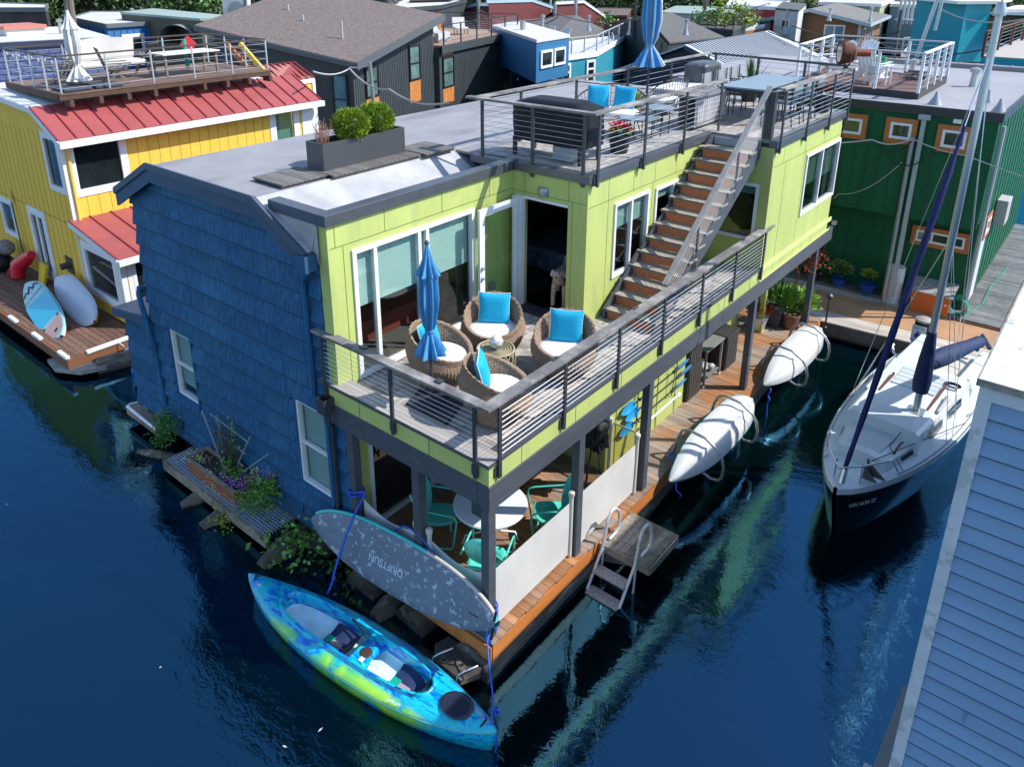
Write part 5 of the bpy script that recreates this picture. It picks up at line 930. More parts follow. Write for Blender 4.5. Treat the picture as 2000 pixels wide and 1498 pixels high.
# sign on piling
t=thing('parking_sign','white sign with a dark blue sailboat fixed to the dark piling','sign',(px-.03,py-.2,.8)); sd_=Vector((-.15,-1,0)).normalized(); sx=Vector((1,-.15,0)).normalized(); sc=Vector((px,py,.92))+sd_*.19
mb=MB(); mb.beam(sc-sd_*.0-Vector((0,0,.21)),sc+Vector((0,0,.21)),.30,.01,sd_); mb.build('sign_board',M('sign_white',(.62,.68,.78),.5),t)
NV=M('sign_navy',(.02,.02,.22),.5); mI=lambda o: frame_m(o,sx,Vector((0,0,1)))
text('', "POTTS'",None,0,0,.08,NV,t,mI(sc+sd_*.008+Vector((0,0,.15)))); text('','PARKING',None,0,0,.065,NV,t,mI(sc+sd_*.008-Vector((0,0,.165))))
mb=MB(); q=sc+sd_*.009; Z=Vector((0,0,1)); mb.ext([q-sx*.09-Z*.06,q-sx*.0-Z*.06,q+sx*.0+Z*.10],sd_*.002); mb.ext([q+sx*.012-Z*.06,q+sx*.07-Z*.06,q+sx*.012+Z*.07],sd_*.002); mb.ext([q-sx*.1-Z*.075,q+sx*.08-Z*.075,q+sx*.05-Z*.105,q-sx*.06-Z*.105],sd_*.002); mb.build('sailboat_emblem',NV,t)
tag(MB().cyl((1.06,15.45,-.3),(1.06,15.45,1.42),.20,n=24).build('white_post',M('white_plastic_pile',(.72,.72,.7),.5,nz=3,nza=.06),None,smooth=40),'thick white plastic pile at the far edge of the walkway','piling')
mb=MB(); P=[Vector((1.75,12.9,.35)),Vector((1.75,12.75,.38)),Vector((1.85,12.55,.3)),Vector((2.1,12.42,.2)),Vector((2.45,12.4,.22)),Vector((2.6,12.5,.35)),Vector((2.62,12.6,.5))]; mb.tube(P,.035,8); tag(mb.build('mooring_hoop',WHITE,None,smooth=70),'white ended curved hoop round the foot of the dark piling','mooring hoop')
# =============== dark green house ===============
GD=M('dark_green_siding',(.010,.105,.045),.6,spec=.2,nz=2,nza=.15,bump=.1,bsc=40,st=(1,1,.2)); GDB=M('dark_green_batten',(.008,.065,.032),.6); ORG=M('orange_brown_trim',(.45,.15,.04),.6); 
G=thing('green_house','dark green board sided houseboat with orange window trim across the walkway','houseboat',(-1,19,0)); RZ=5.68
mb=MB(); mb.box(-4.5,15.15,2.85,2.65,15.27,5.5); mb.box(-4.5,15.75,.1,2.65,15.9,2.85); mb.box(-4.5,15.27,2.85,2.6,15.75,2.95); mb.box(2.53,15.9,.1,2.65,25,5.5); mb.box(2.53,15.27,2.95,2.65,15.9,5.5); mb.build('wall',GD,G)
mb=MB(); x=-3.4
while x<2.6: mb.box(x,15.135,2.86,x+.03,15.15,5.5); mb.box(x,15.735,.6,x+.03,15.75,2.84); x+=.30
y=15.5
while y<25: mb.box(2.65,y,.6,2.665,y+.03,5.5); y+=.6
mb.build('battens',GDB,G); mb=MB(); mb.box(-4.5,15.08,5.5,2.72,15.14,5.72); mb.box(2.66,15.14,5.5,2.73,25,5.72); mb.build('roof_edge',M('black_roof_edge',(.03,.032,.036),.5),G)
mb=MB(); mb.prism([(-4.5,15.14),(2.66,15.14),(2.66,24.2),(-6.5,24.2),(-6.5,16.5)],5.5,RZ); mb.build('roof',M('cool_grey_roof',(.30,.30,.325),.7,nz=.8,nza=.08,bump=.1,bsc=6),G); mb=MB(); mb.box(-4,24.2,5.5,2.7,24.6,5.82); x=-3.9
while x<2.6: mb.box(x,24.15,5.82,x+.03,24.6,5.84); x+=.5
mb.build('rear_parapet',M('grey_parapet_metal',(.2,.2,.21),.5),G)
GF=FY(15.135); GRG=M('olive_reflecting_glass',(.05,.06,.03),.08,spec=.8,nz=3,nza=.8)
for u0,u1,z0,z1 in ((-.93,-.16,4.72,5.34),(.25,1.0,4.74,5.36),(1.42,2.2,4.68,5.32)): window(G,GF,u0+.13,u1-.13,z0+.11,z1-.11,fw=.06,trim=.12,trimm=ORG,gm=GRG,d=.05)
window(G,Fr(0,15.735,0),1.3,2.42,2.15,2.45,mull=(1.67,2.05),fw=.05,trim=.11,trimm=ORG,gm=GRG,d=.05); window(G,FX(2.655),16.4,17.0,2.4,2.8,fw=.06,trim=.12,trimm=ORG,gm=GRG,d=.05)
mb=MB(); mb.box(1.06,15.02,.7,1.16,15.10,5.45); mb.box(.98,14.98,5.4,1.24,15.12,5.52); mb.build('downspout',M('galvanised_downspout',(.36,.40,.42),.45),G); mb=MB(); mb.tube([(.93,15.05,.5),(.93,15.05,4.75),(.93,15.05,4.95)],.055,10); mb.build('service_mast',M('zinc_pipe',(.33,.35,.36),.4,.5),G,smooth=40); mb=MB(); mb.tube([(2.75,15.3,5.4),(2.75,15.35,2.0),(2.75,15.4,.6)],.05,8); mb.build('downspout',M('galvanised_downspout'),G)
MB().box(2.67,17.9,2.3,2.95,18.6,3.0).build('wall_cabinet',M('grey_meter_box',(.45,.44,.42),.5),G,bevel=.02); MB().box(2.66,16.0,.6,2.70,16.9,2.4).build('side_door',M('white_door',(.6,.6,.6),.5),G); MB().box(-1.0,15.10,3.2,-.9,15.13,3.45).build('meter_plate',WHITE,G); MB().cyl((-.75,15.74,2.2),(-.75,15.62,2.2),.07,n=14).build('vent_hood',WHITE,G); MB().box(1.72,15.10,5.38,1.9,15.13,5.48).build('wall_light',WHITE,G)
for x,y,s in ((1.15,15.75,.17),(2.1,16.9,.12),(2.55,14.9+.6,.17)): MB().lathe([(s,0),(s*.9,.03),(s*.35,.2),(s*.2,.3),(.02,.32)],(x,y,RZ),16).build('roof_vent',M('galvanised_vent',(.33,.35,.37),.4,.4),G,smooth=50)
mb=MB(); y=15.6
x=2.68
mb.box(-4.6,15.35,.15,2.49,15.748,.5)
y=15.2
while y<25: mb.box(2.5 if y<15.7 else 2.655,y,.46,3.6,y+.13,.5); y+=.14
mb.m=1; mb.box(2.5,15.14,.15,3.6,15.19,.46); mb.box(3.61,15.14,.15,3.65,25,.48); mb.build('side_deck',[M('wet_grey_planks',(.15,.15,.15),.5,isl=.3,nz=5,nza=.3),M('rusty_brown_beam',(.16,.06,.025),.8)],G)
# roof deck of the green house
D=thing('roof_deck','brown roof platform with white posts and cable rails on the green house','roof deck',(-1.2,18,RZ)); dz=RZ+.16
c=[at(1555,148,z=dz),at(1795,170,z=dz),at(1845,138,z=dz)]; c=[Vector((-2.62,16.6,0)),Vector((.62,16.25,0)),Vector((.55,20.0,0)),Vector((-2.9,20.4,0))]
mb=MB(); n_=24
for k in range(n_):
    a0=c[0].lerp(c[3],k/n_); a1=c[1].lerp(c[2],k/n_); b0=c[0].lerp(c[3],(k+.93)/n_); b1=c[1].lerp(c[2],(k+.93)/n_); mb.prism([(a0.x,a0.y),(a1.x,a1.y),(b1.x,b1.y),(b0.x,b0.y)],dz-.03,dz)
mb.build('deck_boards',M('red_brown_boards',(.17,.085,.06),.7,isl=.2),D); mb=MB()
for i in range(4): p,q=c[i],c[(i+1)%4]; mb.beam((p.x,p.y,dz-.08),(q.x,q.y,dz-.08),.05,.2)
mb.build('deck_skirt',M('black_skirt',(.035,.036,.04),.6),D)
PLACED=[]
def post_run(parent,p,q,n,h,z,mat,capm,w=.07,nc=6,skip=()):
    p=Vector((p[0],p[1],z)); q=Vector((q[0],q[1],z))
    for k in range(n):
        s=p.lerp(q,k/(n-1)); key=(round(s.x/.3),round(s.y/.3),round(z))
        if k in skip or any((s-w_).length<.25 for w_ in PLACED): continue
        PLACED.append(s); MB().box(s.x-w/2,s.y-w/2,z,s.x+w/2,s.y+w/2,z+h-.03).build('post',mat,parent)
    MB().beam(p+Vector((0,0,h)),q+Vector((0,0,h)),.09 if w>.05 else .06,.04).build('top_rail',capm,parent); mb=MB()
    for i in range(nc): zz=.12+(h-.25)*i/(nc-1); mb.tube([p+Vector((0,0,zz)),q+Vector((0,0,zz))],.006,4,caps=False)
    mb.build('cable_run',STEEL,parent)
WR=M('white_rail_paint',(.7,.72,.75),.4)
post_run(D,c[0],c[1],4,1.0,dz,WR,M('grey_rail_cap',(.4,.41,.43),.5),skip=(1,)); post_run(D,c[1],c[2],5,1.0,dz,WR,WR); post_run(D,c[0],c[3],4,1.0,dz,WR,WR); post_run(D,c[3],c[2],4,1.0,dz,WR,M('grey_rail_cap'))
def adirondack(label,x,y,z,rz):
    t=thing('adirondack_chair',label,'chair',(x,y,z),R(rz),'white wooden chairs on the green roof deck')
    for k in range(5): xx=-.24+k*.1; MB().ext([(xx,.22,.28),(xx+.09,.22,.28),(xx+.09,.52,1.0-.03*abs(k-2)),(xx,.52,1.0-.03*abs(k-2))],(0,.02,0)).build('back_slat',WR,t,world=False)
    mb=MB(); [mb.box(-.25,-.3+k*.1,.36-.02*k,.25,-.215+k*.1,.38-.02*k) for k in range(5)]; mb.build('seat',WR,t,world=False)
    for s in (-1,1): mb=MB(); mb.box(s*.33-.06,-.36,.55,s*.33+.06,.4,.575); mb.box(s*.29-.02,-.32,0,s*.29+.02,-.24,.55); mb.beam((s*.27,-.3,.3),(s*.27,.62,.04),.02,.1); mb.build('arm_and_leg',WR,t,world=False)
adirondack('white adirondack chair at the left of the green house roof deck',-2.25,18.6,dz,-40); adirondack('white adirondack chair behind the searchlight on the green roof deck',-1.65,19.1,dz,-10); adirondack('low white adirondack chair right of the searchlight',-.9,17.6,dz,170)
t=thing('white_table','small white slatted table with a shelf on the green roof deck','side table',(-.65,17.4,dz)); mb=MB(); [mb.box(-.95+k*.1,17.1,dz+.5,-.86+k*.1,17.65,dz+.52) for k in range(6)]; mb.build('table_top',WR,t); MB().box(-.9,17.15,dz+.18,-.42,17.6,dz+.2).build('lower_shelf',WR,t)
for x in (-.92,-.4):
    for y in (17.13,17.6): MB().box(x-.02,y-.02,dz,x+.02,y+.02,dz+.5).build('leg',WR,t)
tag(MB().box(-.85,17.35,dz+.521,-.55,17.6,dz+.72).build('green_box',M('green_crate',(.0,.18,.07),.5),None),'small bright green box standing on the white table','box'); 
mb=MB(); rs=random.Random(8)
for k in range(7): mb.tube([(-.3+rs.uniform(-.2,.2),19+rs.uniform(-.4,.4),dz+.06+k*.02),(.2,19.3+rs.uniform(-.4,.4),dz+.06+k*.02)],.04,6)
tag(mb.build('stacked_timber',M('grey_sticks',(.12,.1,.09),.8),None),'pile of dark sticks on the green roof deck','timber'); 
# pots along the green house
pot('potted_shrub','pot of reddish twiggy shrub nearest the lime houseboat on the green ledge',-1.05,15.45,.5,.22,.25,BPOT,leaves=(('foliage',LEAFR,260,.4,.45,.07,.04,0),('low_foliage',LEAFG,130,.2,.1,.07,.05,.2)),stems=(5,.6,.35)); pot('potted_shrub','pot of pink and green leafy shrub at the middle of the green ledge',-.35,15.45,.5,.2,.22,BLUP,leaves=(('foliage',LEAFG,420,.32,.26,.08,.06,.1),('blossom',M('dusty_pink_leaf',(.35,.15,.18),.6),160,.33,.28,.06,.05,.1))); pot('potted_shrub','glossy cobalt pot with small yellow green shrub near the white pile',.42,15.42,.5,.22,.26,BLUP,leaves=(('foliage',LEAFY,320,.20,.26,.06,.045,.0),))
t=thing('dock_box','orange dock box with shingled sloping lid against the green house','dock box',(2.0,15.5,.3)); MB().box(1.55,15.12,.30,2.42,15.66,.98).build('box_body',M('orange_dock_box',(.60,.13,.02),.5,nz=3,nza=.06),t); MB().ext([(1.48,15.04,.99),(2.50,15.04,.99),(2.50,15.72,1.16),(1.48,15.72,1.16)],(0,0,.03)).build('shingled_lid',M('grey_shake_lid',(.30,.28,.27),.8,isl=.2,nz=12,nza=.5),t); mb=MB(); 
for x in (1.6,2.36): MB().box(x-.03,15.10,.75,x+.03,15.12,.8).build('hinge',STEEL,t)
mb=MB(); 
for k in range(9): mb.tube([(2.62+.20*math.cos(2*pi*j/20),15.28+.03*k/3,.72+.24*math.sin(2*pi*j/20)+.01*k) for j in range(20)],.014,5,closed=True)
mb.tube([(2.45,15.2,.5),(2.3,15.0,.45),(2.32,14.95,.2)],.014,5); mb.tube([(2.8,15.3,.52),(3.0,16.5,.52),(2.95,18,.52),(3.1,20,.52)],.014,5); tag(mb.build('garden_hose',M('teal_hose',(.0,.25,.17),.5),None,smooth=60),'coiled teal green garden hose on the side deck of the green house','hose')
for lab,x,y in (('blue float hanging off the green house side deck, nearest the walkway',3.72,18.3),('blue float hanging off the green house side deck, farther one',3.72,20.2)): tag(MB().lathe([(.02,-.22),(.11,-.18),(.13,0),(.11,.16),(.04,.24)],(x,y,.25),14).build('boat_float',M('royal_blue_float',(.01,.05,.45),.3),None,smooth=60),lab,'float','blue floats')
# wires
def wire(label,pts,sag=.3,r=.012,mat=None,n=14,name='cable'):
    mb=MB(); P=[Vector(p) for p in pts]
    for a,b in zip(P,P[1:]): mb.tube([a.lerp(b,k/n)-Vector((0,0,sag*4*(k/n)*(1-k/n))) for k in range(n+1)],r,5,caps=False)
    return tag(mb.build(name,mat or M('grey_cable',(.45,.45,.45),.6),None),label,'cable','overhead cables')
BW=M('black_cable',(.02,.02,.02),.6)
wire('thick twisted white cable from the green service mast to the lime houseboat',[(-3,13.5,4.6),(.05,14.9,4.78),(.93,14.98,4.9)],.12,.02); wire('white cable from the service mast past the sailboat mast to the right',[(.93,14.98,4.92),(2.2,14.6,4.75),(6.5,13,4.2)],.06,.015); wire('lower looping black cable below the green house windows',[(.2,14.95,4.8),(1.5,14.95,4.75)],.55,.016,BW); wire('upper looping black cable below the green house windows',[(.1,14.95,4.78),(.93,14.95,4.85)],.3,.014,BW); wire('thin white cable hanging to the meter on the green wall',[(.8,15.0,4.3),(-.6,15.05,3.2),(-1,15.05,3.4)],.25,.01)
# =============== sailboat ===============
SB=thing('sailboat','small white sailboat with black hull and blue furled sails moored beside the walkway','sailboat',(3.0,9,0)); SA=Vector((2.62,5.42,0)); SE=Vector((3.12,12.3,0)); su=(SE-SA).normalized(); sr_=Vector((su.y,-su.x,0)); SL=(SE-SA).length
def bm_(s): return 1.03*min(1,(math.sin(pi*min(1,(s*.80+.0))**.78))*1.02) if s<.62 else 1.03*(1-.28*((s-.62)/.38)**2)
def bm_(s):
    return 1.03*(1-(1-min(1,s/.62))**2.3)**.72 if s<.62 else 1.03*(1-.30*((s-.62)/.38)**2)
def sp(s,k,z): return SA+su*SL*s+sr_*bm_(s)*k+Vector((0,0,z))
def sh(s): return .86+.16*(1-s)**2
WHB=M('white_gelcoat_boat',(.66,.72,.76),.28,nz=1.5,nza=.04,coat=.3); NAV=M('navy_canvas',(.006,.022,.085),.75,nz=5,nza=.3,bump=.3,bsc=10); BKH=M('black_hull_paint',(.004,.004,.005),.15,coat=.5)
mb=MB(); 
for sg in (-1,1): mb.grid(lambda u,v: SA+su*(SL*u+(-.0+.35*(1-u)**3*(1-v)*1))+sr_*bm_(max(.002,u))*sg*(.62+.38*v**.6)+Vector((0,0,lerp(-.2,sh(u)-.09,v))),36,6)
mb.add([sp(1,-1,-.2),sp(1,1,-.2),sp(1,1,sh(1)-.09),sp(1,-1,sh(1)-.09)],[(0,1,2,3)]); mb.build('hull',BKH,SB,smooth=60)
mb=MB()
for sg in (-1,1): mb.grid(lambda u,v: sp(max(.002,u),sg*(1+.012*math.sin(v*pi)),sh(u)-.09+.10*v),36,3)
mb.build('rub_rail',WHB,SB,smooth=60)
mb=MB(); mb.grid(lambda u,v:sp(.003+u*.985,(2*v-1)*.985,sh(u)+.012+.03*(1-(2*v-1)**2)),40,10); mb.build('deck',WHB,SB,smooth=60)
def cabin(prof,s0,s1,z1,name):
    mb=MB()
    def fn(u,v):
        s=lerp(s0,s1,u); a=v*2-1; k=prof; zt=z1(s); A=abs(a)
        if A>.72: q=(1-A)/.28; w=lerp(k(s),k(s)-.07,q); z=lerp(sh(s)-.0,zt,q)
        else: w=(k(s)-.07)*A/.72; z=zt+.03*(1-(A/.72)**2)
        return SA+su*SL*s+sr_*w*math.copysign(1,a)+Vector((0,0,z))
    mb.grid(fn,20,24); 
    for s in (s0,s1): 
        mb.add([fn(0 if s==s0 else 1,v/24) for v in range(25)],[tuple(range(25))])
    return mb.build(name,WHB,SB,smooth=35)
cabin(lambda s:lerp(.42,.68,min(1,(s-.13)/.2)),.155,.32,lambda s:sh(s)+.20,'fore_trunk'); cabin(lambda s:lerp(.66,.78,(s-.28)/.4),.285,.68,lambda s:sh(s)+.44+.04*(s-.3),'cabin')
mb=MB(); mb.prism([tuple(sp(.17,-.0,0).xy)]*0+[tuple((SA+su*SL*.185+sr_*-.28).xy),tuple((SA+su*SL*.185+sr_*.24).xy),tuple((SA+su*SL*.265+sr_*.28).xy),tuple((SA+su*SL*.265+sr_*-.3).xy)],1.17,1.205); mb.build('fore_hatch',M('ribbed_white_hatch',(.5,.56,.6),.5,nz=30,nza=.15,st=(1,6,1)),SB,bevel=.01)
mb=MB()
for k in range(5): a0=SL*(.51+k*.026); mb.prism([tuple((SA+su*a0+sr_*-.36).xy),tuple((SA+su*a0+sr_*.4).xy),tuple((SA+su*(a0+.16)+sr_*.4).xy),tuple((SA+su*(a0+.16)+sr_*-.36).xy)],1.37,1.395)
mb.build('sliding_hatch',M('ribbed_white_hatch'),SB)
TEAK=M('dark_teak',(.13,.04,.03),.5)
for o_,s0,s1 in ((-.42,.44,.56),(.46,.42,.58)): q=SA+su*SL*s0+sr_*o_+Vector((0,0,1.36)); e=SA+su*SL*s1+sr_*o_+Vector((0,0,1.40)); MB().beam(q,e,.04,.04).build('grab_rail',TEAK,SB)
q=SA+su*SL*.2+sr_*.42+Vector((0,0,1.2)); MB().tube([q,q+su*.1+Vector((0,0,.05)),q+su*.35+Vector((0,0,.05)),q+su*.45],.018,6).build('grab_rail',TEAK,SB)
for sg in (-1,1):
    F_=lambda s0,s1,z0,z1,w: MB().add([SA+su*SL*s0+sr_*sg*w(s0)+Vector((0,0,z0)),SA+su*SL*s1+sr_*sg*w(s1)+Vector((0,0,z0)),SA+su*SL*s1+sr_*sg*(w(s1)-.03)+Vector((0,0,z1)),SA+su*SL*s0+sr_*sg*(w(s0)-.03)+Vector((0,0,z1))],[(0,1,2,3)])
    wf=lambda s:lerp(.42,.68,min(1,(s-.13)/.2))+.012-.02; F_(.22,.275,1.03,1.10,wf).build('port_light',DGLASS,SB); wc=lambda s:lerp(.66,.78,(s-.28)/.4)+.01; F_(.36,.45,1.05,1.22,wc).build('port_light',DGLASS,SB); F_(.5,.6,1.05,1.22,wc).build('port_light',DGLASS,SB)
mb=MB(); mb.prism([tuple((SA+su*SL*.70+sr_*-.5).xy),tuple((SA+su*SL*.70+sr_*.5).xy),tuple((SA+su*SL*.97+sr_*.45).xy),tuple((SA+su*SL*.97+sr_*-.45).xy)],.90,.915); mb.build('cockpit_sole',M('cream_cockpit',(.55,.53,.47),.5),SB)
for o_ in (-.6,.6): MB().prism([tuple((SA+su*SL*.70+sr_*(o_-.17)).xy),tuple((SA+su*SL*.70+sr_*(o_+.17)).xy),tuple((SA+su*SL*.98+sr_*(o_+.13)).xy),tuple((SA+su*SL*.98+sr_*(o_-.13)).xy)],.9,1.12).build('cockpit_coaming',WHB,SB,bevel=.03)
mast=Vector((3.14,8.12,1.34)); MST=M('anodised_mast',(.38,.42,.45),.35,.5); MB().tube([mast,mast+Vector((0,0,6.66)),mast+Vector((0,0,6.95))],.058,12,rs=[.06,.056,.05]).build('mast',MST,SB,smooth=40); MB().box(mast.x-.14,mast.y-.14,1.33,mast.x+.14,mast.y+.14,1.40).build('mast_step',STEEL,SB)
mb=MB(); mt=mast+Vector((0,0,6.95)); mb.tube([mt,mt+Vector((0,0,.5))],.02,6); mb.tube([mt+Vector((0,0,.35)),mt+Vector((.4,.2,.3))],.01,5); mb.sph(mt+Vector((0,0,.5)),.05,8); mb.lathe([(.09,0),(.1,.06),(.05,.2)],tuple(mt-Vector((0,0,.06))),12); mb.build('masthead_fitting',MST,SB,smooth=40)
be=at(1912,668,z=2.15); ms=mast+Vector((0,0,1.0)); d=(be-ms)
mb=MB(); mb.tube([ms+Vector((0,0,.62)),ms+Vector((0,0,.45)),ms+Vector((0,0,.1)),ms-Vector((0,0,.35)),ms-Vector((0,0,.55))],.15,14,rs=[.07,.09,.125,.15,.13]); mb.tube([ms+d*.02,ms+d*.1,ms+d*.3,ms+d*.55,ms+d*.8,be],.15,12,rs=[.1,.16,.17,.15,.12,.12]); mb.build('sail_cover',NAV,SB,smooth=60)
fp=SA+su*.22+Vector((0,0,1.08)); ftop=mast+Vector((0,0,6.4)); mb=MB(); P=[fp.lerp(ftop,.03+.80*k/24)+Vector((0,.0,-.04*math.sin(k/24*pi))) for k in range(25)]; mb.tube(P,.06,10,rs=[.036+.018*math.sin(min(1,k/10)*pi/2)+.005*math.sin(k*2.1) if k<22 else .03 for k in range(25)]); mb.build('furled_jib',M('deep_blue_jib_cover',(.005,.009,.085),.7,nz=8,nza=.3),SB,smooth=60); MB().tube([fp-Vector((0,0,.12)),fp+(ftop-fp)*.03],.06,12,rs=[.07,.05]).build('furler_drum',STEEL,SB,smooth=40)
MB().tube([fp,ftop],.008,5).build('forestay',STEEL,SB)
for k,(sg,s,zt) in enumerate(((-1,.44,6.3),(1,.44,6.3),(-1,.47,3.4),(1,.47,3.4),(-1,.40,3.4),(1,.40,3.4))): MB().tube([sp(s,sg*.93,sh(s)),mast+Vector((0,0,zt))],.006,4).build('shroud',STEEL,SB)
MB().tube([sp(.99,0,1.0),mast+Vector((0,0,6.6))],.006,4).build('backstay',STEEL,SB)
mb=MB(); P=[sp(.16,-.9,1.02),sp(.13,-.95,1.35),sp(.05,-.9,1.42),SA+su*.02+Vector((0,0,1.42)),sp(.05,.9,1.42),sp(.13,.95,1.38),sp(.17,.9,1.02)]
out=[]
for i in range(len(P)-1):
    for j in range(4): out.append(P[i].lerp(P[i+1],j/4))
out.append(P[-1]); mb.tube(out,.016,8); mb.tube([sp(.04,-.5,1.42),sp(.04,-.5,1.0)],.014,6); mb.tube([sp(.06,.7,1.42),sp(.06,.7,1.0)],.014,6); mb.build('bow_pulpit',STEEL,SB,smooth=70)
q=sp(.10,.55,1.08); mb=MB(); mb.tube([q,q+Vector((-.05,.1,.22))],.02,6); mb.ext([q+Vector((0,0,.22)),q+Vector((.28,-.02,.0)),q+Vector((.02,-.02,.0))],(0,.02,0)); mb.ext([q+Vector((-.05,-.1,.2)),q+Vector((.18,-.14,-.02)),q+Vector((-.05,-.14,-.02))],(0,.02,0)); mb.build('anchor',METAL,SB); 
MB().tube([q+Vector((0,.1,.2)),sp(.5,.97,1.08)],.008,5).build('anchor_line',BLK,SB)
for o_ in (-.62,.62): q=SA+su*SL*.47+sr_*o_+Vector((0,0,1.38)); MB().tube([q-su*.3,q+su*.35],.05,8,rs=[.03,.06]).build('rolled_fender',M('grey_rolled_cloth',(.4,.42,.44),.7,nz=20,nza=.2),SB,smooth=60)
m_=frame_m(sp(.055,1.0,.74)+sr_*.03+Vector((0,-.02,0)),(sp(.09,1,0)-sp(.03,1,0)),Vector((.0,.1,1))); text('','WN 6634 ST',None,0,0,.10,M('hull_number_white',(.6,.62,.62),.5),SB,m_)
q=sp(.97,.5,1.1); MB().tube([q,q+Vector((.05,.1,.35)),q+Vector((.25,-.15,.2))],.05,8).build('outboard_bracket',NAV,SB,smooth=40)
for sg in (-1,1):
    q=sp(.70,sg*.66,1.14); MB().lathe([(.06,0),(.05,.05),(.035,.09),(.05,.13),(.03,.14)],tuple(q),14).build('winch',STEEL,SB,smooth=40)
    for s_ in (.12,.6,.93): q=sp(s_,sg*.9,sh(s_)+.03); MB().tube([q-su*.09+Vector((0,0,.03)),q+su*.09+Vector((0,0,.03))],.012,6).tube([q,q+Vector((0,0,.03))],.018,6).build('cleat',STEEL,SB)
    MB().tube([sp(k/30,sg*.93,sh(k/30)+.035) for k in range(5,29)],.012,5).build('toe_rail',M('grey_toe_rail',(.35,.38,.4),.5),SB)
q=SA+su*SL*.6+sr_*.55+Vector((0,0,1.38)); mb=MB(); [mb.tube([q+Vector(((.10+.015*k)*math.cos(2*pi*j/16),(.07+.012*k)*math.sin(2*pi*j/16),.01*k)) for j in range(16)],.009,5,closed=True) for k in range(4)]; mb.build('coiled_sheet',BLK,SB)
MB().tube([mast+Vector((.05,-.1,.05)),SA+su*SL*.36+sr_*.35+Vector((0,0,1.36)),SA+su*SL*.22+sr_*.3+Vector((0,0,1.23)),SA+su*SL*.19+sr_*.62+Vector((0,0,1.0))],.008,5).build('deck_line',BLK,SB)
# =============== pale blue clapboard house at the right ===============
RH=thing('clapboard_house','pale blue clapboard building with white corner board at the right edge','house',(7.5,3,0)); CLB_=M('light_blue_clapboard',(.19,.33,.52),.6,nz=1.5,nza=.08,bump=.03,bsc=40,st=(.1,1,3)); HX,HY,HT=4.67,.30,5.98
mb=MB(); z=-.2
while z<HT-.2:
    mb.add([(HX,HY-.034,z+.007),(11,HY-.034,z+.007),(11,HY-.004,z+.16),(HX,HY-.004,z+.16),(HX,HY+.02,z+.007),(11,HY+.02,z+.007)],[(0,1,2,3),(4,5,1,0)]); mb.m=1; mb.box(HX,HY-.0355,z+.002,11,HY-.01,z+.012); mb.m=0; z+=.16  # second material: shadow under each lap, painted as a thin dark strip
rs=random.Random(5)
for k in range(34): x_=rs.uniform(HX+.3,8.5); z_=-.2+.16*rs.randint(6,37); mb.box(x_,HY-.036,z_+.008,x_+.003,HY-.002,z_+.15)
mb.box(HX,HY+.02,-.2,11,HY+.12,HT); mb.box(HX,HY+.12,-.2,HX+.1,9,HT); mb.build('clapboard_wall',[CLB_,M('lap_shadow_line',(.045,.09,.17),.8)],RH); mb=MB(); mb.box(4.575,HY-.04,-.2,HX+.0,HY+.12,HT-.10); mb.box(4.575,HY-.045,HT-.10,11,HY+.1,HT+.02); mb.box(4.575,HY+.12,-.2,4.60,HY+.3,HT); mb.build('corner_board',M('white_painted_board',(.55,.62,.68),.5,nz=4,nza=.1,col2=(.42,.48,.52),c2=(.55,.6),c2s=5),RH)
mb=MB(); mb.box(4.565,HY-.08,HT+.025,11,9,HT+.08); mb.m=1; mb.box(4.555,HY-.09,HT+.021,11,HY-.08,HT+.08); mb.box(4.55,HY-.08,HT+.021,4.565,9,HT+.08); mb.build('roof',[M('speckled_pale_roof',(.62,.62,.62),.85,nz=6,nza=.25,bump=.4,bsc=30,col2=(.3,.3,.28),c2=(.58,.68),c2s=6,det=8),M('mossy_roof_edge',(.22,.22,.2),.8,nz=10,nza=.5)],RH); MB().box(5.1,HY+.9,HT+.081,8,HY+5,HT+.10).build('roof_pad',M('white_roof_pad',(.62,.62,.62),.8,nz=4,nza=.15),RH)
t=thing('side_float','low grey dock float with slotted edge at the foot of the clapboard house','dock float',(4.4,2,.1)); MB().box(4.36,-1.2,.02,4.56,1.2,.26).build('float_body',M('dark_mossy_float',(.035,.035,.03),.85,nz=10,nza=.6),t); MB().ext([(4.33,1.2,.30),(4.50,1.2,.30),(4.50,2.9,.30),(4.46,3.0,.30),(4.36,3.0,.30),(4.33,2.9,.30)],(0,0,.05)).build('metal_edge',M('pitted_steel_plate',(.25,.25,.24),.6,.3),t); MB().box(4.24,.3,.27,4.33,1.6,.34).build('white_bumper',M('dirty_white_rail',(.5,.51,.52),.6),t,bevel=.02)
# =============== yellow house ===============
YEL=M('sunny_yellow_boards',(.83,.54,.085),.6,spec=.2,nz=1.5,nza=.06,bump=.1,bsc=50,st=(1,1,.15)); REDR=M('red_metal_roof',(.33,.075,.075),.55,nz=1.5,nza=.12,st=(1,.3,1)); YG=M('yellow_board_groove',(.33,.21,.02),.8)
Yh=thing('yellow_house','two storey yellow houseboat with red metal roofs and a roof deck','houseboat',(-18,5,0)); X=-15.3; YF=1.5; ZE=5.0
mb=MB(); fwall(mb,FX(X),YF,9.3,.5,5.0,[(1.72,2.98,3.5,4.86),(7.6,8.6,3.0,4.95)]); 
def ywall(): pass
fwall(mb,FY(YF),-24,X-.12,.5,4.95,[(-16.32,-15.48,3.55,4.9),(-18.4,-17.35,.6,2.55),(-20.6,-19.7,1.4,2.4)],t=.12); mb.ext([(-24,YF,4.95),(X,YF,4.95),(X-.02,YF,5.0),(-16.4,YF,5.5),(-19.4,YF,5.65)],(0,.12,0)); 
mb.build('wall',YEL,Yh)
mb=MB(); y=1.9
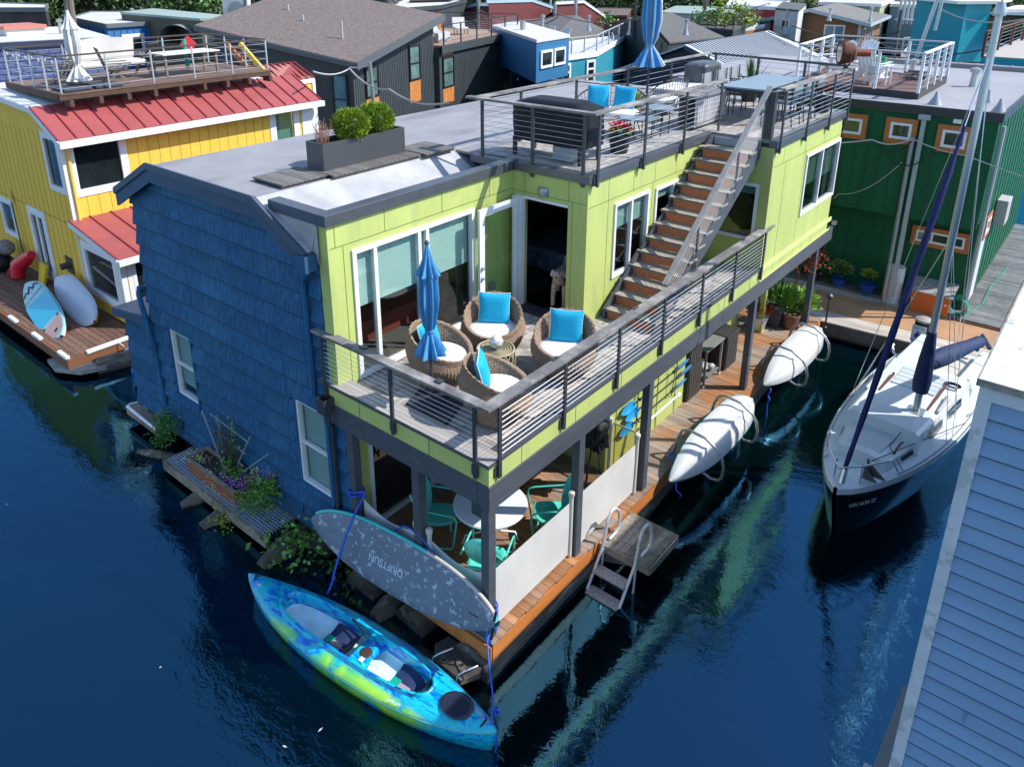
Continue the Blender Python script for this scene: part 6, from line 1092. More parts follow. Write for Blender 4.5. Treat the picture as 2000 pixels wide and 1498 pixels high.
while y<7.6:
    if not(1.72<y<3.0): mb.box(X,y,2.65,X+.004,y+.012,4.95)
    else: mb.box(X,y,2.65,X+.004,y+.012,3.45)
    y+=.30
x=-23.7
while x<-15.4: mb.box(x,YF-.004,.55,x+.012,YF,4.95); x+=.31
mb.box(-24,YF-.006,2.62,-15.3,YF,2.64); 
mb.build('board_grooves',YG,Yh)
F_=FX(X); window(Yh,F_,1.72,2.98,3.5,4.86,fw=.06,trim=.13,d=.0); window(Yh,F_,7.7,8.5,3.0,4.85,fw=.07,trim=.14,gm=GLASSG,blind=(BLINDG,3.3)); window(Yh,FY(YF),-16.32,-15.48,3.55,4.9,fw=.06,trim=.10); window(Yh,FY(YF),-20.6,-19.7,1.4,2.4,fw=.06,trim=.1)
dw=window(Yh,FY(YF),-18.4,-17.35,.6,2.55,fw=.14,trim=.08,mull=(-17.87,)); 
MB().box(X-.02,YF-.03,.5,X+.03,YF+.08,5.0).build('corner_board',WHITE,Yh); MB().box(X+.0,8.75,2.6,X+.03,9.3,4.95).build('corner_board',WHITE,Yh); mb=MB(); mb.tube([(X+.06,YF+.12,4.8),(X+.06,YF+.12,2.8),(X+.12,YF+.1,2.6)],.045,8); mb.build('downspout',YEL,Yh,smooth=40)
def metal_roof(name,p0,p1,p2,p3,n,parent,mat=REDR,th=.05):
    p0,p1,p2,p3=[Vector(p) for p in (p0,p1,p2,p3)]; up=(p1-p0).cross(p3-p0).normalized(); 
    if up.z<0: up=-up
    mb=MB(); mb.ext([p0,p1,p2,p3],-up*th); o=mb.build(name,mat,parent); mb=MB()
    for k in range(n+1): a=p0.lerp(p1,k/n); b=p3.lerp(p2,k/n); mb.beam(a+up*.015,b+up*.015,.03,.035,up)
    mb.build('standing_seam',M('dark_red_seam',(.26,.03,.045),.5) if mat is REDR else mat,o); return o
metal_roof('red_roof',(X+.28,YF-.12,4.93),(X+.28,9.35,4.93),(X-1.15,9.35,5.60),(X-1.15,YF-.12,5.60),18,Yh); mb=MB(); mb.box(X+.26,YF-.14,4.74,X+.40,9.4,4.90); mb.ext([(X+.28,YF-.15,4.92),(X-1.15,YF-.15,5.59),(-19.5,YF-.15,5.74),(-24,YF-.15,5.02),(-24,YF-.15,4.88),(-19.5,YF-.15,5.60),(X-1.15,YF-.15,5.45),(X+.28,YF-.15,4.76)],(0,.03,0)); mb.build('white_eave_trim',WHITE,Yh)
mb=MB(); mb.ext([(X-1.15,YF-.12,5.60),(-19.5,YF-.12,5.74),(-24,YF-.12,5.02),(-24,YF-.12,4.96),(-19.5,YF-.12,5.68),(X-1.15,YF-.12,5.54)],(0,6.9,0)); mb.build('upper_roof',M('pale_roof_sheet',(.55,.58,.58),.7,nz=2,nza=.15),Yh)
# bump out
bx=-13.05; mb=MB(); fwall(mb,FY(YF),X,bx,.5,2.3,[(-15.05,-13.35,.95,2.22)]); mb.ext([(X,YF,2.3),(bx,YF,2.3),(bx,YF,2.32),(X,YF,2.75)],(0,.12,0)); fwall(mb,FX(bx),YF+.12,6,.5,2.32,[(1.75,4.4,.95,2.22)]); mb.build('bay_wall',YEL,Yh)
window(Yh,FY(YF),-15.05,-13.35,.95,2.22,fw=.09,trim=.12); window(Yh,FX(bx),1.75,4.4,.95,2.22,fw=.09,trim=.12,bars=(1.4,)); metal_roof('red_roof',(bx+.25,YF-.15,2.38),(bx+.25,6.2,2.38),(X+.0,6.2,2.82),(X+.0,YF-.15,2.82),9,Yh); mb=MB(); mb.box(bx+.24,YF-.16,2.22,bx+.36,6.2,2.35); mb.ext([(bx+.26,YF-.18,2.38),(X,YF-.18,2.82),(X,YF-.18,2.68),(bx+.26,YF-.18,2.24)],(0,.03,0)); mb.box(bx-.10,YF-.035,.5,bx+.03,YF+.10,2.22); mb.build('bay_trim',WHITE,Yh)
e0=at(540,163,z=4.75); e1=at(613,151,z=4.75); r1_=at(573,121,z=5.45); r0_=at(505,127,z=5.45); metal_roof('red_roof',e0,e1,r1_,r0_,6,Yh); MB().beam(e0-Vector((0,0,.12)),e1-Vector((0,0,.12)),.08,.16).build('white_eave_trim',WHITE,Yh); w1_=e1+(r1_-e1)*.06; w0_=e0+(r0_-e0)*.06; MB().prism([(w0_.x,w0_.y),(w1_.x,w1_.y),(r1_.x,r1_.y),(r0_.x,r0_.y)],.5,4.7).build('rear_wall',YEL,Yh); MB().box(w1_.x-.1,w1_.y-.08,.5,w1_.x+.06,w1_.y+.06,4.65).build('corner_board',WHITE,Yh)
MB().tube([(-16.15,YF,1.38),(-16.15,YF-.25,1.38)],.09,12).build('flue_vent',METAL,Yh,smooth=40); MB().box(-16.4,YF-.02,1.13,-15.95,YF-.002,1.6).build('vent_plate',M('brown_plate',(.08,.04,.03),.7),Yh)
# deck of yellow house
DB=M('dark_red_deck_boards',(.15,.085,.06),.6,isl=.25,nz=5,nza=.3,st=(1,3,1)); mb=MB(); x0=-25
y=-.18
while y<1.45: mb.box(-25,y+.004,.42,-12.62+(0 if y<1.3 else 0),y+.132,.46); y+=.14
y=1.5; 
while y<7: mb.box(-13.04,y+.004,.42,-12.62,y+.132,.46); y+=.14
mb.build('deck_boards',DB,Yh); mb=MB(); mb.box(-25,-.24,.22,-12.6,-.19,.46); mb.box(-12.6,-.24,.22,-12.55,7,.44); mb.build('deck_edge',M('brown_edge_board',(.2,.085,.04),.7),Yh); MB().box(-25,.0,-.4,-12.8,9,.25).build('float_base',LOG,Yh)
for lab,a,b in (('white bumper along the right edge of the yellow house deck',(-12.57,.2,.47),(-12.57,1.6,.47)),('short white bumper at the corner of the yellow house deck',(-13.1,-.2,.47),(-12.6,-.2,.47)),('white bumper on the front edge of the yellow deck, middle one',(-14.6,-.2,.47),(-14.1,-.2,.47)),('white bumper on the front edge of the yellow deck, leftmost',(-16.1,-.2,.47),(-15.6,-.2,.47))): tag(MB().beam(a,b,.10,.09).build('deck_bumper',WHITE,None,bevel=.02),lab,'bumper','white bumpers on the yellow house deck')
t=thing('round_fender','white round fender hung by ropes from the yellow house deck','fender',(-12.3,1.1,.2)); MB().sph((-12.35,1.1,.12),.2,16).build('fender_ball',WHITE,t,smooth=60)
for dy in (-.06,.06): MB().tube([(-12.35,1.1+dy,.3),(-12.5,1.1+dy*3,.47)],.01,5).build('fender_rope',WHITE,t)
tag(MB().lathe([(.02,0),(.12,.05),(.13,.2),(.1,.3),(.02,.32)],(-11.2,.7,.1),14).build('blue_float',M('azure_float',(.0,.12,.6),.3),None,smooth=60),'azure blue float in the water between yellow house and blue annex','float'); tag(MB().ext([(-13.5,-.35,.1),(-12.9,-.42,.1),(-12.3,-.1,.1),(-12.1,.4,.1),(-12.5,.75,.1),(-13.2,.4,.1)],(0,0,.1)).build('stone_slab',M('grey_concrete_slab',(.28,.28,.25),.8,nz=6,nza=.3),None),'flat grey slab jutting from under the yellow deck corner','slab')
tag(MB().tube([(-12.4,.3,.1),(-11.6,3,.15),(-11.2,5,.1)],.22,12).build('floating_timber',LOG,None,smooth=60),'weathered float timber along the side of the yellow house','timber')
# paddle boards on the yellow deck
def sup(label,P0,P1,upv,w,mat,mat2,logo=False):
    ax=(P1-P0); L_=ax.length; ax.normalize(); up=(upv-ax*upv.dot(ax)).normalized(); nn=ax.cross(up).normalized()
    if nn.dot(CAM_LOC-P0)<0: nn=-nn
    t=thing('paddle_board',label,'paddle board',tuple((P0+P1)/2),0,'paddle boards on the yellow house deck'); W_=lambda s: w*(1-abs(2*s-1)**3.2)**.6 if 0<s<1 else 0
    MB().grid(lambda u,v:(lambda s,k:P0+ax*L_*s+up*W_(s)*k+nn*.05*(1-k**6)**.5)(.003+.994*u,2*v-1),40,12).build('top_deck',mat,t,smooth=70); MB().grid(lambda u,v:(lambda s,k:P0+ax*L_*s+up*W_(s)*k-nn*.06*(1-k**6)**.5)(.003+.994*u,2*v-1),40,12).build('underside',mat2,t,smooth=70); return t,ax,up,nn,L_
P0=at(88,566,z=.95); P1=at(150,650,z=.55); P0=Vector((-16.75,.55,.95)); P1=Vector((-13.75,.15,.52))
SUPM=M('teal_board_face',(.02,.48,.62),.4,col2=(.33,.56,.62),c2=(.5,.52),c2s=.5); t,ax_,up_,nn_,LL=sup('turquoise and white paddle board with mountain logo lying on the yellow house deck',P0,P1,Vector((0,.75,.8)),.40,M('pale_aqua_board',(.28,.52,.58),.4),WHITE)
def sbox(s0,s1,k0,k1,mat,nm,e=.053,sh_=0):
    mb=MB(); W_=lambda s: .40*(1-abs(2*s-1)**3.2)**.6; mb.grid(lambda u,v:(lambda s,k:P0+ax_*LL*s+up_*W_(s)*k+nn_*(e*(1-.0)))(lerp(s0,s1,u)+sh_*v,lerp(k0,k1,v)),12,6); mb.build(nm,mat,t)
sbox(.30,.70,-.93,.93,M('bright_cyan_panel',(.0,.42,.62),.4),'cyan_panel',.053,.05); sbox(.76,.95,-.85,.85,M('dusty_pink_pad',(.50,.33,.30),.7),'deck_pad',.054); sbox(.88,.91,-.2,.2,BLK,'fin_box',.057); sbox(.74,.77,-.75,-.6,BLK,'strap_patch',.057); sbox(.74,.77,.6,.75,BLK,'strap_patch',.057)
text('','ROC OUTDOORS',None,0,0,.085,BLK,t,frame_m(P0+ax_*LL*.26+nn_*.055,up_,-ax_)); mb=MB(); q=P0+ax_*LL*.17+nn_*.055
for a0,a1,h_ in ((-.28,-.02,.16),(-.12,.16,.26),(.06,.30,.18)): mb.ext([q+up_*a0,q+up_*(a0+a1)/2-ax_*h_,q+up_*((a0+a1)/2+.03)-ax_*h_*.8,q+up_*(a0+.07)],nn_*.002); mb.ext([q+up_*(a0+a1)/2-ax_*h_,q+up_*a1,q+up_*(a1-.06),q+up_*((a0+a1)/2)-ax_*h_*.7],nn_*.002)
mb.build('mountain_logo',BLK,t)
P0b=Vector((-16.0,1.05,1.15)); P1b=Vector((-13.75,.95,.62)); sup('white paddle board behind the turquoise one against the yellow wall',P0b,P1b,Vector((0,.6,.8)),.40,M('white_board_face',(.5,.56,.64),.35,nz=1,nza=.1),M('yellow_board_rail',(.7,.42,.02),.4))
# items by the yellow wall
t=thing('red_life_vest','bright red folded inflatable seat leaning on the yellow wall','inflatable seat',(-18.7,1.1,.46)); MB().tube([(-18.15,1.25,1.25),(-18.5,1.2,1.05),(-18.75,1.05,.85),(-18.75,.95,.5)],.2,12,rs=[.12,.2,.22,.18]).build('red_body',M('signal_red',(.62,.01,.03),.4),t,smooth=60); MB().tube([(-19.05,.95,.75),(-19.1,.85,.6),(-18.95,.8,.52)],.03,6).build('carry_strap',M('signal_red'),t)
tag(MB().ext([(-17.95,1.3,.47),(-17.5,1.25,.47),(-17.45,1.4,1.05),(-18.0,1.45,1.05)],(0,-.1,0)).build('yellow_crate',M('yellow_plastic',(.75,.5,.01),.5),None,bevel=.03),'yellow plastic tub leaning on the yellow wall','tub')
for lab,c_,r_,m_ in (('dark navy duffel bag at the left edge of the yellow deck',(-19.9,.9,.75),.42,BLK),('patterned grey bag on top of the dark bag',(-19.7,1.1,1.15),.3,M('patterned_grey_cloth',(.18,.17,.17),.8,nz=25,nza=.8)),('grey bin at the left edge of the yellow deck',(-20.0,.35,.6),.3,M('blue_grey_bin',(.16,.22,.25),.6))): tag(MB().sph(c_,r_,14,(1.2,.8,.75)).build('soft_bag',m_,None,smooth=60),lab,'bag','bags on the yellow house deck')
t=thing('long_paddle','paddle with yellow blade leaning upright against the yellow wall','paddle',(-19.4,1.3,.5)); a_=Vector((-18.95,1.3,.6)); b_=at(22,395,y=1.42); MB().tube([a_,b_],.018,6).build('shaft',STL,t); MB().grid(lambda u,v:b_+(b_-a_).normalized()*(.45*u-.05)+Vector((.16*(v-.5)*math.sin(pi*(.1+.85*u))**.6,0,0)),10,4).build('blade',M('yellow_blade',(.6,.5,.1),.4),t,smooth=60)
# roof deck of yellow house
YD=thing('timber_roof_deck','brown timber deck with steel cable rails on top of the yellow house','roof deck',(-17.5,5,5.6)); yz=5.92; mb=MB(); x=-19.25
while x<-15.85: mb.box(x,1.95,yz-.03,x+.118,8.1,yz); x+=.124
mb.build('deck_boards',M('worn_brown_boards',(.17,.11,.085),.75,isl=.2,nz=4,nza=.25,st=(3,.3,1)),YD); mb=MB(); mb.box(-15.86,1.9,yz-.16,-15.80,8.12,yz+.005); mb.box(-19.3,1.88,yz-.16,-15.86,1.94,yz+.005); mb.build('rim_joist',M('dark_brown_joist',(.085,.045,.03),.75,nz=4,nza=.3),YD)
for k in range(9): MB().box(-16.1,2.1+k*.74,yz-.34,-15.74,2.2+k*.74,yz-.165).build('joist_end',M('dark_brown_joist'),YD)
SR=M('thin_steel_post',(.5,.52,.55),.4,.5); BR=M('dark_bronze_rail',(.07,.045,.04),.5)
for p,q,n in (((-15.84,1.98),(-15.84,8.05),6),((-19.2,1.98),(-15.84,1.98),5),((-19.2,8.05),(-15.9,8.05),4),((-19.2,1.98),(-19.2,8.05),5)): post_run(YD,p,q,n,.92,yz,SR,BR,w=.035,nc=4)
mb=MB()
for k in range(8): q=Vector((-18.9+k*.4,1.98,yz+.82-.05*math.sin(k*1.9)));
for k in range(8):
    q=Vector((-19+k*.42,1.97,yz+.80-.03*(k%2))); tag(MB().lathe([(.012,.05),(.03,.0),(.035,-.04),(.01,-.07)],tuple(q),8).build('string_bulb',M('clear_bulb',(.5,.5,.48),.1),None,smooth=50),'small glass bulb of the string lights on the front rail of the timber roof deck','string light','string lights on the timber roof deck')
CRM=M('cream_canvas',(.62,.60,.57),.85,nz=3,nza=.06); TKW=M('grey_teak',(.20,.165,.14),.8,nz=5,nza=.25)
t=thing('cushioned_bench','cream cushioned swing bench on the timber roof deck of the yellow house','bench',(-17.6,4.0,yz)); mb=MB(); mb.grid(lambda u,v:Vector((-18.05+.12*v+.03*math.sin(u*9),3.1+1.9*u,yz+.45+.62*v+.06*math.sin(u*pi))),16,6); mb.build('back_cushion',CRM,t,smooth=60); MB().box(-17.95,3.1,yz+.38,-17.25,5.0,yz+.50).build('seat_cushion',CRM,t,bevel=.05)
for y in (3.05,5.05): mb=MB(); mb.beam((-18.2,y,yz),(-17.5,y,yz+.65),.05,.05); mb.beam((-17.15,y,yz),(-17.75,y,yz+.65),.05,.05); mb.beam((-18.2,y,yz+.6),(-17.1,y,yz+.6),.06,.04); mb.build('side_frame',TKW,t)
def slat_chair(label,x,y,z,rz,mt):
    t=thing('slatted_chair',label,'chair',(x,y,z),R(rz),'teak chairs on the timber roof deck'); mb=MB()
    for k in range(6): mb.ext([(-.27+k*.09,.22,.36),(-.19+k*.09,.22,.36),(-.19+k*.09,.42,.98),(-.27+k*.09,.42,.98)],(0,.02,0))
    mb.build('backrest',mt,t,world=False); MB().box(-.27,-.3,.36,.27,.22,.39).build('seat',mt,t,world=False)
    for s in (-1,1): mb=MB(); mb.beam((s*.29,-.34,0),(s*.29,.3,.55),.035,.05); mb.beam((s*.29,.4,0),(s*.29,-.2,.5),.035,.05); mb.box(s*.29-.03,-.35,.55,s*.29+.03,.3,.58); mb.build('cross_leg',TKW,t,world=False)
slat_chair('dark slatted reclining chair seen from behind near the timber deck rail',-16.55,3.75,yz,165,M('dark_teak_slats',(.09,.06,.05),.7,isl=.2)); slat_chair('grey teak chair left of the cream bench behind the white umbrella',-17.6,2.75,yz,-40,TKW)
t=thing('long_table','pale topped long teak table on the timber roof deck','table',(-16.9,5.9,yz)); MB().box(-17.4,5.1,yz+.62,-16.5,6.9,yz+.66).build('table_top',CRM,t,bevel=.01)
for x in (-17.3,-16.6):
    for y in (5.2,6.8): MB().box(x-.03,y-.03,yz,x+.03,y+.03,yz+.62).build('leg',TKW,t)
for lab,y in (('dark blue lounge pad below the white umbrella, nearer one',2.45),('dark blue lounge pad beside the white umbrella, farther one',3.25)): tag(MB().box(-16.75,y-.36,yz+.005,-15.95,y+.36,yz+.09).build('lounge_pad',M('slate_blue_pad',(.045,.06,.09),.8),None,bevel=.03),lab,'cushion','lounge pads on the timber deck')
umbrella('closed_umbrella','tall closed white umbrella leaning over the timber roof deck',-16.55,2.75,yz,yz+2.0,M('white_umbrella_cloth',(.66,.66,.66),.85,nz=4,nza=.15),sc=1.15,base=False,pole=TKW)
tag(MB().cyl((-17.5,6.35,yz+.1),(-17.45,6.3,yz+.95),.06,n=10).build('teal_roll',M('teal_tube',(.0,.32,.25),.5),None,smooth=40),'upright teal rolled tube behind the pale topped table','roll'); tag(MB().ext([(-19.22,7.1,yz+.62),(-19.22,7.4,yz+.92),(-19.22,7.7,yz+.62),(-19.22,7.4,yz+.32)],(.03,0,0)).build('red_diamond_sign',M('red_sign',(.5,.02,.03),.5),None),'red diamond shaped plaque with white ring on the back rail','plaque')
t=thing('yellow_stair','yellow and orange timber stair rising behind the yellow house roof deck','stair',(-16.8,8.9,3)); mb=MB(); 
for u_,yy,m_ in ((0,8.7,YEL),(-26,9.0,ORG)): MB().beam(at(528+u_,155,y=yy),at(468+u_,86,y=yy),.07,.2).build('stringer',m_,t)
for k in range(7): MB().beam(at(522-8*k,148-9*k,y=8.72),at(496-8*k,148-9*k,y=8.98),.20,.03).build('tread',ORG,t)
# =============== houses farther back ===============
def unit(a): return Vector((math.cos(R(a)),math.sin(R(a)),0))
SHG=M('brown_grey_shingle_roof',(.15,.12,.11),.85,nz=9,nza=.45,st=(.5,2,1),bump=.4,bsc=20); DSH=M('dark_grey_shingle_roof',(.10,.10,.105),.85,nz=7,nza=.3,bump=.4,bsc=15); BSH=M('slate_blue_shingle_roof',(.17,.22,.29),.8,nz=6,nza=.2,bump=.3,bsc=15); LGR=M('light_flat_roof',(.55,.55,.54),.75,nz=1.2,nza=.12)
CHA=M('charcoal_board_wall',(.045,.055,.062),.6,nz=2,nza=.12,bump=.2,bsc=30,st=(1,1,.1)); CHG=M('charcoal_groove',(.02,.025,.028),.7); CEDS=M('orange_cedar_shingles',(.50,.19,.045),.7,nz=14,nza=.45,st=(1,1,.4)); BRS=M('brown_cedar_shingle_wall',(.22,.115,.055),.8,nz=12,nza=.5,bump=.4,bsc=20); OLS=M('olive_shingle_wall',(.11,.10,.065),.85,nz=9,nza=.5,st=(1,1,2),bump=.4,bsc=18)
BLKR=M('black_railing',(.02,.02,.022),.5)
def poly_house(name,label,cat,pts,ztop,zbot,wm,rm,parapet=None,grp='houses on the far docks'):
    "flat roofed block: pts are roof corners (u,v) read at height ztop"
    c=[at(u,v,z=ztop) for u,v in pts]; ctr=sum(c,Vector())/len(c); t=thing(name,label,cat,(ctr.x,ctr.y,zbot),0,grp)
    MB().prism([(p.x,p.y) for p in c],zbot,ztop-.16).build('wall',wm,t); big=[(ctr+(p-ctr)*1.015) for p in c]; MB().prism([(p.x,p.y) for p in big],ztop-.158,ztop).build('roof',rm,t)
    if parapet:
        mb=MB(); n=len(c)
        for i in range(n): mb.beam(big[i]-Vector((0,0,.05)),big[(i+1)%n]-Vector((0,0,.05)),.12,.3)
        mb.build('roof_edge',parapet,t)
    return t,c
def facewin(t,p,q,u0,u1,z0,z1,**k):
    d=(q-p); d.z=0; a=math.degrees(math.atan2(d.y,d.x)); k.setdefault('d',.07); window(t,Fr(p.x,p.y,a),u0*d.length,u1*d.length,z0,z1,**k)
def rails(t,pts,z,h=1.0,n=5,mat=None,nc=7,sp=None):
    for i in range(len(pts)-1):
        p,q=pts[i],pts[i+1]; post_run(t,(p.x,p.y),(q.x,q.y),n,h,z,mat or BLKR,mat or BLKR,w=.06,nc=nc)
def gable_house(name,label,p,ang,L_,W_,zw,zr,wm,rm,z0=.3,over=.4,hip=0,grp='houses on the far docks',trim=None):
    "p: front left corner of the walls; ridge runs along the angle"
    U=unit(ang); V=unit(ang+90); t=thing(name,label,'house',tuple(p+U*L_/2+V*W_/2),0,grp); P=lambda u,v,z: Vector((p.x,p.y,0))+U*u+V*v+Vector((0,0,z))
    mb=MB(); mb.add([P(0,0,z0),P(L_,0,z0),P(L_,W_,z0),P(0,W_,z0),P(0,0,zw),P(L_,0,zw),P(L_,W_,zw),P(0,W_,zw),P(hip,W_/2,zr-.1),P(L_-hip,W_/2,zr-.1)],[(0,1,5,4),(1,2,6,9,5),(2,3,7,6),(3,0,4,8,7)] if not hip else [(0,1,5,4),(1,2,6,5),(2,3,7,6),(3,0,4,7)]); mb.build('wall',wm,t)
    sl=(zr-zw)/(W_/2); e=over; ze=zw-sl*e; h2=hip
    top=[P(-e,-e,ze),P(L_+e,-e,ze),P(L_+(e if not h2 else -h2),W_/2,zr),P((-e if not h2 else h2),W_/2,zr),P(L_+e,W_+e,ze),P(-e,W_+e,ze)]
    fs=[(0,1,2,3),(3,2,4,5)]+([(1,4,2),(0,3,5)] if h2 else [])
    mb=MB(); mb.add([q+Vector((0,0,.08)) for q in top],fs); mb.add([q for q in top],[f[::-1] for f in fs]); k=len(mb.v)
    lo=[0,1,2,4,5,3] if not h2 else [0,1,4,5]
    mb.f+=[]
    bnd=[(0,1),(1,4) if h2 else (1,2),(4,5)]+([(5,0)] if h2 else [(2,4),(5,3),(3,0)])
    for a_,b_ in bnd: mb.add([top[a_],top[b_],top[b_]+Vector((0,0,.08)),top[a_]+Vector((0,0,.08))],[(0,1,2,3)])
    mb.build('roof',rm,t)
    if trim:
        for a_,b_ in ([(0,1),(1,2),(0,3)] if not h2 else [(0,1),(1,4)]): MB().beam(top[a_]-Vector((0,0,.04)),top[b_]-Vector((0,0,.04)),.05,.2).build('eave_board',trim,t)
    return t,P
def slope_house(name,label,faces,wm,rm,z0=.4,trim=None):
    t=None
    allp=[at(u,v,z=z) for f in faces for u,v,z in f]; ctr=sum(allp,Vector())/len(allp); t=thing(name,label,'house',(ctr.x,ctr.y,z0),0,'houses on the far docks'); mr=MB(); mw=MB(); mt_=MB()
    for f in faces:
        p=[at(u,v,z=z) for u,v,z in f]; mr.ext(p,(0,0,.12)); n=len(p); q=[ctr+(x-ctr)*.95 for x in p]
        for x,y in zip(q,p): x.z=y.z-.03
        lo=[Vector((x.x,x.y,z0)) for x in q]
        for i in range(n): j=(i+1)%n; mw.add([lo[i],lo[j],q[j],q[i]],[(0,1,2,3)])
        for i in range(n): mt_.beam(p[i]-Vector((0,0,.06)),p[(i+1)%n]-Vector((0,0,.06)),.06,.2)
    mr.build('roof',rm,t); mw.build('wall',wm,t)
    if trim: mt_.build('eave_board',trim,t)
    return t
# ---- charcoal house with brown shed roof ----
c0=at(688,124,z=5.0); A1=16.8; Uh=unit(A1); Vh=unit(A1+90)
B=thing('charcoal_house','charcoal two storey house with brown shingle shed roof and orange cedar panels','house',(-26,20,0),0,'houses on the far docks')
def Bp(u,v,z): return Vector((c0.x,c0.y,0))-Uh*u+Vh*v+Vector((0,0,z))
mb=MB(); mb.add([Bp(0,0,.5),Bp(0,7.6,.5),Bp(0,7.6,6.25),Bp(0,0,4.85),Bp(7.4,0,.5),Bp(7.4,7.6,.5),Bp(7.4,7.6,7.4),Bp(7.4,0,6.2)],[(0,1,2,3),(4,0,3,7),(1,5,6,2),(5,4,7,6)]); mb.build('wall',CHA,B)
mb=MB(); mb.ext([Bp(-.45,-.35,4.93),Bp(-.45,7.9,6.45),Bp(8.2,7.9,7.75),Bp(8.2,-.35,6.25)],(0,0,.14)); mb.build('shed_roof',SHG,B); mb=MB(); mb.beam(Bp(-.5,-.4,4.93),Bp(-.5,7.95,6.45),.06,.34); mb.beam(Bp(-.5,-.4,4.93),Bp(8.2,-.4,6.25),.05,.2); mb.build('fascia',M('grey_fascia',(.09,.105,.115),.5),B)
FR=Fr(c0.x,c0.y,A1+90); FL=Fr((Bp(7.4,0,0)).x,(Bp(7.4,0,0)).y,A1)
mb=MB(); u=.15
while u<7.5: fbox(mb,FR,u,u+.02,0,.015,.5,4.8+u*.18); u+=.16
u=7.9
while u<18: fbox(mb,FR,u,u+.02,.3,.315,.5,4.6); u+=.16
mb.build('board_grooves',CHG,B)
wk=dict(fw=.07,fm=BLKR,gm=M('teal_black_glass',(.11,.19,.18),.05,spec=.9,nz=1,nza=.6))
def cpan(u0,u1,z0,z1,d=0): mb=MB(); fbox(mb,FR,u0,u1,d,d+.02,z0,z1); mb.build('cedar_panel',CEDS,B)
for u0,u1,z0,z1,zc,d in ((.9,2.0,3.35,4.75,2.2,0.06),(4.9,6.0,3.6,5.3,2.5,.06),(7.9,9.2,2.85,4.45,2.0,.36),(16.3,17.5,2.1,4.3,1.35,.36)):
    window(B,FR,u0,u1,z0,z1,bars=(z0+(z1-z0)*.48,),d=d,**wk); cpan(u0,u1,zc,z0-.05,d-.05); 
    if z1<4.6: cpan(u0,u1,z1+.05,z1+.38,d-.05)
window(B,FL,6.3,7.1,2.4,4.5,bars=(3.4,),d=.06,**wk); mb=MB(); fbox(mb,FL,6.3,7.1,0,.02,1.4,2.35); mb.build('cedar_panel',CEDS,B); window(B,FL,1.2,2.1,4.0,5.0,d=.06,**wk)
mb=MB(); mb.prism([tuple(q.xy) for q in (Bp(-.3,7.6,0),Bp(-.3,18.2,0),Bp(5.5,18.2,0),Bp(5.5,7.6,0))],.5,4.95); mb.build('wall',CHA,B); mb=MB(); mb.prism([tuple(q.xy) for q in (Bp(-.42,7.65,0),Bp(-.42,18.4,0),Bp(5.6,18.4,0),Bp(5.6,7.65,0))],4.96,5.06); mb.build('terrace_boards',M('tan_deck_boards',(.33,.22,.15),.8,nz=6,nza=.2,st=(4,.3,1)),B); mb=MB(); mb.beam(Bp(-.45,7.6,4.85),Bp(-.45,18.4,4.85),.06,.42); mb.build('terrace_fascia',CHA,B)
rails(B,[Bp(-.42,7.9,0),Bp(-.42,18.3,0)],5.06,1.0,6); rails(B,[Bp(-.42,18.3,0),Bp(5.5,18.3,0)],5.06,1.0,4)
for u,v,s in ((1.7,1.9,.0),(4.6,3.0,0),(6.2,4.0,0)):
    q=Bp(u,v,5.08+v*.18+u*.155); MB().cyl(q,q+Vector((0,0,.9 if u<2 else .4)),.05,n=8).build('roof_pipe',M('grey_vent_pipe',(.4,.41,.42),.5),B)
for lab,u,v in (('dark rimmed lounge chair at the left on the charcoal house terrace',1.2,9.0),('white lounge chair in the middle of the charcoal house terrace',1.9,11.2),('white lounge chair at the right on the charcoal house terrace',1.6,14.2)):
    q=Bp(u,v,5.07); t=thing('lounge_chair',lab,'chair',tuple(q),R(60),'lounge chairs on the charcoal terrace'); MB().box(-.38,-.35,.28,.38,.35,.42).build('seat',LGR,t,world=False,bevel=.03); MB().ext([(-.38,.3,.3),(.38,.3,.3),(.38,.52,.95),(-.38,.52,.95)],(0,.08,0)).build('backrest',LGR,t,world=False); [MB().box(x-.02,y-.02,0,x+.02,y+.02,.28).build('leg',BLKR,t,world=False) for x in (-.33,.33) for y in (-.3,.3)]
for k in range(2): q=Bp(.6,9.3+k*.75,5.07); tag(MB().box(q.x-.22,q.y-.22,5.07,q.x+.22,q.y+.22,5.55).build('white_side_table',LGR,None,bevel=.02),['left one of two white cube tables behind the black rail','right one of two white cube tables behind the black rail'][k],'side table','white cube tables')
wire('twisted cable between the yellow house and the charcoal house',[tuple(at(610,140,y=9)),tuple(at(680,136,y=14.5))],.15,.03); wire('bundle of cables crossing behind the long roof planter',[tuple(at(682,134,y=14.5)),tuple(at(760,175,y=12.6)),tuple(at(880,200,y=11.0))],.25,.035)
sp_=at(733,205,z=3.4); tag(MB().cyl((sp_.x,sp_.y,1.5),tuple(at(722,122,x=sp_.x)),.08,n=10).build('service_pole',M('zinc_pipe'),None,smooth=40),'grey metal service pole in front of the charcoal house','pole')
tag(wire('',[tuple(at(684,132,y=14.6)),tuple(at(722,128,y=14.6))],.05,.03),'short cable drop at the charcoal house corner','cable','overhead cables')
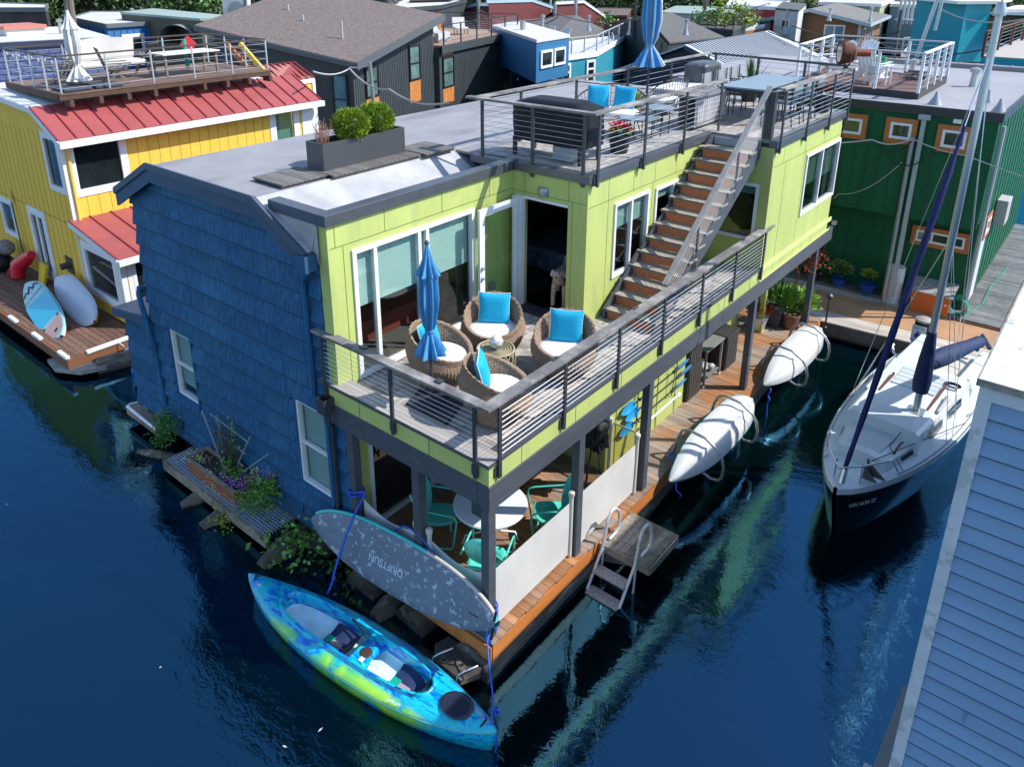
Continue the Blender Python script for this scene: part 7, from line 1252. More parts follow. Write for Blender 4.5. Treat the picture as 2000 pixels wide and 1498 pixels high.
# ---- violet blue shingle house, upper left ----
VB=M('violet_blue_shingles',(.11,.145,.30),.75,nz=8,nza=.25,st=(1,1,2),bump=.3,bsc=12)
a=at(0,97,z=5.3); b=at(215,85,z=5.3); d=(b-a).normalized(); nb=Vector((-d.y,d.x,0)); 
t=thing('violet_house','flat roofed house with violet blue shingle wall behind the timber roof deck','house',tuple((a+b)/2-Vector((0,0,5.3))),0,'houses on the far docks')
a=a-d*4; F=Fr(a.x,a.y,math.degrees(math.atan2(d.y,d.x))); Lw=(b-a).length
mb=MB(); fbox(mb,F,0,Lw,-9,0,.4,5.3); mb.build('wall',VB,t); mb=MB(); zz=.5
while zz<5.2: fbox(mb,F,0,Lw,0,.02,zz,zz+.03); zz+=.28
k=0; uu=0
while uu<Lw:
    for j in range(18): fbox(mb,F,uu+(j%2)*.25,uu+(j%2)*.25+.02,0,.018,.53+j*.28,.78+j*.28)
    uu+=.5
mb.build('shingle_shadow_lines',M('violet_dark_line',(.045,.06,.15),.8),t); mb=MB(); fbox(mb,F,-.1,Lw+.1,-9,.1,5.3,5.6); mb.build('roof_edge',M('navy_roof_edge',(.03,.045,.09),.6),t); mb=MB(); fbox(mb,F,-.05,Lw+.05,-8.9,.05,5.602,5.64); mb.build('roof',LGR,t)
window(t,F,3.2,4.4,1.6,3.6,fw=.1,trim=.2,d=.07); 
q=at(35,65,z=5.7); t=thing('roof_hatch','red framed skylight box on the flat white roof','skylight',(q.x,q.y,5.65)); MB().box(q.x-1.1,q.y-.9,5.65,q.x+1.1,q.y+.9,5.95).build('curb',LGR,t); MB().box(q.x-1.2,q.y-1,5.95,q.x+1.2,q.y+1,6.12).build('cover',M('faded_red_cover',(.5,.17,.13),.6),t)
# ---- bright blue cottage ----
BB=M('bright_blue_boards',(.035,.17,.42),.6,nz=2,nza=.1); t,c=poly_house('blue_cottage','bright blue cottage with pale flat roof beyond the violet house','house',[(140,36),(208,50),(400,38),(330,24),(180,24)],5.0,.4,BB,LGR,M('dark_rim',(.12,.14,.16),.6))
facewin(t,c[1],c[2],.13,.32,3.0,4.2,fw=.15,trim=.1); 
mb=MB(); 
for i in range(16): q=c[1].lerp(c[2],i/16); mb.box(q.x-.03,q.y-.06,.5,q.x+.03,q.y-.0,4.6)
for i in range(10): q=c[0].lerp(c[1],i/10); mb.box(q.x-.0,q.y-.1,.5,q.x+.06,q.y-.02,4.6)
mb.build('battens',M('deep_blue_batten',(.015,.09,.25),.6),t)
t,c=poly_house('green_shed_roof','low pale green sloping roof at the tree line','house',[(236,24),(390,37),(480,34),(300,17)],5.6,3,OLS,M('pale_green_metal',(.32,.40,.36),.5))
# ---- dark timber house upper left ----
t,c=poly_house('dark_timber_house','dark weathered timber house at the upper left corner','house',[(-60,18),(88,18),(92,10),(-40,6)],6.2,.4,M('black_brown_timber',(.05,.042,.04),.8,nz=3,nza=.4,st=(1,1,.1)),LGR,M('dark_rim'))
# ---- cedar shingle house with domed roof ----
q=at(300,72,z=4.4); e=at(395,72,z=4.4); d=(e-q).normalized(); ang=math.degrees(math.atan2(d.y,d.x)); F=Fr(q.x,q.y,ang)
t=thing('shingle_house','olive shingled house with barrel shaped translucent dome','house',tuple(q-Vector((0,0,4.4))),0,'houses on the far docks'); mb=MB(); fbox(mb,F,-.6,9,-7,0,.4,3.9); mb.build('wall',OLS,t)
mb=MB(); mb.grid(lambda u,v:F.p(.2+2.6*(1-math.cos(pi*u))/2*1.0+0,-3.6*v,3.9+1.25*math.sin(pi*u)),16,4); mb.build('barrel_dome',M('translucent_dome',(.30,.31,.32),.25),t,smooth=60); mb=MB(); mb.ext([F.p(3.0,.2,3.7),F.p(6.2,.2,5.9),F.p(9.2,.2,3.8)],F.N*-7); mb.build('gable_roof',M('grey_green_shingle',(.17,.20,.20),.8,nz=6,nza=.25),t); mb=MB(); mb.ext([F.p(3.4,.22,3.6),F.p(6.2,.22,5.6),F.p(8.8,.22,3.7)],F.N*.05); mb.build('gable_wall',OLS,t)
t,c=poly_house('grey_low_roof','low grey hip roof between shingled house and brown shed roof','house',[(415,62),(560,80),(640,60),(500,42)],4.5,.4,OLS,M('blue_grey_flat',(.16,.19,.21),.8,nz=2,nza=.2))
q=at(468,54,z=4.6); t=thing('heat_pump','white outdoor heat pump unit with round fan grille on the low grey roof','heat pump',(q.x,q.y,4.6)); fm=FY(q.y-.3)
rt=Matrix.Rotation(R(35),4,'Z'); mb=MB(); mb.box(-1.0,-.35,.25,.95,.35,2.2); mb.xf(Matrix.Translation((q.x,q.y,4.6))@rt); mb.build('casing',LGR,t,bevel=.04); mb=MB(); 
for r_ in (.65,.5,.35,.2): mb.tube([(r_*math.cos(2*pi*k/24)+.1,-.37,1.2+r_*math.sin(2*pi*k/24)) for k in range(24)],.03,5,closed=True)
mb.xf(Matrix.Translation((q.x,q.y,4.6))@rt); mb.build('fan_grille',M('mid_grey_grille',(.25,.25,.26),.5),t); mb=MB(); mb.box(-.8,-.3,0,-.6,.3,.25); mb.box(.6,-.3,0,.8,.3,.25); mb.xf(Matrix.Translation((q.x,q.y,4.6))@rt); mb.build('feet',LGR,t)
for lab,u,v,u2,v2 in (('slanted light grey mast pole rising behind the yellow stair',462,78,482,0),('dark pole behind the brown shed roof',494,62,491,0)):
    p=at(u,v,y=19.0); p2=at(u2,v2-30,y=19.0); tag(MB().cyl(p-Vector((0,0,1)),p2,.09,n=8).build('mast_pole',M('zinc_pipe') if 'light' in lab else BLKR,None,smooth=40),lab,'pole','poles and masts')
for lab,u,v,u2,v2 in (('weathered grey pole beside the white umbrella, left one',129,60,127,0),('weathered grey pole beside the white umbrella, right one',140,50,134,0)):
    p=at(u,v,y=8.0); p2=at(u2,v2-20,y=8.0); tag(MB().cyl(p-Vector((0,0,3)),p2,.12,n=8).build('timber_pole',TKW,None,smooth=40),lab,'pole','poles and masts')
# ---- terrace with black rails ----
t,c=poly_house('rail_terrace_house','dark house with black railed white roof terrace and table behind the brown roof','house',[(548,36),(632,33),(740,16),(650,4)],5.5,.4,M('dark_red_brown',(.07,.04,.04),.7),LGR); rails(t,[c[0],c[1],c[2]],5.5,1.1,5)
t,c=poly_house('charcoal_annex','charcoal boarded flat block with string lights behind the terrace','house',[(735,23),(862,13),(910,2),(790,0)],6.0,.4,CHA,LGR,CHA); facewin(t,c[0],c[1],.92,.99,3.0,5.6,fw=.05,fm=CEDS,gm=CEDS)
slope_house('slate_roof_house','house with dark slate roof and skylights at the top of the view',[[(636,-4,7.0),(760,-6,7.0),(790,16,5.0),(700,20,5.0)]],CHA,DSH)
for k,(u,v) in enumerate(((712,8),(742,7))): p=at(u,v,z=5.9); MB().box(p.x-.9,p.y-.6,5.7,p.x+.9,p.y+.6,6.3).build('skylight',LGR,S.objects[[o.name for o in S.objects if o.name.startswith('slate_roof_house')][-1]])
slope_house('brown_roof_house','mossy brown roof behind the charcoal annex',[[(800,2,6.2),(880,0,6.2),(905,14,4.8),(800,18,4.8)]],CHA,SHG)

# ---- blue roof houses top centre ----
MRW=M('maroon_wall',(.14,.03,.03),.7)
slope_house('blue_roof_house','slate blue roof with maroon gable at the left of the wires',[[(866,26,4.6),(929,9,5.8),(990,8,5.8),(985,36,4.2)]],MRW,BSH,trim=M('blue_white_trim',(.35,.45,.55),.6))
slope_house('blue_roof_house','largest slate blue shingle roof behind the drooping black wires',[[(950,3,6.4),(1040,1,6.2),(1126,31,4.4),(1003,40,4.4)]],MRW,BSH,trim=M('blue_white_trim'))
slope_house('blue_roof_house','slate blue roof with white eave left of the striped umbrella',[[(1085,6,6.0),(1140,3,6.0),(1182,32,4.4),(1128,31,4.4),(1096,21,4.9)]],MRW,BSH,trim=WHITE)
slope_house('grey_roof_house','dark grey shingle roof behind the blue penthouse',[[(985,46,5.0),(1126,33,5.4),(1208,77,3.6),(1170,85,3.6),(1060,96,3.8)]],M('dark_teal_wall',(.015,.06,.09),.7),DSH)
t,c=poly_house('blue_penthouse','blue clad upper room with white flat roof and white doors','house',[(962,50),(1048,78),(1112,68),(1016,41)],5.4,3.2,M('marine_blue_boards',(.02,.14,.30),.6),LGR)
facewin(t,c[1],c[2],.1,.45,3.9,4.8,fw=.12); facewin(t,c[1],c[2],.5,.85,3.9,4.8,fw=.12)
TEA=M('teal_clapboard',(.02,.24,.32),.6,nz=9,nza=.12,st=(.1,.1,3)); t,c=poly_house('teal_house','teal clapboard house with white trimmed windows and roof terrace','house',[(1090,114),(1165,104),(1225,70),(1060,92)],4.15,.4,TEA,LGR,WHITE)
d=(c[1]-c[0]).length
facewin(t,c[0],c[1],.08,.30,1.7,3.8,fw=.13,bars=(3.3,)); facewin(t,c[0],c[1],.72,.95,1.7,3.8,fw=.13,bars=(3.3,)); rails(t,[c[0],c[1],c[2]],4.15,1.0,4,M('galvanised_rail',(.4,.41,.42),.5))
for lab,(u,v) in (('grey folding deck chair on the teal house terrace, left one',(1070,92)),('grey folding deck chair on the teal house terrace, right one',(1100,96))):
    q=at(u,v,z=4.2); t=thing('deck_chair',lab,'chair',tuple(q),R(-20),'folding deck chairs'); MB().ext([(-.3,-.1,.4),(.3,-.1,.4),(.3,.35,1.2),(-.3,.35,1.2)],(0,.04,0)).build('backrest',LGR,t,world=False); MB().box(-.3,-.55,.38,.3,-.1,.42).build('seat',LGR,t,world=False); [MB().beam((x,-.5,.4),(x,.4,0),.04,.04).build('leg',TUBE,t,world=False) for x in (-.3,.3)]; [MB().beam((x,.3,.5),(x,-.5,0),.04,.04).build('leg',TUBE,t,world=False) for x in (-.3,.3)]
GRM=M('grey_green_metal_roof',(.20,.24,.24),.5,nz=14,nza=.3,st=(3,.1,.1)); t=thing('porch_roof','low grey green metal porch roof on blue posts left of the teal house','porch',tuple(at(1040,115,z=3)),0)
pp=[at(998,116,z=3.4),at(1062,120,z=3.1),at(1092,112,z=3.1),at(1040,102,z=3.4)]; MB().ext(pp,(0,0,.08)).build('metal_sheet',GRM,t); BPT=M('blue_post',(.02,.13,.30),.6)
for p in pp[1:3]+[pp[1].lerp(pp[2],.5)]: MB().box(p.x-.08,p.y-.08,.5,p.x+.08,p.y+.08,3.1).build('post',BPT,t)
mb=MB(); mb.beam(pp[1],pp[2],.1,.3); mb.build('beam',BPT,t); p=pp[0].lerp(pp[3],.5); MB().beam((pp[0].x,pp[0].y,1.8),(pp[3].x,pp[3].y,1.8),.1,2.6).build('back_wall',M('marine_blue_boards'),t)
t=thing('porch_roof','wide grey green porch roof on blue posts right of the teal house','porch',tuple(at(1220,90,z=3)),0); pp=[at(1168,88,z=3.5),at(1185,100,z=3.2),at(1262,90,z=3.2),at(1228,78,z=3.5)]; MB().ext(pp,(0,0,.08)).build('metal_sheet',GRM,t); mb=MB(); mb.beam(pp[1],pp[2],.12,.35); mb.build('beam',BPT,t)
for k in (0,.33,.66,1): p=pp[1].lerp(pp[2],k); MB().box(p.x-.08,p.y-.08,.5,p.x+.08,p.y+.08,3.2).build('post',BPT,t)
q=at(1175,120,z=3.0); t=thing('spiral_stair','white spiral stair at the right end of the teal house','stair',(q.x,q.y,.5)); MB().cyl((q.x,q.y,.5),(q.x,q.y,4.9),.06).build('centre_pole',LGR,t); mb=MB(); mb.tube([(q.x+.7*math.cos(k*.35),q.y+.7*math.sin(k*.35),1.2+k*.17) for k in range(22)],.035,6); mb.build('spiral_handrail',LGR,t); mb=MB(); [mb.beam((q.x,q.y,.6+k*.2),(q.x+.7*math.cos(k*.42),q.y+.7*math.sin(k*.42),.6+k*.2),.22,.04) for k in range(18)]; mb.build('treads',LGR,t)
q=at(1021,100,z=4.2); t=thing('metal_chimney','tall galvanised flue pipe with cone flashing beside the teal house','chimney',(q.x,q.y,3.5)); MB().cyl((q.x,q.y,3.6),tuple(at(1021,42,x=q.x)),.16,n=12).build('flue_pipe',TUBE,t,smooth=40); MB().lathe([(.5,3.5),(.2,4.2),(.17,4.2)],(q.x,q.y,0),14).build('flashing_cone',TUBE,t,smooth=40)
# ---- grey hip roofs centre right ----
slope_house('hip_roof_house','broad dark grey hip roof directly behind the striped umbrella',[[(1180,58,4.4),(1262,34,5.8),(1308,87,3.8),(1212,78,3.7)],[(1262,34,5.8),(1310,28,5.6),(1415,76,3.8),(1308,87,3.8)]],M('dark_green_grey_wall',(.03,.05,.05),.7),DSH)
q=at(1238,66,z=4.6); tag(MB().cyl((q.x,q.y,4),(q.x,q.y,6.9),.1,n=8).build('black_flue',BLKR,None,smooth=40),'thin black flue on the grey roof left of the striped umbrella','flue')
# ---- navy house with striped metal roof ----
NVW=M('navy_wall',(.01,.035,.06),.6); apx=at(1345,88,z=5.2); rend=at(1497,62,z=5.2); d=(rend-apx); d.z=0; RL=d.length; ang=math.degrees(math.atan2(d.y,d.x)); Vn=unit(ang+90); hw=3.6
t,P=gable_house('navy_house','navy gable house with pale ribbed metal roof beyond the terrace',apx-Vn*hw,ang,RL,2*hw,3.75,5.15,NVW,M('pale_ribbed_metal',(.46,.50,.54),.45,nz=1,nza=.05),over=.45,trim=M('navy_trim',(.015,.05,.08),.5))
RBM=M('dark_rib_shadow',(.07,.09,.12),.6); mb=MB(); Uu=unit(ang); base=apx-Vn*hw; n_=int(RL/.32)
for k in range(n_):
    u=k*.32
    for sg in (0,1):
        e_=base+Uu*u+Vn*(-.45 if sg==0 else 2*hw+.45); r_=base+Uu*u+Vn*hw; ee=Vector((e_.x,e_.y,3.66)); rr_=Vector((r_.x,r_.y,5.24)); mb.beam(ee,rr_,.11,.03)
mb.build('roof_ribs',RBM,t); q=Vector((apx.x,apx.y,0)); window(t,Fr(base.x,base.y,ang-90+180-180),0.01,.02,3,3.02) if False else None
# ---- brown shingle house ----
t,c=poly_house('red_house_far','red house with white door beyond the planted terrace','house',[(1420,12),(1515,16),(1540,4),(1430,-2)],5.3,.4,M('barn_red',(.42,.03,.035),.6),LGR,WHITE); facewin(t,c[0],c[1],.08,.5,3.0,4.4,fw=.12,mull=()); facewin(t,c[0],c[1],.72,.9,1.5,4.4,fw=.12,gm=WHITE)
a=at(1503,38,z=4.3); b=at(1683,44,z=4.3); d=(b-a); ang=math.degrees(math.atan2(d.y,d.x)); U_=unit(ang); V_=unit(ang+90); Lw=d.length
t=thing('brown_shingle_house','brown cedar shingle house with low pitched roof and white windows','house',tuple((a+b)/2-Vector((0,0,4.5))),0,'houses on the far docks'); P=lambda u,v,z: Vector((a.x,a.y,0))+U_*u+V_*v+Vector((0,0,z))
mb=MB(); mb.add([P(0,0,.4),P(Lw,0,.4),P(Lw,0,4.3),P(Lw*.45,0,5.2),P(0,0,4.3)],[(0,1,2,3,4)]); mb.add([P(Lw,0,.4),P(Lw,13,.4),P(Lw,13,4.3),P(Lw,0,4.3)],[(0,1,2,3)]); mb.add([P(0,0,.4),P(0,13,.4),P(0,13,4.3),P(0,0,4.3)],[(3,2,1,0)]); mb.build('wall',BRS,t)
mb=MB(); mb.ext([P(-1.0,-.6,4.05),P(Lw*.45,-.6,5.2),P(Lw*.45,13,5.2),P(-1,13,4.05)],(0,0,.12)); mb.ext([P(Lw+.8,-.6,4.1),P(Lw+.8,13,4.1),P(Lw*.45,13,5.2),P(Lw*.45,-.6,5.2)],(0,0,.12)); mb.build('roof',M('grey_brown_torch_roof',(.17,.16,.15),.85,nz=2,nza=.2),t); mb=MB(); mb.beam(P(-1,-.62,4.06),P(Lw*.45,-.62,5.2),.08,.3); mb.beam(P(Lw*.45,-.62,5.2),P(Lw+.8,-.62,4.1),.08,.3); mb.beam(P(Lw+.8,-.6,4.1),P(Lw+.8,13,4.1),.08,.26); mb.build('eave_board',M('blue_grey_eave',(.38,.45,.5),.5),t)
Fb=Fr(a.x,a.y,ang); window(t,Fb,Lw*.15,Lw*.34,2.4,4.0,mull=(Lw*.24,),fw=.12,d=.07); window(t,Fb,Lw*.62,Lw*.84,2.4,4.0,mull=(Lw*.73,),fw=.12,d=.07,gm=M('light_blue_glass',(.15,.25,.30),.1)); pe=P(Lw,0,0); Fs=Fr(pe.x,pe.y,ang+90); window(t,Fs,1.2,2.6,1.8,3.7,fw=.12,d=.07); window(t,Fs,6,7.4,2.2,3.8,fw=.12,d=.07)
mb=MB(); fbox(mb,Fb,-.05,.2,0,.05,.4,4.2); fbox(mb,Fb,Lw-.2,Lw+.05,0,.05,.4,4.2); mb.build('corner_board',M('pale_blue_trim',(.45,.52,.58),.5),t)
q=at(1532,78,z=3.2); t=thing('meter_pole','white topped service pole with round electric meter at the brown house','pole',(q.x,q.y,.5)); MB().cyl((q.x,q.y,.5),(q.x,q.y,5.6),.13,n=10).build('pole_shaft',TUBE,t,smooth=40); MB().lathe([(.02,-.35),(.3,-.3),(.3,.3),(.02,.35)],(q.x+.1,q.y-.2,3.9),12).build('meter',M('pale_blue_trim'),t,smooth=40)
q=at(1748,95,z=3.4); tag(MB().cyl((q.x,q.y,.3),(q.x,q.y,6.0),.14,n=8).build('utility_pole',M('dark_grey_pole',(.12,.12,.13),.7),None,smooth=40),'dark grey utility pole behind the white roof deck rails','pole','poles and masts')
tag(MB().cyl(at(1790,112,y=26),at(1845,-40,y=26),.07,n=8).build('boat_mast',MST,None,smooth=40),'slanted boat mast crossing the sky left of the turquoise building, left one','mast','poles and masts'); tag(MB().cyl(at(1826,60,y=27),at(1850,-40,y=27),.06,n=8).build('boat_mast',MST,None,smooth=40),'slanted boat mast left of the turquoise building, right one','mast','poles and masts')
# ---- turquoise building ----
TQ=M('turquoise_boards',(.0,.30,.38),.55,nz=9,nza=.08,st=(.05,.05,3)); t=thing('turquoise_building','bright turquoise three storey building with balcony at the upper right','building',tuple(at(1930,60,z=4)-Vector((0,0,4))),0,'houses on the far docks')
a=at(1888,9,z=6.8); b=at(1938,8,z=6.8); c_=at(2060,14,z=6.5); w0_=at(1840,14,z=6.6)
mb=MB(); cs=[(a.x,a.y),(b.x,b.y),(b.x-3.5,b.y+4),(a.x-3.5,a.y+4)]; mb.prism(cs,.4,6.8); mb.build('stair_tower',TQ,t); mb=MB(); mb.prism([(b.x-.2,b.y+.5),(c_.x+2,c_.y+.5),(c_.x+2,c_.y+6),(b.x-.2,b.y+6)],.4,6.3); mb.build('wall',TQ,t); mb=MB(); mb.prism([(w0_.x,w0_.y+1.2),(a.x,a.y+1.2),(a.x,a.y+6),(w0_.x,w0_.y+6)],.4,6.4); mb.build('wall',M('deep_teal_boards',(.0,.15,.20),.6),t)
mb=MB(); mb.prism([(a.x-.4,a.y-.4),(b.x+.4,b.y-.4),(b.x+.4,b.y+4.5),(a.x-4,a.y+4.5)],6.8,6.98); mb.prism([(b.x+.45,b.y+.1),(c_.x+3,c_.y+.1),(c_.x+3,c_.y+6),(b.x+.45,b.y+6)],6.3,6.5); mb.build('roof_edge',WHITE,t)
q0=at(1828,58,z=4.4); q1=at(1885,60,z=4.4); MB().prism([(q0.x,q0.y),(q1.x,q1.y),(q1.x,q1.y+2.5),(q0.x,q0.y+2.5)],4.15,4.4).build('balcony_floor',LGR,t)
mb=MB(); 
for k in range(18): p=q0.lerp(q1,k/17); mb.box(p.x-.05,p.y-.04,4.4,p.x+.05,p.y+.04,5.4)
mb.beam(q0+Vector((0,0,1.05)),q1+Vector((0,0,1.05)),.1,.1); mb.build('balcony_railing',LGR,t); window(t,Fr(w0_.x,w0_.y+1.2,0),1.5,4.2,4.5,6.3,fw=.1,mull=(2.8,),d=.06) ; q=at(1868,110,z=1.5); window(t,Fr(w0_.x,w0_.y+1.2,0),1.2,2.4,.8,3.2,fw=.15,d=.06)
t,c=poly_house('pale_green_house','pale green house with white balcony above the brown shingle house','house',[(1600,6),(1720,10),(1760,-6),(1620,-12)],5.2,.4,M('pale_sage_wall',(.42,.48,.30),.6),LGR,WHITE); facewin(t,c[0],c[1],.2,.4,3.2,4.6,fw=.12); facewin(t,c[0],c[1],.6,.8,3.2,4.6,fw=.12)
t,c=poly_house('blue_grey_house','blue grey clapboard house behind the white folding chair','house',[(1740,10),(1842,14),(1850,-2),(1750,-6)],5.0,.4,M('blue_grey_boards',(.13,.21,.30),.6,nz=9,nza=.1,st=(.05,.05,3)),LGR,LGR)
q=at(1775,48,z=4.6); t=thing('upright_pallet_chair','white slatted chair standing on a roof in front of the blue grey house','chair',(q.x,q.y,4.5)); mb=MB(); [mb.box(q.x-.9+k*.3,q.y,4.6,q.x-.72+k*.3,q.y+.06,6.6) for k in range(6)]; mb.build('back_slats',LGR,t); MB().box(q.x-.9,q.y-.8,4.9,q.x+.85,q.y,5.0).build('seat',LGR,t)
t=thing('white_dock_terrace','white painted low terrace and lattice left of the turquoise building','terrace',tuple(at(1800,80,z=3)-Vector((0,0,3)))); p=[at(1760,105,z=3.4),at(1800,62,z=3.4),at(1870,60,z=3.4),at(1850,95,z=3.4)]; MB().prism([tuple(x.xy) for x in p],.4,3.4).build('wall',M('off_white_boards',(.5,.5,.48),.7,nz=3,nza=.2),t); post_run(t,tuple(p[0].xy),tuple(p[3].xy),9,1.0,3.4,LGR,LGR,w=.08,nc=3)
t=thing('rust_fence_terrace','terrace with rust brown post and cable fence at the right edge','terrace',tuple(at(1960,110,z=3)-Vector((0,0,3)))); p=[at(1918,112,z=5.1),at(2010,118,z=5.1),at(2100,90,z=5.1),at(1990,78,z=5.1)]; MB().prism([tuple(x.xy) for x in p],.4,5.1).build('wall',M('turquoise_boards'),t); MB().prism([tuple((x).xy) for x in p],5.101,5.15).build('roof',M('warm_grey_roof',(.42,.38,.35),.8),t); post_run(t,tuple(p[0].xy),tuple(at(2050,60,z=5.1).xy),7,1.1,5.1,M('rust_brown_post',(.14,.05,.035),.7),M('rust_brown_post'),w=.12,nc=6)
t,c=poly_house('dark_gazebo','dark brown low pyramid roof at the upper right','pavilion',[(1935,62),(2030,60),(2060,46),(1950,46)],5.0,3.6,M('deep_teal_boards'),M('dark_brown_roof',(.10,.085,.08),.8)); 
# planted terraces in the far middle
t,c=poly_house('planted_terrace_house','dark house with railed planted roof terrace right of the striped umbrella','house',[(1350,52),(1432,58),(1500,30),(1380,26)],4.4,.4,M('dark_green_grey_wall'),M('dark_deck_far',(.09,.08,.075),.8)); rails(t,[c[0],c[1],c[2]],4.4,1.1,6)
t,c=poly_house('pale_green_roof_house','low pitched pale green metal roof behind the planted terrace','house',[(1290,24),(1420,30),(1450,14),(1320,12)],5.0,2.0,LGR,M('pale_green_metal'))
t,c=poly_house('brown_flat_house','brown roofed low building left of the striped umbrella','house',[(1150,30),(1225,30),(1235,14),(1170,14)],4.4,1.0,M('maroon_wall'),M('brown_flat_roof',(.15,.115,.10),.85))
t,c=poly_house('white_house_far','small white house with dark window beyond the red house','house',[(1515,16),(1560,20),(1575,8),(1530,4)],5.6,.4,LGR,DSH); facewin(t,c[0],c[1],.35,.7,3.8,4.8,fw=.1)
t,c=poly_house('orange_fence_block','orange brown timber fenced block between navy roof and brown house','fence',[(1450,58),(1492,54),(1496,48),(1455,50)],4.0,1.5,M('orange_fence_boards',(.42,.15,.05),.7,nz=5,nza=.2),LGR,grp=None)
def farplant(label,u,v,z,r,cnt,mt,sq=(1,1,1)):
    q=at(u,v,z=z); foliage('terrace_plant',label,'plant',(q.x,q.y,z+r*.5),r,cnt,mt,.28,.16,sq,'plants on the far terraces')
farplant('large yellow and green shrub on the far planted terrace',1410,50,4.4,1.1,900,LEAFY); farplant('golden shrub at the right of the far planted terrace',1440,48,4.4,.9,700,LEAFY,(1.6,1,.6)); farplant('green shrub at the left of the far planted terrace',1385,48,4.4,.8,500,LEAFG); farplant('round green bush by the blue porch posts',1232,128,1.0,.8,700,LEAFG); farplant('tall dark shrub by the blue porch',1203,125,1.2,1.0,700,LEAFD,(.7,.7,1.3)); farplant('orange tinged shrub at the right of the blue porch',1255,112,1.5,.9,600,LEAFY); farplant('small palm like plant near the white eaves',1184,48,3.8,.8,300,LEAFG); farplant('bright green banana plant on the railed terrace, left one',661,22,5.5,.6,160,LEAFG,(.6,.6,1.2)); farplant('bright green banana plant on the railed terrace, right one',690,18,5.5,.6,160,LEAFG,(.6,.6,1.2))
q=at(1375,40,z=4.6); umbrella('closed_grey_umbrella','closed grey brown umbrella on the far planted terrace',q.x,q.y,4.4,7.4,M('taupe_canvas',(.25,.22,.2),.8),sc=1.6,base=False)
for k,(u,v,u2,v2,s) in enumerate(((935,20,1090,28,.6),(1090,28,1260,30,.5),(935,26,1090,34,.9),(1500,62,1960,90,1.0),(1690,70,2000,110,.8),(1545,50,1760,62,.5))): wire(['upper black wire over the blue shingle roofs, left span','upper black wire over the blue shingle roofs, right span','lower black wire over the blue shingle roofs','long black wire from the brown house to the turquoise building','black wire drooping toward the rust fence','black wire across the brown shingle house front'][k],[tuple(at(u,v,y=34 if k<3 else 40)),tuple(at(u2,v2,y=38 if k<3 else 42))],s,.035,BW)
wire('thick white cable swagging across the turquoise building',[tuple(at(1840,20,y=30)),tuple(at(2010,36,y=28))],.3,.03)
for lab,u,v in (('far mooring pole rising above the blue roofs, left one',934,0),('far mooring pole with cables above the blue roofs',1084,8),('far metal chimney on the blue roof',1125,0)):
    q=at(u,v,y=46); tag(MB().cyl(q,q-Vector((0,0,3.5)),.14,n=8).build('far_pole',TUBE,None,smooth=40),lab,'pole','poles and masts')
for k,(u,v,z,h) in enumerate(((1060,58,5.0,.9),(1150,52,5.0,.7),(1230,60,4.8,.8),(1340,60,4.8,.7),(1075,18,5.3,1.0),(1010,20,5.2,.8),(1620,34,4.9,.7),(1700,36,4.6,.9),(120,66,5.65,.7),(260,38,5.0,.8),(1780,150,5.68,.5),(1900,170,5.68,.5))):
    q=at(u,v,z=z); tag(MB().lathe([(.22,-.3),(.10,.05),(.09,h*.8),(.15,h*.82),(.15,h),(.02,h+.05)],tuple(q),10).build('vent_pipe',TUBE,None,smooth=40),['galvanised vent pipe on the dark grey roof by the blue penthouse','galvanised vent pipe on the right part of the dark grey roof','vent pipe on the left slope of the hip roof','vent pipe on the right slope of the hip roof','vent pipe high on the largest slate blue roof','vent pipe near the left end of the slate blue roof','vent pipe on the ridge of the brown shingle house','vent pipe at the right of the brown shingle house roof','short vent on the white roof of the violet house','vent pipe on the blue cottage roof','small vent pipe beside the white roof deck on the green house','small vent pipe at the right of the green house roof'][k],'vent','vent pipes on the roofs')
# ---------------- shore, trees ----------------
sh_=MB(); f=Vector((-math.sin(YAW),math.cos(YAW),0)); r_=Vector((math.cos(YAW),math.sin(YAW),0)); c_=Vector((CAM_LOC.x,CAM_LOC.y,0))
ring=[c_+f*95-r_*260,c_+f*82-r_*60,c_+f*92,c_+f*110+r_*60,c_+f*110+r_*260,c_+f*420+r_*420,c_+f*420-r_*420]
sh_.prism([tuple(p.xy) for p in ring],-1,.6); struct('shore_ground',sh_,M('shore_grass',(.035,.06,.02),.9,nz=1,nza=.5))
TL=[M('tree_leaf_mid',(.075,.15,.03),.55,isl=.5),M('tree_leaf_dark',(.04,.09,.02),.55,isl=.5),M('tree_leaf_yellow',(.17,.24,.04),.55,isl=.4)]; BARK=M('tree_bark',(.10,.075,.055),.9)
def make_tree(seed,h,rad,mt,cnt=2600):
    rs=random.Random(seed); t=thing('shore_tree','','tree',(0,0,0),0,'trees along the shore'); mb=MB(); mb.tube([(0,0,0),(.2,.1,h*.4),(.1,-.1,h*.8)],.3,8,rs=[.38,.25,.08])
    cl=[]
    for k in range(22):
        a=rs.uniform(0,2*pi); z=h*rs.uniform(.18,.95); rr_=rad*rs.uniform(.2,1)*(1-.55*abs(z/h-.5)); c=Vector((rr_*math.cos(a),rr_*math.sin(a),z)); cl.append((c,rad*rs.uniform(.28,.5)))
        mb.tube([(0,0,z*.6),c*.6+Vector((0,0,z*.35)),c],.06,5,rs=[.1,.06,.02])
    mb.build('trunk',BARK,t,world=False,smooth=60); mb=MB()
    for k in range(cnt):
        c,cr=rs.choice(cl); d=Vector((rs.gauss(0,1),rs.gauss(0,1),rs.gauss(0,.8))).normalized(); q=c+d*cr*rs.uniform(.5,1.05); mb.leaf(q,d+Vector((rs.uniform(-.8,.8),rs.uniform(-.8,.8),rs.uniform(-.6,.4))),rs.uniform(.35,.75),rs.uniform(.25,.45),d+Vector((rs.uniform(-.6,.6),rs.uniform(-.6,.6),.6)))
    mb.build('crown',mt,t,world=False); return t
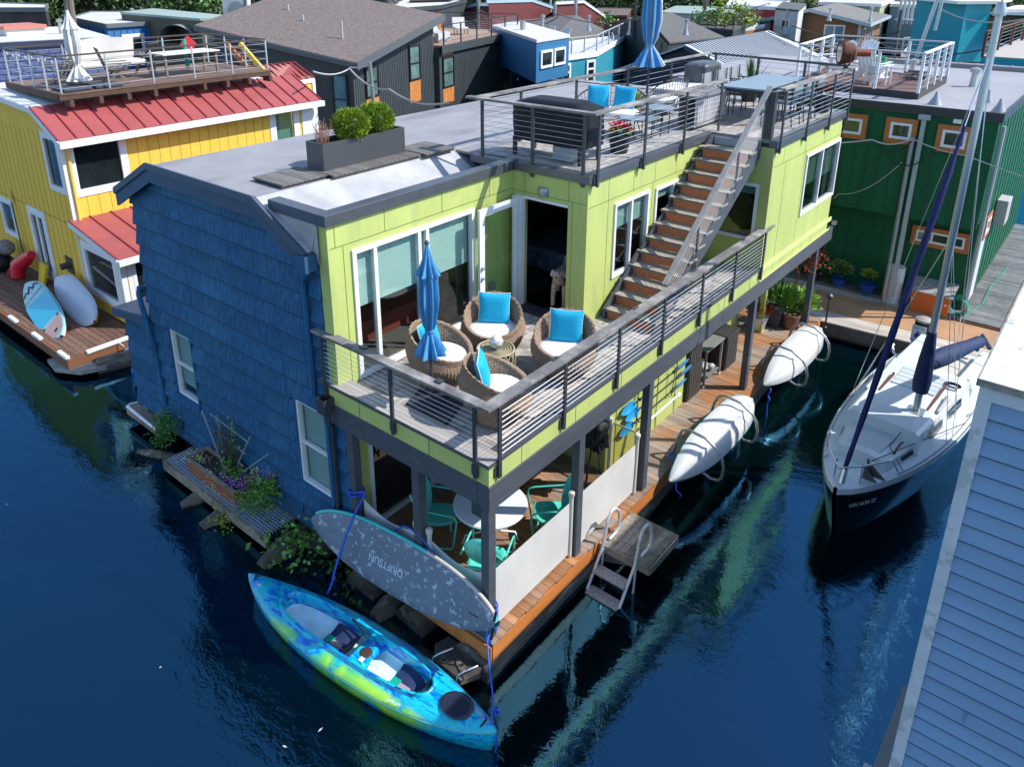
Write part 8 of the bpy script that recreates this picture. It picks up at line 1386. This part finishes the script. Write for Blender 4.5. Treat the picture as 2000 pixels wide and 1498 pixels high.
protos=[make_tree(1,11,4.6,TL[0]),make_tree(2,13,4.2,TL[1]),make_tree(3,9,4.0,TL[2]),make_tree(4,12,5,TL[0],3000)]
used=set(); rs=random.Random(11)
spots=[]
for i in range(24):
    s=-62+i*5.4; spots.append((s,(80 if s<-18 else 84 if s<8 else 96)+rs.uniform(-4,4)))
for i in range(16): s=-75+i*9.5; spots.append((s,(92 if s<-18 else 98 if s<8 else 108)+rs.uniform(-4,4)))
KN=['mid green','dark green','yellow green','broad mid green']
for i,(s,dd) in enumerate(spots):
    k=rs.choice((0,1,0,1,2,3)); p=c_+f*dd+r_*s; p.z=.3
    row='near row' if i<24 else 'back row'
    if k in used: o=dup(protos[k],(0,0,0),0,None,None,rs.uniform(.75,1.1))
    else: o=protos[k]; used.add(k)
    o.location=p; o.rotation_euler=(0,0,rs.uniform(0,6)); o['label']='%s leafy tree of the shore wood at the top of the view'%KN[k]; o['group']='%s shore trees'%KN[k]
for k,pr_ in enumerate(protos):
    if k not in used:
        for ch in list(pr_.children): bpy.data.objects.remove(ch)
        bpy.data.objects.remove(pr_)
mb=MB()
for k in range(16000):
    s=rs.uniform(-85,95); dd=(82 if s<-18 else 86 if s<8 else 100)+rs.uniform(-6,12); p=c_+f*dd+r_*s; z=rs.uniform(.3,3.2); mb.leaf((p.x,p.y,z),(rs.uniform(-1,1),rs.uniform(-1,1),rs.uniform(-.3,.8)),rs.uniform(.6,1.2),rs.uniform(.4,.8))
o=mb.build('undergrowth',TL[1],None); tag(o,'dense green undergrowth along the shore below the trees','undergrowth',None,'stuff')
q=at(85,30,z=5); farplant('bright yellow green tree crown between dark timber house and poles',100,40,2.5,3.4,2600,TL[2],(.6,.6,1))
# ---------------- water ----------------
wm=bpy.data.materials.new('lake_water'); wm.use_nodes=True; t=wm.node_tree; N=t.nodes; L=t.links; b=N['Principled BSDF']
b.inputs['Base Color'].default_value=(.0003,.004,.006,1); b.inputs['Roughness'].default_value=.5; b.inputs['Specular IOR Level'].default_value=0
gl=N.new('ShaderNodeBsdfGlossy'); gl.inputs['Roughness'].default_value=.015; gl.inputs['Color'].default_value=(.20,.63,1,1)
lw=N.new('ShaderNodeFresnel'); lw.inputs[0].default_value=2.3; mx=N.new('ShaderNodeMixShader')
tc=N.new('ShaderNodeTexCoord'); mp=N.new('ShaderNodeMapping'); mp.inputs['Scale'].default_value=(1,1.7,1); mp.inputs['Rotation'].default_value=(0,0,.6); L.new(tc.outputs['Object'],mp.inputs[0])
def nz(sc,det,dist,rough=.5):
    n=N.new('ShaderNodeTexNoise'); n.inputs['Scale'].default_value=sc; n.inputs['Detail'].default_value=det; n.inputs['Distortion'].default_value=dist; n.inputs['Roughness'].default_value=rough; L.new(mp.outputs[0],n.inputs['Vector']); return n.outputs[0]
def ma(op,a,b_):
    m=N.new('ShaderNodeMath'); m.operation=op
    for i,x in enumerate((a,b_)):
        if isinstance(x,(int,float)): m.inputs[i].default_value=x
        else: L.new(x,m.inputs[i])
    return m.outputs[0]
big=nz(.55,2,.3); mid=nz(3.4,4,.8,.6); fine=nz(13,3,.5); mask=N.new('ShaderNodeMapRange'); mask.inputs[1].default_value=.42; mask.inputs[2].default_value=.62; mask.inputs[3].default_value=.35; mask.inputs[4].default_value=1; L.new(nz(.16,2,.5),mask.inputs[0])
h=ma('ADD',ma('MULTIPLY',big,1.0),ma('MULTIPLY',ma('ADD',ma('MULTIPLY',mid,.42),ma('MULTIPLY',fine,.07)),mask.outputs[0]))
bp=N.new('ShaderNodeBump'); bp.inputs['Strength'].default_value=.32; bp.inputs['Distance'].default_value=.05; L.new(h,bp.inputs['Height']); L.new(bp.outputs[0],gl.inputs['Normal']); L.new(bp.outputs[0],lw.inputs['Normal'])
L.new(lw.outputs[0],mx.inputs[0]); L.new(b.outputs[0],mx.inputs[1]); L.new(gl.outputs[0],mx.inputs[2]); L.new(mx.outputs[0],N['Material Output'].inputs[0])
mb=MB(); mb.box(-500,-500,-3,500,500,0); o=mb.build('water',wm,None,world=False); o['kind']='structure'
mb=MB(); rs=random.Random(9)
for k in range(40):
    q=Vector((rs.uniform(-9,4),rs.uniform(-4,9),.004)); 
    if -8.6<q.x<.3 and q.y>-.6: continue
    a=rs.uniform(0,6); mb.leaf(q,(math.cos(a),math.sin(a),0),rs.uniform(.03,.08),.025,(0,0,1))
tag(mb.build('floating_bits',M('pale_flotsam',(.5,.5,.45),.7),None),'tiny pale leaves and bits floating on the lake',"flotsam",None,'stuff')
